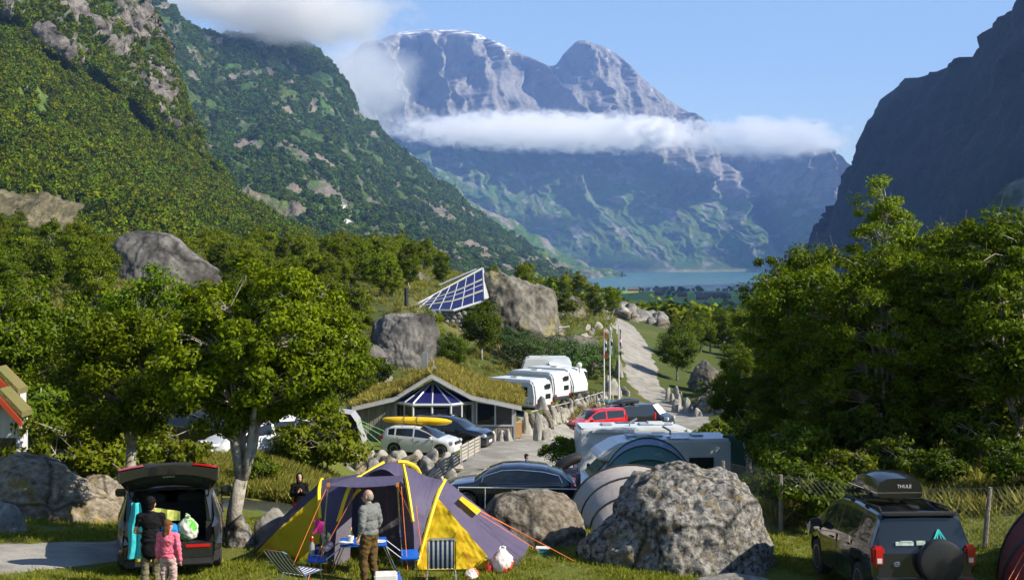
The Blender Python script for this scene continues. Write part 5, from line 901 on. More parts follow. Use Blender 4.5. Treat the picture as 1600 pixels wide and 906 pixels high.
MB().add([(-1.6, .9, 2.75), (-1.6, -1.5, 2.75), (1.5, -1.7, 2.2), (1.5, .9, 2.2), (-1.6, .9, 2.72), (-1.6, -1.5, 2.72), (1.5, -1.7, 2.17), (1.5, .9, 2.17)], [(0, 1, 2, 3), (7, 6, 5, 4), (0, 3, 7, 4), (1, 5, 6, 2), (2, 6, 7, 3), (0, 4, 5, 1)]).build('canopy', pm('awning_cloth', (.66, .72, .80), (.6, .66, .74), 3, .7), aw)
for y in (-1.65, .85): MB().tube([(1.48, y, 0), (1.48, y, 2.18)], .025, 6).build('pole', CHROME, aw)

# ------------------------------------------------------------------ buildings
def boards(name, c1, c2, scale=7., axis='X'):
    """weathered vertical boarding"""
    m = bpy.data.materials.new(name); m.use_nodes = True; nt = m.node_tree; b = nt.nodes['Principled BSDF']; b.inputs['Roughness'].default_value = .85; MATS[name] = m
    tc = nt.nodes.new('ShaderNodeTexCoord'); mp = nt.nodes.new('ShaderNodeMapping'); mp.inputs['Scale'].default_value = (14, 14, .6); nt.links.new(tc.outputs['Object'], mp.inputs[0])
    N = nt.nodes.new('ShaderNodeTexNoise'); N.inputs['Scale'].default_value = 1.4; N.inputs['Detail'].default_value = 5; nt.links.new(mp.outputs[0], N.inputs[0])
    r = nt.nodes.new('ShaderNodeValToRGB'); r.color_ramp.elements[0].position = .35; r.color_ramp.elements[1].position = .65; r.color_ramp.elements[0].color = (*c1, 1); r.color_ramp.elements[1].color = (*c2, 1); nt.links.new(N.outputs[0], r.inputs[0]); nt.links.new(r.outputs[0], b.inputs[0]); return m
GREYW = boards('weathered_boards', (.16, .145, .125), (.30, .275, .24)); ALU = pm('aluminium', (.55, .57, .58), (.5, .52, .53), 3, .4, metal=.3); WOOD = pm('pine_wood', (.42, .24, .10), (.5, .3, .14), 4, .6); BARGE = pm('fascia_grey', (.40, .38, .35), (.33, .31, .29), 3, .7)
HG = glassmat('window_glass', (.02, .025, .035), .02, clear=.35); HGB = pm('blue_glass', (.012, .014, .085), (.016, .018, .10), 2, .25, spec=.25)
SOD = pm('turf', (.16, .13, .05), (.11, .13, .03), 1.5, .95, bump=1., bscale=8, c3=(.22, .10, .04))
YB = 77.0; hb = empty('grey_house', (UX(675, YB), YB, -5.0), 0, 'grey wooden house with turf roof and a glazed bay', 'house'); OX = UX(675, YB)
def hx(u): return UX(u, YB)-OX
def hz(v): return CZ-(v-H0)/F*YB+5.0
fas = [(552, 636), (617, 621), (675, 585), (736, 618), (815, 635)]; fp = [(hx(u), hz(v)) for u, v in fas]; DEP = 10.
def roofz(x): return float(np.interp(x, [a for a, b in fp], [b for a, b in fp]))
def wallb(name, x0, x1, y0, mat, top=True, th=.14):
    xs = sorted({x0, x1}|{a for a, b in fp if x0 < a < x1}); poly = [(x0, 0), (x1, 0)]+[(x, roofz(x)-.12) for x in xs[::-1]]; return MB().prism(poly, y0, y0+th, 'y').build(name, mat, hb)
xl, xr, xa, xb = hx(560), hx(806), hx(617), hx(738)
nb_l = 16
for i in range(nb_l):      # boards of the left gable wall and under the window, each its own
    a = xl+(xa-xl)*i/nb_l; b = xl+(xa-xl)*(i+1)/nb_l-.012; MB().prism([(a, 0), (b, 0), (b, roofz(b)-.14), (a, roofz(a)-.14)], -.02-.012*(i % 2), .05, 'y').build('wall_board', GREYW, hb)
for i in range(16):
    a = xb+.16+(xr-xb-.16)*i/16; b = a+(xr-xb-.16)/16-.012; MB().prism([(a, 0), (b, 0), (b, 1.0), (a, 1.0)], -.02-.012*(i % 2), .05, 'y').build('wall_board', GREYW, hb)
wallb('front_wall', xl, xa, .05, GREYW)
MB().bx(xb+.02, xr, .05, .19, 0, 1.0).build('window_parapet', GREYW, hb)
for x in (xa, xb, xr-.12): MB().bx(x-.02, x+.14, -.05, .12, 0, roofz(x+.06)-.14).build('corner_post', BARGE, hb)
MB().prism([(xb+.16, 2.45), (xr, 2.05), (xr, roofz(xr)-.12), (xb+.16, roofz(xb+.16)-.12)], .05, .19, 'y').build('lintel', GREYW, hb)
wf = MB().bx(xb+.2, xr-.14, -.06, .06, .98, 1.08); wf.prism([(xb+.2, 2.42), (xr-.14, 2.1), (xr-.14, 2.2), (xb+.2, 2.52)], -.06, .06, 'y'); 
wf.bx(xb+.2, xb+.3, -.058, .058, 1.0, 2.45).bx(xr-.24, xr-.14, -.058, .058, 1.0, 2.15).bx(xb+1.33, xb+1.43, -.055, .055, 1.0, 2.3); wfo = wf.build('window_frame', ALU, hb)
for a, b in ((xb+.3, xb+1.33), (xb+1.43, xr-.24)): MB().prism([(a, 1.08), (b, 1.08), (b, 2.45-(b-xb-.2)*.15), (a, 2.45-(a-xb-.2)*.15)], -.01, .0, 'y').build('pane', HG, wfo)
for s, x in ((0, xl), (1, xr-.14)): MB().bx(x, x+.14, .2, DEP-.2, 0, roofz(x)-.15).build('side_wall', GREYW, hb)
MB().bx(xl, xr, DEP-.3, DEP-.16, 0, 1.6).build('back_wall', GREYW, hb); MB().bx(xl+.1, xr-.1, .2, DEP-.3, -.3, .02).build('floor', WOOD, hb)
for i in range(3): MB().bx(xb+.7+.9*i, xb+1.2+.9*i, 2.0, 2.5, .02, .95).build('dining_chair', WOOD, hb)
MB().bx(xb+.3, xr-.3, 1.2, 1.9, .75, .82).build('dining_table', WOOD, hb)
# glazed bay
bp = [(xa+.1, 0.0), (hx(648), -1.3), (hx(706), -1.3), (xb-.02, 0.0)]; ze = hz(629); bay = MB(); zt = hz(596); apx = Vector((hx(676), .35, zt))
for i in range(3):
    a, b = Vector((*bp[i], 0)), Vector((*bp[i+1], 0)); n_ = 2
    for k in range(n_):
        p, q = a.lerp(b, k/n_), a.lerp(b, (k+1)/n_); MB().add([(p.x, p.y, .1), (q.x, q.y, .1), (q.x, q.y, ze), (p.x, p.y, ze)], [(0, 1, 2, 3)]).build('bay_pane', HG, hb, fix=False); bay.tube([(p.x, p.y, 0), (p.x, p.y, ze)], .07, 4)
        MB().add([(p.x, p.y, ze+.08), (q.x, q.y, ze+.08), tuple(apx)], [(0, 1, 2)]).build('bay_roof_pane', HGB, hb, fix=False); bay.tube([(p.x, p.y, ze+.08), tuple(apx)], .06, 4)
    bay.tube([(a.x, a.y, ze), (b.x, b.y, ze)], .10, 4); bay.tube([(a.x, a.y, .05), (b.x, b.y, .05)], .08, 4)
bay.tube([(*bp[3], 0), (*bp[3], ze)], .07, 4); bay.tube([(*bp[3], ze), tuple(apx)], .06, 4); bay.build('bay_frame', ALU, hb)
MB().bx(xa+.3, xa+.42, -.2, -.08, 0, ze).build('wooden_post', WOOD, hb); MB().bx(xb-.5, xb-.38, .3, .42, 0, ze).build('wooden_post', WOOD, hb)
MB().bx(xa, xb, 2.5, 2.6, 0, ze+.5).build('inner_wall', DARK, hb)
# turf roof: slabs, fascia and sod
for (xA, zA), (xB, zB) in zip(fp[:-1], fp[1:]):
    MB().add([(xA, -.7, zA-.06), (xB, -.7, zB-.06), (xB, -.7, zB+.10), (xA, -.7, zA+.10), (xA, -.62, zA-.06), (xB, -.62, zB-.06), (xB, -.62, zB+.10), (xA, -.62, zA+.10)], [(0, 1, 2, 3), (7, 6, 5, 4), (0, 4, 5, 1), (3, 2, 6, 7), (0, 3, 7, 4), (1, 5, 6, 2)]).build('bargeboard', BARGE, hb)
    MB().add([(xA, -.76, zA-.16), (xB, -.76, zB-.16), (xB, -.76, zB-.02), (xA, -.76, zA-.02), (xA, -.70, zA-.16), (xB, -.70, zB-.16), (xB, -.70, zB-.02), (xA, -.70, zA-.02)], [(0, 1, 2, 3), (7, 6, 5, 4), (0, 4, 5, 1), (3, 2, 6, 7), (0, 3, 7, 4), (1, 5, 6, 2)]).build('lower_bargeboard', ALU, hb)
xs = np.linspace(fp[0][0], fp[-1][0], 60); ys = np.linspace(-.6, DEP, 40); Xg, Yg = np.meshgrid(xs, ys); base = np.interp(Xg, [a for a, b in fp], [b for a, b in fp])
sag = .12*fbm(np.stack([Xg, Yg, 0*Xg], -1), 3); sod = link('turf_roof', npmesh('turf_roof', np.stack([Xg, Yg, base+.12+sag], -1).reshape(-1, 3), gridfaces(40, 60)), SOD, hb)
link('roof_deck', npmesh('roof_deck', np.stack([Xg, Yg, base-.08], -1).reshape(-1, 3), gridfaces(40, 60)), GREYW, hb)
MB().bx(hx(654), hx(662), 3.2, 3.6, roofz(hx(658)), roofz(hx(658))+1.5).build('chimney', pm('chimney_zinc', (.22, .24, .24), (.28, .3, .3), 2, .5, metal=.4), hb); MB().tube([(hx(677), .3, hz(586)), (hx(677), .3, hz(586)+.9)], .02, 5).build('aerial', ALU, hb); MB().bx(hx(674), hx(681), .2, .3, hz(586)+.2, hz(586)+.5).build('weather_box', BARGE, hb)
M_roof = leafmat('roof_blades', (.20, .20, .03), (.36, .31, .07), (.42, .33, .14), .3, .4, .15); rg = np.random.default_rng(9); n = 3200; x = rg.uniform(xs[0], xs[-1], n); y = rg.uniform(-.5, DEP, n)
rt = [tuft('roof_tuft', 18, .26, .012, .12, 20+k, M_roof) for k in range(2)]; sg = scatter('turf_grass', rt, np.stack([x, y, np.interp(x, [a for a, b in fp], [b for a, b in fp])+.1], -1), 1., 12); sg.parent = hb
for k_ in ('category',): del sg[k_]
sod['kind'] = 'structure' if False else 'part'; del sod['kind']

# glass roofed house on the hill
gh = empty('glass_roof_house', tuple(G(690, 128)), 0, 'house with a slanting glazed roof leaning against the massive rock', 'house'); g0 = gh.location.copy()
def gp(u, v, Y): return P(u, v, Y)-g0
A, B_, Cc, D = gp(634, 485, 127), gp(709, 485, 123), gp(757, 470, 125), gp(754, 419, 133)
def basep(s): return A.lerp(B_, s/.62) if s < .62 else B_.lerp(Cc, (s-.62)/.38)
RD = lambda s_: A.lerp(D, min(1, .24+.76*s_))
fr = MB(); cols = [HGB, pm('blind_cream', (.42, .40, .28), (.36, .34, .24), 3, .4)]
for i in range(7):
    s0, s1 = i/7, (i+1)/7
    for t0, t1 in ((0, .34), (.34, .68), (.68, 1)):
        a, b, c_, d_ = basep(s0).lerp(RD(s0), t0), basep(s1).lerp(RD(s1), t0), basep(s1).lerp(RD(s1), t1), basep(s0).lerp(RD(s0), t1)
        tri = i == 0; m_ = a.lerp(d_, .45); n_ = b.lerp(c_, .45)
        MB().add([a, b, c_, d_], [(0, 1, 2, 3)]).build('roof_pane', cols[0], gh, fix=False)
        e1, e2 = b.lerp(c_, .84), a.lerp(d_, .84); off = Vector((0, -.03, .03)); MB().add([e2+off, e1+off, c_+off, d_+off], [(0, 1, 2, 3)]).build('blind', cols[1], gh, fix=False)
    fr.tube([basep(s1), RD(s1)], .06, 4)
fr.tube([A, B_, Cc], .12, 4); fr.tube([A, D], .10, 4); fr.tube([D, Cc], .10, 4); fr.tube([basep(k/7).lerp(RD(k/7), .5) for k in range(8)], .05, 4); fr.build('glazing_bars', ALU, gh)
MB().tube([gp(687, 446, 137), gp(745, 421, 137)], .14, 4).build('back_ridge', ALU, gh); MB().add([D, Cc, gp(768, 462, 131), gp(760, 430, 135)], [(0, 1, 2, 3)]).build('flashing', ALU, gh, fix=False)
w0, w1 = gp(638, 486, 124), gp(745, 486, 124); MB().add([w0, w1, gp(745, 530, 124), gp(638, 530, 124), gp(638, 486, 130), gp(745, 486, 130), gp(745, 500, 130), gp(638, 500, 130)], [(0, 1, 2, 3), (0, 4, 5, 1), (1, 5, 6, 2), (0, 3, 7, 4)]).build('wall_core', DARK, gh)
random.seed(4); sw = [rock_mesh('wall_stone', (.66, .3, .44), 90+k, 2, cuts=6, blocky=.6, rough=.08) for k in range(3)]
for me in sw: me.materials.append(R_grey)
for r_ in range(7):
    for c_ in range(11): link('wall_stone', random.choice(sw), None, gh, tuple(gp(640+c_*9.4+(r_ % 2)*4, 528-r_*6, 123.9)))
MB().tube([gp(635, 478, 122), gp(635, 450, 122)], .2, 8).build('chimney_pipe', PLAS, gh)

# red gabled cabin at the left edge
def gable(loc, half, hw_, hr_, dep, label):
    r = empty('red_gabled_cabin', loc, 0, label, 'cabin'); RB = paint('barge_red', (.42, .05, .02), .5); wl = boards('cabin_boards', (.42, .43, .45), (.55, .56, .58))if 'cabin_boards' not in MATS else MATS['cabin_boards']
    MB().prism([(-half+.25, 0), (half-.25, 0), (half-.25, hw_+.1), (0, hr_-.12), (-half+.25, hw_+.1)], 0, dep, 'y').build('wall', wl, r)
    for s in (-1, 1):
        for k, (o_, h_) in enumerate(((0, .2), (-.2, .12))): MB().prism([(0, hr_+o_*.4), (s*half, hw_+o_*.4-.05), (s*half, hw_-h_+o_*.4-.05), (0, hr_-h_+o_*.4)], -.45+.04*k, -.40+.04*k, 'y').build('bargeboard', RB, r)
        MB().prism([(0, hr_), (s*half, hw_), (s*half, hw_+.16), (0, hr_+.18)], -.38, .35, 'y').build('turf_roof', SOD, r)
    MB().bx(-.5, .3, -.03, -.005, .9, 1.7).build('window', GL, r); return r
gable(tuple(P(2, 408, 36.4)+Vector((0, 0, -.6-CZ))), .62, 2.75, 3.35, .9, 'red gabled cabin with turf roof behind the porch gable'); gable(tuple(P(8, 408, 34.8)+Vector((0, 0, -.6-CZ))), .6, 2.3, 2.9, .7, 'lower red gabled porch with turf roof at the left edge')

# ------------------------------------------------------------------ tents
def fabric(name, c, trans=.25): return pm(name, c, tuple(x*.88 for x in c), 1.6, .6, bump=.7, bscale=3.2, trans=trans, spec=.3)
PUR = fabric('tent_purple', (.115, .10, .18)); PURG = fabric('tent_greyviolet', (.17, .155, .20)); YEL = fabric('tent_yellow', (.82, .58, .015), .35); SLV = pm('sleeve_yellow', (.85, .62, .02), None, 3, .6)
def crv(pts, n): return [Vector(q) for q in cr1(np.array([P(*p) for p in pts]), np.linspace(0, len(pts)-1, n))]
tz = Vector((UX(600, 25.5), 25.5, 0.)); tn = empty('dome_tent', tz, 0, 'large purple and yellow dome tent pitched on the lawn', 'tent')
def loc(ps): return [tuple(Vector(p)-tz) for p in ps]
def patch(name, curves, mat, nu=14, nv=18, wr=.012):
    nu, nv = nu*2, nv*3
    rows = [crv(c, nu) for c in curves]; A_ = np.array([[list(q) for q in r] for r in rows]); S_ = cr1(A_, np.linspace(0, len(curves)-1, nv))
    S_ = S_+((wr+.006)*fbm(S_*np.array([2.2, 2.2, 5.]), 3)+.011*fbm(S_*np.array([9., 4., 2.2])+S_[..., 2:3]*np.array([5., 0, 0]), 2, ridged=True))[..., None]*np.array([.3, -1, .4]); S_ -= np.array(tz); return link(name, npmesh(name, S_.reshape(-1, 3), gridfaces(nv, nu)), mat, tn)
AL = [(512, 889, 24.5), (500, 810, 24.8), (498, 768, 25.2), (503, 749, 25.8), (509, 775, 26.6), (513, 850, 27.2)]
C1 = [(521, 889, 24.45), (528, 815, 24.6), (548, 758, 24.9), (575, 738, 25.7), (578, 765, 26.9), (572, 850, 27.6)]
C2 = [(575, 757, 24.5), (585, 748, 24.6), (597, 733, 25.2), (610, 722, 26.0), (614, 745, 27.2), (614, 850, 27.8)]
C3 = [(648, 889, 24.45), (645, 815, 24.6), (637, 762, 24.9), (630, 727, 25.8), (645, 752, 26.9), (655, 850, 27.6)]
C4 = [(649, 889, 24.5), (655, 822, 24.7), (658, 775, 25.0), (664, 743, 25.8), (675, 765, 26.7), (684, 850, 27.4)]
AR = [(650, 890, 24.5), (668, 825, 24.8), (683, 776, 25.2), (695, 750, 25.8), (706, 775, 26.6), (713, 850, 27.2)]
patch('left_roof', [AL, C1], PUR); patch('dome_roof', [C1[2:], C2[2:], C3[2:]], PUR, 12, 24); patch('right_roof', [C3, C4, AR], PUR, 16, 22, .02)
patch('door_panel', [C1[:3], [(546, 886, 24.9), (549, 820, 24.95), (552, 762, 25.0)]], PURG, 8, 8, .02); patch('door_panel', [[(628, 886, 24.9), (627, 820, 24.95), (626, 762, 25.0)], C3[:3]], PURG, 8, 8, .02)
patch('left_yellow_panel', [[(374, 888, 25.2), (374.5, 888, 25.2)], [(440, 888.5, 24.8), (440, 822, 25.1)], [(514, 889, 24.4), (500, 768, 25.15)]], YEL, 14, 18, .03)
patch('left_top_strip', [[(370, 887, 25.25), (374, 881, 25.6)], [(440, 822, 25.1), (436, 813, 25.4)], [(500, 768, 25.15), (501, 752, 25.7)]], PUR, 6, 18)
patch('left_back_panel', [[(374, 881, 25.6), (375, 882, 25.7)], [(436, 813, 25.4), (440, 850, 26.8)], [(501, 752, 25.7), (511, 850, 27.2)]], PUR, 10, 14)
patch('right_yellow_panel', [[(650, 890, 24.45), (683, 777, 25.15)], [(715, 889, 24.45), (716, 815, 24.85)], [(773, 887, 24.5), (775, 885, 24.5)]], YEL, 14, 18, .035)
patch('right_top_panel', [[(683, 777, 25.15), (697, 750, 25.8)], [(718, 817, 24.85), (737, 783, 25.9)], [(773, 887, 24.5), (785, 820, 26.2)], [(808, 890, 24.7), (827, 851, 26.5)]], PUR, 10, 22, .03)
patch('right_back_panel', [[(697, 750, 25.8), (713, 850, 27.2)], [(737, 783, 25.9), (750, 845, 27.3)], [(785, 820, 26.2), (800, 848, 27)], [(827, 851, 26.5), (826, 850, 26.7)]], PUR, 10, 16)
patch('vent_flap', [[(717, 780, 25.3), (722, 775, 25.6)], [(745, 804, 25.35), (752, 797, 25.65)]], YEL, 4, 4)
def sleeve(pts, r=.038, n=18, name='pole_sleeve', mat=SLV): MB().tube(loc(crv(pts, n)), r, 6).build(name, mat, tn, smooth=True)
off = lambda ps, d=.06: [(u, v-.6, y-d) for u, v, y in ps]
sleeve(off(AL[1:4])); sleeve(off(AR[:4], .04)); sleeve(off(C1[1:4])+[(600, 722, 25.9)]); sleeve(off(C3[1:4])); sleeve([(622, 722, 25.9), (634, 722, 25.95), (648, 729, 26.2), (656, 740, 26.4)], .045)
sleeve([(541, 800, 25.1), (552, 775, 25.05), (563, 764, 25.0)], .03); sleeve([(546, 818, 25.2), (550, 838, 25.2)], .03)
patch('awning', [[(506, 758, 23.75), (549, 745, 25.0)], [(564, 761, 23.7), (590, 744, 25.0)], [(622, 757, 23.75), (633, 742, 25.0)]], PUR, 8, 20)
for a_, b_ in (((513, 757, 23.7), (499, 908, 23.55)), ((621, 757, 23.7), (629, 884, 23.9))): MB().tube(loc([P(*a_), P(*b_)]), .014, 6).build('awning_pole', CHROME, tn)
for u_ in (513, 621): MB().box(tuple(P(u_, 757, 23.68)-tz), (.05, .04, .07)).build('pole_tip', pm('orange_tip', (.7, .22, .01), None, 3, .5), tn)
patch('inner_tent', [[(556, 884, 26.2), (562, 764, 26.3)], [(600, 884, 26.3), (600, 758, 26.4)], [(640, 884, 26.2), (634, 764, 26.3)]], PURG, 10, 16, .05)
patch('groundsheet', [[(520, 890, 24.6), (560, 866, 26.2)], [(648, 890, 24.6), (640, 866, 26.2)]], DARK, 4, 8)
for u_ in (586, 603): MB().tube(loc(crv([(u_, 764, 25.9), (u_+1, 790, 25.9), (u_+2, 812, 25.9)], 5)), .03 if u_ == 603 else .012, 5).build('door_tie', pm('tie_mauve', (.20, .10, .14), None, 3, .7), tn)
ROPE = pm('guy_orange', (.85, .20, .03), (.75, .16, .02), 8, .6)
for a_, b_ in [((511, 760, 23.7), (448, 906, 22.9)), ((560, 760, 24.0), (490, 888, 23.6)), ((512, 830, 24.2), (481, 905, 23.0)), ((622, 760, 23.7), (661, 848, 24.4)), ((627, 760, 24.0), (637, 890, 23.7)), ((751, 799, 25.5), (880, 866, 26.0)), ((750, 803, 25.4), (842, 860, 25.4)), ((650, 790, 24.6), (664, 902, 23.3)), ((725, 860, 24.6), (748, 900, 23.5)), ((430, 845, 24.9), (375, 893, 24.2)), ((715, 830, 24.7), (735, 888, 24.2)), ((752, 798, 25.6), (905, 880, 25.2)), ((498, 815, 24.5), (510, 895, 23.4))]:
    q = P(*b_); MB().tube(loc([P(*a_), q]), .006, 4).build('guy_rope', ROPE, tn)
def tunnel(name, hoops, cols, label, seam, nang=22, parent=None):
    """hoops: (u centre, Y, half width m, height m, ground z); panels between hoops are parts"""
    r = empty(name, (UX(hoops[0][0], hoops[0][1]), hoops[0][1], hoops[0][4]), 0, label, 'tent'); o0 = Vector(r.location)
    H_ = [[Vector((UX(u, Y)+w*math.cos(a), Y, z+h*math.sin(a)**.85))-o0 for a in np.linspace(0, math.pi, nang)] for u, Y, w, h, z in hoops]
    for i in range(len(H_)-1):
        A_ = np.array([[list(q) for q in H_[i]], [list(q) for q in H_[i+1]]]); S_ = np.array([A_[0]+(A_[1]-A_[0])*t-np.array([0, 0, 1])*(.05*4*t*(1-t))*np.sin(np.linspace(0, math.pi, nang))[:, None] for t in np.linspace(0, 1, 6)])
        link('panel', npmesh('panel', S_.reshape(-1, 3), gridfaces(6, nang)), cols[i % len(cols)], r)
    for k, q in enumerate(H_): MB().tube([p+Vector((0, 0, .01)) for p in q], .03, 5).build('pole_sleeve', seam, r)
    MB().add([tuple(p) for p in H_[-1]], [tuple(range(nang))]).build('end_panel', cols[-1], r, fix=False); MB().add([tuple(p) for p in H_[0]], [tuple(range(nang))]).build('end_panel', cols[0], r, fix=False); return r
SAND = fabric('tent_sand', (.50, .45, .42)); GRN = fabric('tent_green', (.015, .12, .04)); LAV = fabric('tent_lavender', (.30, .33, .50))
tw = tunnel('tunnel_tent', [(985, 33, 1.35, .8, -.6), (985, 31.8, 1.5, 1.33, -.5), (1000, 30.6, 1.42, 1.14, -.4), (1014, 29.4, 1.35, .90, -.35), (1022, 28.8, 1.2, .4, -.3)], [SAND], 'sand coloured tunnel tent with dark pole sleeves behind the big boulder', PLAS)
MB().bx(-1.12, -1.06, -3.2, -3.12, .35, .75).build('window_strip', pm('strip_blue', (.08, .12, .4), None, 3, .5), tw)
tunnel('tunnel_tent', [(1013, 45, 1.45, 1.75, -2.35), (1012, 44, 1.55, 2.08, -2.25), (1012, 43, 1.55, 2.05, -2.1), (1012, 42, 1.55, 1.85, -2.0), (1012, 41.2, 1.5, 1.45, -1.95)], [LAV, LAV, LAV, fabric('tent_teal', (.10, .21, .19))], 'lavender tunnel tent with green stripes in front of the motorhomes', GRN)
gt = empty('ridge_tent', tuple(P(1160, 408, 55)+Vector((0, 0, -3.2-CZ))), 0, 'dark green tent with a pale front beside the motorhome\'s rear', 'tent')
MB().add([(-.75, .6, 0), (-.75, .6, 1.55), (.05, -.6, 1.62), (.05, -.6, 0), (.9, .9, 0), (.45, .3, .8), (-.75, 2, 0), (-.1, 1.8, 1.5)], [(0, 1, 2, 3), (1, 7, 5, 2), (0, 6, 7, 1)]).build('green_wall', fabric('tent_darkgreen', (.02, .06, .045)), gt)
MB().grid([[(.05+.02*math.sin(k*2)+t*(.9-.05)*.35*(k/8), -.6+.3*t, 1.6*(1-k/8)*(1-.5*t)) for t in np.linspace(0, 1, 6)] for k in range(9)]).build('pale_front', fabric('tent_pale', (.55, .48, .46)), gt); MB().add([(.05, -.6, 1.62), (.4, -.3, .8), (.9, .2, .55), (.95, .7, 0), (.5, .1, 0)], [(0, 1, 2, 3, 4)]).build('side_flap', PURG, gt, fix=False)
MB().tube([(.05, -.62, 0), (.05, -.62, 1.66)], .02, 6).build('pole', CHROME, gt)
rt_ = tunnel('red_tent', [(1690, 25.4, 1.3, .9, .0), (1700, 24.6, 1.6, 1.5, .0), (1708, 23.4, 1.75, 1.75, .0), (1712, 22.2, 1.65, 1.5, .0), (1712, 21.3, 1.4, .6, .0)], [fabric('tent_red', (.26, .035, .03)), fabric('tent_red2', (.30, .04, .03)), fabric('tent_red3', (.22, .03, .028))], 'red and grey dome tent cut by the right edge', PLAS)
for a_, b_ in (((1600, 862, 22), (1576, 905, 21.2)), ((1600, 880, 21.8), (1586, 906, 21.3))): MB().tube([P(*a_)-Vector(rt_.location), P(*b_)-Vector(rt_.location)], .006, 4).build('guy_rope', ROPE, rt_)
at = empty('awning_tent', tuple(G(543, 71)), 0, 'small grey awning tent with green ropes beside the grey house', 'tent')
MB().grid([[(x, y, z) for x, z in ((-1.1, 1.5), (-.6, 1.75), (.3, 1.62), (.6, 1.2), (.75, .6), (1.0, 0))] for y in (-1., 0, 1.)]).build('canopy', fabric('tent_dove', (.42, .42, .46)), at); MB().add([(-1.1, .95, 0), (-1.1, .95, 1.5), (.3, .95, 1.6), (.8, .95, 0)], [(0, 1, 2, 3)]).build('inner_tent', DARK, at, fix=False)
for a_, b_ in (((.6, -1, 1.2), (2.1, -1.3, 0)), ((.5, -1, 1.3), (2.9, -1.0, 0)), ((.6, 0, 1.2), (3.4, -.6, .1)), ((.7, -1, .9), (1.6, -1.6, 0))): MB().tube([a_, b_], .012, 4).build('guy_rope', pm('rope_green', (.25, .65, .15), None, 3, .5), at)
bl = empty('tarpaulin_roll', tuple(P(885, 408, 50)+Vector((0, 0, -3.4-CZ))), 0, 'dark rolled tarpaulin over a navy trailer beside the motorhome\'s nose', 'tarpaulin'); NAVY = fabric('navy_cloth', (.03, .035, .08), .0)
MB().grid([[(x, .28*math.cos(a)*s_, .95+zz+.24*math.sin(a)*s_) for a in np.linspace(0, 6.283, 13)[:-1]] for x, zz, s_ in ((-.45, .25, .6), (-.4, .27, 1), (0, .5, 1.05), (.3, .65, .95), (.55, .68, .7), (.6, .68, .3))], closed=True).build('roll', PLAS, bl, smooth=True); MB().box((.1, .1, .6), (.9, .8, 1.2)).build('trailer_cover', NAVY, bl, bevel=.18)

# ------------------------------------------------------------------ fences, rails, flags, lamp
def railing(name, pts, posts, label, r=.03, h=.9, mat=ALU, mid=True, dz=0.):
    o0 = Vector(pts[0]); o = empty(name, o0, 0, label, 'railing'); MB().tube([Vector(p)-o0 for p in pts], r, 6).build('handrail', mat, o)
    for p in posts: MB().tube([Vector(p)-o0, Vector(p)-o0-Vector((0, 0, h))], r*.9, 6).build('post', mat, o)
    return o
p0, p1, p2 = P(830, 643, 87), P(895, 627, 99), P(942, 612, 108); railing('metal_railing', [p0-Vector((0, 0, .6)), p0, p1, p2], [p0.lerp(p1, .5), p1, p1.lerp(p2, .5), p2], 'metal handrail on top of the retaining wall', .035)
q0, q1, q2 = P(716, 761, 43), P(800, 762, 43), P(905, 764, 43); railing('metal_railing', [q0, q1, q2], [q0, q0.lerp(q1, .5), q1, q1.lerp(q2, .5), q2], 'pale metal rail in front of the midnight blue car', .022, .8)
q0, q1 = P(858, 512, 130), P(890, 510, 133); railing('metal_railing', [q0, q0.lerp(q1, .5), q1], [q0, q0.lerp(q1, .5), q1], 'small metal railing beside the massive rock', .04, .8)
wfn = empty('wooden_fence', tuple(P(719, 724, 57)), 0, 'weathered plank fence beside the stream crossing', 'fence'); n0, n1 = P(719, 724, 57)*1, P(749, 706, 63); WG = pm('plank_grey', (.42, .40, .36), (.34, .32, .29), 5, .85)
d_ = (n1-n0); ang = math.atan2(d_.y, d_.x); L_ = d_.length
for k in range(5):
    c_ = (n1-n0)*.5+Vector((0, 0, .12+.155*k)); MB().box((0, 0, 0), (L_, .03, .10)).build('plank', WG, wfn, loc=tuple(c_)).rotation_euler = (0, -math.asin(d_.z/L_), ang)
for t in (.02, .35, .68, .98): MB().box(tuple(d_*t+Vector((.03, .03, .38))), (.09, .09, .85)).build('post', WG, wfn)
wire = empty('wire_fence', tuple(G(1380, 26.5)), 0, 'wire mesh fence on leaning wooden posts behind the dark car', 'fence'); w0 = Vector(wire.location); FW = pm('fence_wire', (.10, .10, .09), None, 3, .6); POST = pm('post_wood', (.28, .25, .21), (.20, .18, .15), 6, .9, bump=.6, bscale=20)
fpts = [(1130, 31, 0), (1220, 28.2, 0), (1375, 27.2, 0), (1538, 25.9, .10), (1700, 25, 0)]
for u, Y, ln in fpts: b = G(u, Y, -.1); MB().tube([b-w0, b-w0+Vector((ln*.5, 0, .65)), b-w0+Vector((ln*1.2, 0, 1.32))], [.055, .05, .04], 7).build('post', POST, wire)
ms = MB()
for (u0, Y0, _), (u1, Y1, _) in zip(fpts[:-1], fpts[1:]):
    a, b = G(u0, Y0, .05)-w0, G(u1, Y1, .05)-w0; up = Vector((0, 0, 1.15)); n_ = int((b-a).length/.11)
    for k in range(-10, n_):
        t0, t1 = max(k, 0)/n_, min(k+10, n_)/n_; za, zb_ = max(-k, 0)/10, min(10, n_-k)/10
        ms.tube([a.lerp(b, t0)+up*za, a.lerp(b, t1)+up*zb_], .0028, 3, cap=False); ms.tube([a.lerp(b, t0)+up*(1-za), a.lerp(b, t1)+up*(1-zb_)], .0028, 3, cap=False)
    for z in (0, 1.): ms.tube([a+up*z, b+up*z], .004, 3)
ms.build('wire_mesh', FW, wire, fix=False)
CLR = {'r': (.62, .03, .04), 'w': (.75, .75, .76), 'b': (.02, .03, .16), 'k': (.02, .02, .02)}
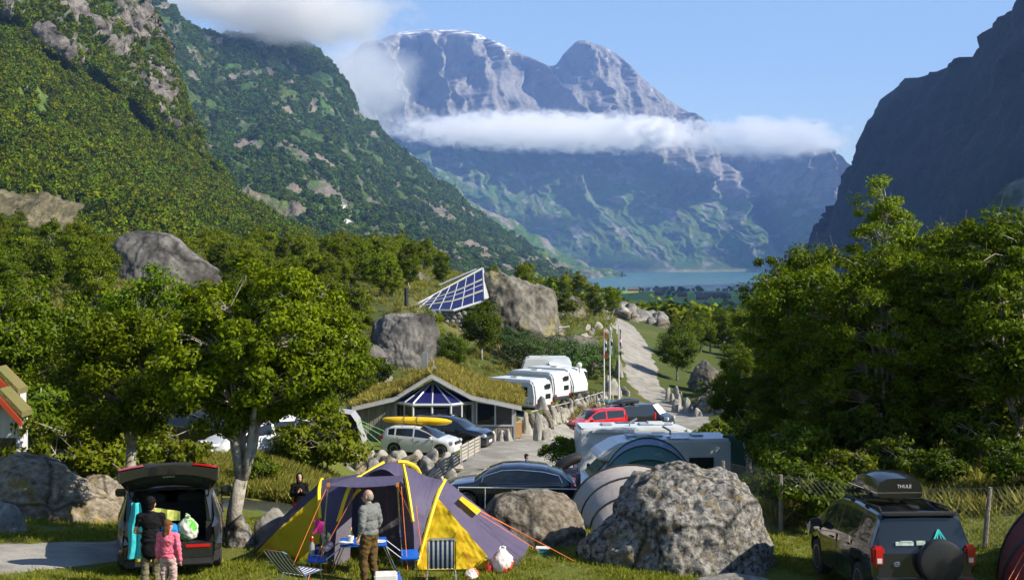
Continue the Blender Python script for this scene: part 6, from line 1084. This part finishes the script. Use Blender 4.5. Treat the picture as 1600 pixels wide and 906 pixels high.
for u, vt, vb, Y, bands, lab in [(944, 514, 626, 105.5, 'rrwbwrr', 'left flagpole with a red flag hanging limp'), (953, 508, 622, 106.5, 'wwwbww', 'middle flagpole with a white flag hanging limp'), (967, 510, 619, 108, 'kkrwbrwk', 'right flagpole with a dark red and white flag hanging limp')]:
    b = P(u, vb, Y); t = P(u, vt, Y); o = empty('flagpole', tuple(b), 0, lab, 'flagpole'); h = t.z-b.z; MB().tube([(0, 0, -.3), (0, 0, h*.5), (0, 0, h)], [.06, .05, .03], 8).build('pole', WHITEP, o); MB().lathe([(.05, h), (.06, h+.05), (.0, h+.1)], 8).build('finial', pm('finial_gold', (.6, .45, .1), None, 3, .3, metal=.8), o)
    n_ = len(bands); fl = None
    for k, ch in enumerate(bands):
        z1, z0 = h-.15-2.2*k/n_, h-.15-2.2*(k+1)/n_; m_ = pm('flag_'+ch, CLR[ch], None, 5, .8, trans=.2); mb_ = MB().grid([[(.06+.13*tt+.03*math.sin(z*5+tt*3), .07*math.sin(tt*5+z*3), z-.15*tt) for tt in np.linspace(0, 1, 5)] for z in np.linspace(z0, z1, 5)]); fl2 = mb_.build('flag' if fl is None else 'flag_band', m_, o if fl is None else fl); fl = fl or fl2
lp = P(905, 640, 103); o = empty('street_lamp', tuple(lp), 0, 'street lamp with a white globe beside the caravans', 'lamp'); MB().tube([(0, 0, -.2), (0, 0, .8), (0, 0, 3.35)], [.07, .06, .04], 8).build('post', PLAS, o); MB().lathe([(.02, 3.3), (.16, 3.38), (.24, 3.55), (.22, 3.7), (.12, 3.8), (.0, 3.82)], 14).build('globe', pm('lamp_globe', (.7, .7, .62), None, 3, .3), o, smooth=True)
# far farmhouses by the lake
random.seed(12)
FH = [(989, 449, 'r', 22, 'long red barn with a dark roof by the lake'), (1011, 453, 'w', 10, 'small white house right of the long red barn'), (1029, 454, 'w', 22, 'long low white building by the lake'), (1030, 461, 'r', 14, 'small red barn in front of the long white building'), (1066, 463, 'r', 14, 'dark red barn among the field trees'), (1092, 463, 'w', 13, 'white farmhouse beside the dark barn'), (1097, 468, 'r', 18, 'red outbuilding in front of the white farmhouse'), (1112, 464, 'k', 24, 'large dark roofed barn in the fields'), (1129, 463, 'w', 16, 'white farmhouse nearest the right hand trees'), (1134, 466, 'k', 14, 'dark barn in front of the right hand farmhouse')]
for u, v, c, w, lab in FH:
    Y = 64*F/(v-H0); Y = min(max(Y, 1950), 2950); p = Vector((UX(u, Y), Y, float(gz(UX(u, Y), Y))-.3)); o = empty('farmhouse', tuple(p), random.uniform(-.3, .3), lab, 'house'); s = w*.55; hh = 4.5; m_ = {'r': pm('barn_red', (.30, .03, .025), None, 1, .8), 'w': pm('house_white', (.75, .75, .73), None, 1, .7), 'k': pm('barn_dark', (.10, .05, .05), None, 1, .8)}[c]
    MB().prism([(-5, 0), (5, 0), (5, hh), (0, hh+4.2), (-5, hh)], -s, s, 'x').build('wall', m_, o)
    for sd in (-1, 1): MB().prism([(0, hh+4.4), (sd*5.6, hh-.35), (sd*5.6, hh-.05), (0, hh+4.75)], -s-.5, s+.5, 'x').build('roof', pm('slate_roof', (.09, .08, .09), (.13, .11, .12), 1, .8) if c != 'w' else pm('tile_roof', (.16, .13, .13), None, 1, .8), o)
    for k in range(3): MB().bx(-s+2+k*(2*s-4)/2-.6, -s+2+k*(2*s-4)/2+.6, -5.05, -4.98, 1.6, 3.2).build('window', GL, o)

# ------------------------------------------------------------------ people
SKIN = pm('skin', (.46, .27, .19), (.42, .24, .17), 12, .55)
def capsule(mb, p0, r0, p1, r1, n=10):
    p0, p1 = Vector(p0), Vector(p1); d = p1-p0; L = max(d.length, 1e-4); d = d/L; pts, rs = [], []
    for a in np.linspace(-math.pi/2, 0, 5): pts.append(p0+d*math.sin(a)*r0); rs.append(max(r0*math.cos(a), .0015))
    for a in np.linspace(0, math.pi/2, 5): pts.append(p1+d*math.sin(a)*r1); rs.append(max(r1*math.cos(a), .0015))
    up = Vector((0, 0, 1)) if abs(d.z) < .9 else Vector((0, 1, 0)); a = d.cross(up).normalized(); b = a.cross(d); vs_ = []
    for p, r in zip(pts, rs): vs_ += [p+(a*math.cos(2*math.pi*k/n)+b*math.sin(2*math.pi*k/n))*r for k in range(n)]
    m = len(pts); fs = [(i*n+k, i*n+(k+1) % n, (i+1)*n+(k+1) % n, (i+1)*n+k) for i in range(m-1) for k in range(n)]+[tuple(range(n))[::-1], tuple(range((m-1)*n, m*n))]; mb.add(vs_, fs)
def ball(mb, c, r, rot=None):
    V, Fc = ico(3); M = rot or Matrix.Identity(3); mb.add([Vector(c)+M@Vector((p[0]*r[0], p[1]*r[1], p[2]*r[2])) for p in V], [tuple(int(i) for i in f) for f in Fc])
def skinned(name, mb, vox, mat, parent, it=4, fac=.5, wr=0.):
    """one continuous surface out of overlapping pieces"""
    me = mb.mesh(name); o = bpy.data.objects.new(name, me); C.objects.link(o); bm = bmesh.new(); bm.from_mesh(me); bmesh.ops.recalc_face_normals(bm, faces=bm.faces); bm.to_mesh(me); bm.free()
    r = o.modifiers.new('r', 'REMESH'); r.mode = 'VOXEL'; r.voxel_size = vox; s = o.modifiers.new('s', 'SMOOTH'); s.iterations = it; s.factor = fac
    dg = bpy.context.evaluated_depsgraph_get(); me2 = bpy.data.meshes.new_from_object(o.evaluated_get(dg)); bpy.data.objects.remove(o)
    if wr:
        co = np.empty(len(me2.vertices)*3, np.float32); me2.vertices.foreach_get('co', co); q = co.reshape(-1, 3); no = np.empty_like(co); me2.vertices.foreach_get('normal', no); q = q+no.reshape(-1, 3)*(wr*fbm(q*np.array([9, 9, 16.]), 3))[:, None]; me2.vertices.foreach_set('co', q.astype(np.float32).ravel()); me2.update()
    me2.name = name; me2.materials.clear(); return link(name, me2, mat, parent, smooth=True)
def person(loc, yaw, label, J, S=1., top=None, bottom=None, hair=None, hood=None, shoes=PLAS, sleeve=1., legs=1., topdrop=.0, build=1., glasses=False, jacket=None, longhair=False, bald=False, headturn=0.):
    """faces -y before yaw. J overrides joints; sleeve, legs = how much of the limb the garment covers"""
    D = dict(pel=(0, 0, .94), waist=(0, 0, 1.08), chest=(0, .0, 1.30), neck=(0, .01, 1.47), head=(0, -.01, 1.615), sl=(.185, 0, 1.40), sr=(-.185, 0, 1.40), el=(.235, .03, 1.12), er=(-.235, .03, 1.12), wl=(.25, -.03, .87), wr=(-.25, -.03, .87), hl=(.09, 0, .90), hr=(-.09, 0, .90), kl=(.10, -.02, .50), kr=(-.10, -.02, .50), al=(.105, .02, .09), ar=(-.105, .02, .09), fl=(.0, -.03, -1), fr=(0, -.03, -1))
    D.update(J); D = {k: Vector(v) for k, v in D.items()}; B = build
    o = empty('person', loc, yaw, label, 'person', scale=S)
    b = MB(); R3 = Matrix.Rotation(headturn, 3, 'Z'); hd_ = D['head']; hp = lambda x, y, z: hd_+R3@Vector((x, y, z))
    ball(b, hp(0, .015, .025), (.077, .095, .105), R3); ball(b, hp(0, -.03, -.045), (.058, .062, .075), R3); capsule(b, hp(0, -.088, .01), .011, hp(0, -.108, -.03), .016); ball(b, hp(0, -.08, -.065), (.026, .014, .01), R3)
    for s in (-1, 1): ball(b, hp(s*.08, .01, -.005), (.014, .024, .034), R3)
    capsule(b, D['neck']-Vector((0, 0, .04)), .057*B, hp(0, .01, -.06), .052)
    ball(b, D['chest'], (.165*B, .105*B, .17)); ball(b, D['waist'], (.14*B, .10*B, .15)); ball(b, D['pel'], (.155*B, .11*B, .12)); capsule(b, D['sl'], .058, D['sr'], .058)
    for s in 'lr':
        e, w = D['e'+s], D['w'+s]; capsule(b, D['s'+s], .052*B, e, .040*B); capsule(b, e, .040*B, w, .026); f = D['f'+s].normalized(); side = (w-e).cross(f); side = Vector((0, 1, 0)) if side.length < .02 else side.normalized(); nrm = f.cross(side).normalized()
        capsule(b, w, .026, w+f*.045, .030)
        for k in range(4):
            t = (k-1.5)*.017; L = (.058, .072, .068, .052)[k]; p0 = w+f*.055+side*t; p1 = p0+f*L*.6+nrm*.010; capsule(b, p0, .010, p1, .009, 7); capsule(b, p1, .009, p1+f*L*.35+nrm*.024, .0075, 7)
        capsule(b, w+f*.02+side*.022, .012, w+f*.06+side*.045+nrm*.01, .0095, 7)
        h, k_, a = D['h'+s], D['k'+s], D['a'+s]; capsule(b, h, .082*B, k_, .056*B); capsule(b, k_, .055*B, a, .036)
    skinned('body', b, .0115, SKIN, o)
    if top:
        m = MB(); ball(m, D['chest'], (.19*B, .128*B, .19)); ball(m, D['waist'], (.168*B, .125*B, .17)); capsule(m, D['sl'], .072, D['sr'], .072); capsule(m, D['neck']-Vector((0, 0, .10)), .085*B, D['neck']-Vector((0, 0, .025)), .068*B)
        if topdrop: ball(m, D['pel']+Vector((0, 0, .02)), (.178*B, .132*B, topdrop))
        for s in 'lr':
            sh, e, w = D['s'+s], D['e'+s], D['w'+s]; t = min(sleeve*2, 1); capsule(m, sh, .070*B, sh.lerp(e, t), .058*B)
            if sleeve > .5: capsule(m, e, .057*B, e.lerp(w, (sleeve-.5)*2), .044*B)
        skinned('top', m, .014, top, o, 3, .5, .015)
    if jacket:
        m = MB(); ball(m, D['pel']+Vector((0, .0, .03)), (.19*B, .15*B, .10)); ball(m, D['pel']+Vector((0, .06, -.12)), (.17*B, .10, .18)); skinned('waist_jacket', m, .014, jacket, o, 3, .5, .01)
    if bottom:
        m = MB(); ball(m, D['pel'], (.172*B, .127*B, .135))
        for s in 'lr':
            h, k_, a = D['h'+s], D['k'+s], D['a'+s]; t = min(legs*2, 1); capsule(m, h, .098*B, h.lerp(k_, t), .078*B if t == 1 else .09*B)
            if legs > .5: capsule(m, k_, .077*B, k_.lerp(a, (legs-.5)*2), .062*B)
        skinned('trousers', m, .014, bottom, o, 3, .5, .02)
    for s in 'lr':
        a = D['a'+s]; m = MB(); ball(m, a+Vector((0, -.06, -.045)), (.045, .12, .04)); capsule(m, a, .045, a+Vector((0, .01, -.05)), .042); skinned('shoe', m, .012, shoes, o)
    if hair:
        m = MB()
        if bald: ball(m, hp(0, .03, .01), (.080, .09, .085), R3)
        else: ball(m, hp(0, .028, .045), (.092, .102, .100), R3); ball(m, hp(0, .06, -.02), (.078, .06, .085), R3)
        if longhair: capsule(m, hp(0, .06, 0), .075, hp(0, .085, -.19), .06); capsule(m, hp(.045, .06, -.02), .045, hp(.06, .05, -.2), .03); capsule(m, hp(-.045, .06, -.02), .045, hp(-.06, .05, -.2), .03)
        skinned('hair', m, .010, hair, o, 2, .5, .008)
    if hood: m = MB(); ball(m, hp(0, .045, .02), (.105, .11, .135), R3); capsule(m, D['neck'], .09, hp(0, .05, -.05), .1); skinned('hood', m, .012, hood, o)
    for s in (-1, 1): e_ = MB(); ball(e_, hp(s*.032, -.083, .012), (.012, .007, .008), R3); e_.build('eye', pm('eye_dark', (.03, .025, .02), None, 3, .3), o)
    if glasses: g_ = MB(); [g_.tube([hp(s*.034+.028*math.cos(t), -.103, .012+.02*math.sin(t)) for t in np.linspace(0, 6.28, 11)], .003, 4) for s in (-1, 1)]; [g_.tube([hp(s*.062, -.10, .018), hp(s*.084, .01, .015)], .0035, 4) for s in (-1, 1)]; g_.build('glasses', PLAS, o)
    return o
def cloth(name, c, c2=None, scale=14.): return pm(name, c, c2 or tuple(x*.8 for x in c), scale, .9, bump=.3, bscale=60, spec=.1)
mp_ = G(577, 23.2); man = person(mp_, math.radians(-125), 'man in a grey sweater and brown trousers standing before the tent', dict(el=(.25, .05, 1.12), wl=(.26, -.04, .88), er=(-.25, .02, 1.13), wr=(-.27, -.08, .89), head=(0, -.045, 1.60), neck=(0, -.02, 1.465), kl=(.11, -.05, .50), al=(.12, .0, .09), ar=(-.13, .04, .09)), 1.0, top=cloth('sweater_grey', (.17, .18, .18)), bottom=cloth('trousers_brown', (.10, .065, .025)), hair=cloth('hair_grey', (.28, .25, .23)), sleeve=.72, legs=.97, topdrop=.09, build=1.12, glasses=True, bald=True, headturn=math.radians(15))
wv = Vector((-.245, 1, 0)).normalized(); wp = G(236, 21.7)
wom = person(wp, math.radians(190), 'woman in a black T-shirt with a jacket tied round her waist at the open boot', dict(er=(-.24, -.10, 1.15), wr=(-.13, -.36, 1.22), fr=(.2, -.5, .4), el=(.27, -.02, 1.13), wl=(.20, -.24, 1.05), fl=(-.2, -1, .1)), .955, top=cloth('tshirt_black', (.012, .012, .014)), bottom=cloth('trousers_khaki', (.17, .155, .10)), hair=cloth('hair_black', (.010, .009, .009)), sleeve=.28, legs=.97, topdrop=.06, jacket=cloth('jacket_black', (.010, .010, .012)), headturn=-.25)
kid = person(G(263, 21.3), math.radians(172), 'girl in a pink patterned jacket with long brown hair beside the woman', dict(el=(.22, .03, 1.13), wl=(.23, -.02, .90), head=(0, -.01, 1.60)), .79, top=pm('jacket_pink', (.62, .07, .15), (.70, .20, .28), 42, .85, sharp=.04), bottom=cloth('trousers_blush', (.52, .36, .34)), hair=cloth('hair_brown', (.12, .055, .025)), sleeve=.97, legs=.97, topdrop=.12, longhair=True, headturn=-.5, shoes=cloth('shoe_grey', (.1, .1, .1)))
boy = person(tuple(P(468, 408, 33)+Vector((0, 0, -1.1-CZ))), math.radians(12), 'boy in a black hoodie with hands clasped standing by the stream', dict(el=(.24, -.03, 1.12), wl=(.05, -.19, 1.24), fl=(-.4, -.1, 1), er=(-.24, -.03, 1.12), wr=(-.05, -.19, 1.22), fr=(.4, -.1, 1)), .88, top=cloth('hoodie_black', (.010, .010, .011)), bottom=cloth('shorts_red', (.50, .03, .03)), hood=cloth('hoodie_black', (.010, .010, .011)), sleeve=.95, legs=.42, topdrop=.12)
person(tuple(P(823, 408, 51)+Vector((0, 0, -3.3-CZ))), math.radians(90), 'distant person in a blue shirt behind the midnight blue car', dict(), .88, top=cloth('shirt_blue', (.03, .12, .35)), bottom=cloth('trousers_navy', (.03, .03, .06)), hair=cloth('hair_dark', (.03, .02, .015)), sleeve=.3)

# ------------------------------------------------------------------ camping gear
def at(u, v, Y): return P(u, v, Y)
BLUE = pm('picnic_blue', (.01, .13, .60), (.01, .11, .52), 3, .45)
pt = G(568, 23.9); tb = empty('picnic_table', pt, .12, 'blue folding picnic table with attached seats in front of the tent', 'table')
MB().bx(-.43, .43, -.34, .34, .60, .635).build('table_top', BLUE, tb, bevel=.01)
for sx in (-1, 1):
    st_ = MB().bx(sx*.86-.17, sx*.86+.17, -.36, .36, .345, .38).build('seat', BLUE, tb, bevel=.012)
    for y in (-.3, .3): MB().tube([(sx*.98, y, .345), (sx*.98, y, .0)], .013, 6).build('leg', CHROME, tb); MB().tube([(sx*.40, y, .60), (sx*.70, y, .36)], .012, 6).build('brace', CHROME, tb); MB().tube([(sx*.36, y, .60), (sx*.62, y*.9, .0)], .013, 6).build('leg', CHROME, tb); MB().bx(sx*.66, sx*.95, y-.03, y+.03, .325, .346).build('seat_bracket', BLUE, tb)
def small(name, mb, mat, loc_, label, cat, rz=0., smooth=True, parent=None, **k):
    o = mb.build(name, mat, None, smooth=smooth, **k); o.location = loc_; o.rotation_euler = (0, 0, rz); return tag(o, label, cat)
WP = pm('white_plastic', (.72, .72, .70), None, 4, .35); tl_ = pt+Vector((0, 0, .637))
def mug(r=.04, h=.09): return MB().lathe([(r*.85, 0), (r, h), (r*.9, h), (r*.78, .01)], 14)
small('mug', mug(.055, .12), WP, tl_+Vector((-.22, -.1, 0)), 'white mug on the blue picnic table', 'mug'); small('mug', mug(.042, .09), WP, tl_+Vector((-.08, -.14, 0)), 'smaller white mug beside the man\'s hand', 'mug')
small('plate', MB().lathe([(.06, 0), (.15, .02), (.145, .026), (.0, .008)], 20), WP, tl_+Vector((-.30, -.24, 0)), 'white plate at the picnic table\'s left edge', 'plate'); small('plate', MB().lathe([(.06, 0), (.15, .02), (.145, .026), (.0, .008)], 20), WP, tl_+Vector((.28, -.1, 0)), 'white plate at the picnic table\'s right edge', 'plate')
kb = empty('sauce_bottle', tuple(pt+Vector((-.95, -.08, .382))), 0, 'clear bottle with a red cap on the picnic table\'s left seat', 'bottle'); MB().lathe([(.045, 0), (.05, .05), (.05, .2), (.02, .26), (.02, .28)], 12).build('bottle_body', glassmat('bottle_clear', (.4, .4, .42), .1, clear=.4), kb, smooth=True); MB().lathe([(.03, .27), (.03, .34), (.02, .36)], 10).build('cap', RED, kb)
bg_ = empty('rucksack', tuple(pt+Vector((-.80, .1, .382))), 0, 'dark bag lying on the picnic table\'s left seat', 'bag'); m_ = MB(); ball(m_, (0, 0, .09), (.20, .16, .10)); ball(m_, (.12, .02, .15), (.1, .1, .08)); skinned('bag_body', m_, .02, NAVY, bg_, wr=.015); MB().tube([(-.15, 0, .1), (0, -.14, .22), (.15, 0, .15)], .012, 5).build('strap', PLAS, bg_)
cb = empty('cool_box', tuple(G(603, 23.0)), .1, 'white cool box with a turquoise base beside the man', 'cool box'); MB().bx(-.2, .2, -.15, .15, .0, .12).build('base', pm('turquoise', (.02, .35, .42), None, 3, .5), cb, bevel=.02); MB().bx(-.21, .21, -.16, .16, .12, .30).build('lid', WP, cb, bevel=.025)
small('water_bottle', MB().lathe([(.06, 0), (.06, .2), (.025, .27), (.025, .32)], 12), pm('bottle_blue', (.03, .10, .5), None, 3, .25), G(623, 23.0), 'blue water bottle under the right picnic seat', 'bottle')
def stripes(name):
    m = bpy.data.materials.new(name); m.use_nodes = True; nt = m.node_tree; b = nt.nodes['Principled BSDF']; b.inputs['Roughness'].default_value = .8; tc = nt.nodes.new('ShaderNodeTexCoord'); sx = nt.nodes.new('ShaderNodeSeparateXYZ'); nt.links.new(tc.outputs['Object'], sx.inputs[0])
    a = nt.nodes.new('ShaderNodeMath'); a.operation = 'MULTIPLY'; a.inputs[1].default_value = 12.; nt.links.new(sx.outputs[0], a.inputs[0]); f = nt.nodes.new('ShaderNodeMath'); f.operation = 'FRACT'; nt.links.new(a.outputs[0], f.inputs[0])
    r = nt.nodes.new('ShaderNodeValToRGB'); r.color_ramp.interpolation = 'CONSTANT'; e = r.color_ramp.elements; e[0].position = 0; e[0].color = (.018, .03, .11, 1); e[1].position = .5; e[1].color = (.68, .70, .72, 1); x = e.new(.88); x.color = (.25, .3, .45, 1); nt.links.new(f.outputs[0], r.inputs[0]); nt.links.new(r.outputs[0], b.inputs[0]); return m
STR = stripes('deckchair_stripes')
def chair(loc_, rz, label, back=.28, hb_=.62):
    o = empty('camp_chair', loc_, rz, label, 'chair'); sx, sz = .25, .30
    bt = Vector((0, .30+hb_*math.sin(back), sz+hb_*math.cos(back))); b0 = Vector((0, .26, sz))
    MB().grid([[(x, *(b0.lerp(bt, t)+Vector((0, .03*math.sin(math.pi*t), 0)))[1:]) for x in np.linspace(-sx+.02, sx-.02, 9)] for t in np.linspace(.02, .96, 7)]).build('backrest', STR, o); MB().grid([[(x, -.24+.5*t, sz-.02*math.sin(math.pi*t)) for x in np.linspace(-sx+.02, sx-.02, 9)] for t in np.linspace(0, 1, 5)]).build('seat', STR, o)
    MB().tube([(-sx, b0.y, b0.z)]+[(-sx, *b0.lerp(bt, .93)[1:]), (-sx+.06, *bt[1:]), (sx-.06, *bt[1:]), (sx, *b0.lerp(bt, .93)[1:])]+[(sx, b0.y, b0.z)], .013, 6).build('back_frame', CHROME, o); MB().tube([(-sx, b0.y, sz), (-sx, -.25, sz), (sx, -.25, sz), (sx, b0.y, sz)], .013, 6).build('seat_frame', CHROME, o)
    for s in (-1, 1): MB().tube([(s*sx, -.2, sz), (s*(sx+.02), -.26, 0)], .012, 6).build('leg', CHROME, o); MB().tube([(s*sx, .2, sz), (s*(sx+.02), .3, 0)], .012, 6).build('leg', CHROME, o)
    return o
chair(G(690, 23.6), math.pi+.05, 'navy and white striped camp chair in front of the yellow tent panel'); chair(G(472, 22.6), math.pi-.5, 'navy and white striped camp chair reclined at the bottom edge', .75, .7)
def bag(name, u, Y, dims, mats, label, seed, flat=False):
    """a knotted plastic carrier bag: crumpled sack with two ears"""
    o = empty(name, tuple(G(u, Y)), seed*.7, label, 'bag'); V, Fc = ico(4); p = V.copy(); p = p*(1+.16*fbm(p*2.2+seed, 3, ridged=True)-.08)[:, None]*np.array([dims[0]/2, dims[1]/2, dims[2]/2]); p[:, 2] += dims[2]*.46; p[:, 2] = np.maximum(p[:, 2], .005)
    if not flat: p[:, :2] *= (1-.35*sstep(dims[2]*.6, dims[2], p[:, 2]))[:, None]
    link('sack', npmesh('sack', p, Fc), mats, o)
    if not flat:
        for s in (-1, 1): MB().tube([(s*dims[0]*.12, 0, dims[2]*.85), (s*dims[0]*.2, 0, dims[2]*1.05), (s*dims[0]*.05, .02, dims[2]*1.12)], [.03, .022, .01], 6).build('handle', mats, o, smooth=True)
    return o
BAGR = pm('bag_redwhite', (.78, .76, .74), (.80, .09, .03), 3.2, .4, sharp=.03, trans=.2); BAGG = pm('bag_greenwhite', (.75, .78, .72), (.10, .60, .05), 4.5, .45, sharp=.03, trans=.2)
bag('carrier_bag', 785, 24.4, (.42, .36, .44), BAGR, 'full red and white carrier bag at the tent\'s right side', 1.3); bag('carrier_bag', 737, 24.0, (.62, .25, .12), BAGR, 'flattened red and white carrier bag on the grass', 2.2, True)
gc = empty('gas_canister', tuple(G(764, 24.3)), 0, 'small red gas canister between the two carrier bags', 'canister'); MB().lathe([(.07, 0), (.08, .03), (.08, .13), (.04, .18)], 14).build('tank', RED, gc, smooth=True); MB().lathe([(.02, .17), (.02, .24), (.05, .26), (.05, .28)], 10).build('burner', CHROME, gc)
tbx = empty('food_tub', tuple(G(848, 26.3)), -.1, 'white topped turquoise food tub on the grass by the guy ropes', 'tub'); MB().bx(-.13, .13, -.09, .09, 0, .09).build('tub', MATS['turquoise'], tbx, bevel=.015); MB().bx(-.145, .145, -.105, .105, .088, .115).build('lid', WP, tbx, bevel=.01)
cl = [tuple(P(498, 810, 23.95)+Vector((x, y, z))) for x, y, z in ((0, 0, 0),)]; pk = empty('pink_cloth', cl[0], 0, 'pink cloth hanging from the tent\'s guy rope', 'cloth'); MB().grid([[(.18*t-.09+.02*math.sin(k), .05*math.sin(t*7+k), -.05*k-.1*abs(t-.4)) for t in np.linspace(0, 1, 8)] for k in range(6)]).build('cloth_fold', fabric('cloth_pink', (.55, .04, .30)), pk, smooth=True)
pg = empty('hanging_shoe_bag', tuple(P(508, 842, 23.9)), 0, 'small dark green bag hung on the tent pole', 'bag'); m_ = MB(); ball(m_, (-.04, 0, 0), (.07, .06, .12)); ball(m_, (.05, .0, .03), (.06, .05, .1)); skinned('bag_body', m_, .015, cloth('bag_green', (.05, .075, .07)), pg, wr=.01); MB().tube([(0, 0, .1), (0, .01, .22)], .006, 4).build('cord', PLAS, pg)
gp2 = empty('pole_bag', tuple(G(434, 24.3)), .1, 'grey pole bag lying beside the yellow tent panel', 'bag'); MB().tube([(-.22, 0, .03), (-.1, 0, .05), (.1, .01, .05), (.22, 0, .06)], [.02, .05, .05, .02], 8).build('bag_body', cloth('bag_grey', (.25, .25, .28)), gp2, smooth=True)
MBc = MB().tube([P(1198, 836, 26.2), G(1206, 26, .02), G(1225, 25.6, .02), G(1250, 25.3, .02), G(1268, 25.2, .02)], .012, 5); tag(MBc.build('power_cable', PLAS), 'black power cable lying on the grass between boulder and dark car', 'cable')
# things in and on the open car
hx_, hy_ = hd, Vector((-hd.y, hd.x, 0))
def incar(x, y, z): return q5+hx_*x+hy_*y+Vector((0, 0, z))
b_ = bag('carrier_bag', 270, 25, (.42, .34, .42), BAGG, 'green and white carrier bag in the open boot', 3.1); b_.location = incar(-2.02, -.32, .66)
b_ = empty('blue_cool_bag', tuple(incar(-2.05, .0, .665)), 0, 'bright blue soft bag in the open boot', 'bag'); m_ = MB(); ball(m_, (0, 0, .15), (.19, .14, .16)); skinned('bag_body', m_, .02, cloth('bag_blue', (.02, .22, .60)), b_, wr=.02); MB().tube([(-.1, 0, .27), (0, 0, .36), (.1, 0, .27)], .012, 5).build('handle', PLAS, b_)
def towel(u0, u1, v0, v1, Y, c, label):
    p = P((u0+u1)/2, v0, Y); w = (u1-u0)/F*Y; h = (v1-v0)/F*Y; o = empty('towel', tuple(p), 0, label, 'towel'); MB().grid([[(w*(t-.5)*(.55+.45*min(1, k/4))+.01*math.sin(k*.9), .03*math.sin(t*9+k*.3)-.02*k*.1, -h*k/11) for t in np.linspace(0, 1, 10)] for k in range(12)]).build('cloth_fold', fabric('towel_'+label.split()[0], c, .15), o, smooth=True)
towel(200, 224, 785, 872, 22.55, (.05, .55, .62), 'turquoise towel hanging from the open tailgate'); towel(212, 240, 815, 876, 22.6, (.75, .52, .03), 'yellow towel hanging at the open boot\'s left side')
mpp = empty('folded_map', tuple(incar(-2.62, .02, 1.13)), .2, 'yellow green map held open by the woman', 'map'); MB().grid([[(-.22+.44*t, .03*abs(math.sin(t*6.3)), .12*k-.04*t*k) for t in np.linspace(0, 1, 9)] for k in range(3)]).build('sheet', pm('map_paper', (.55, .55, .12), (.30, .42, .12), 9, .7, sharp=.05, c3=(.6, .62, .5)), mpp)
text('lettering', 'quattro', .07, (-2.46, 0, 1.885), (math.radians(118), 0, -math.pi/2), MATS['letter_silver'], t_o)
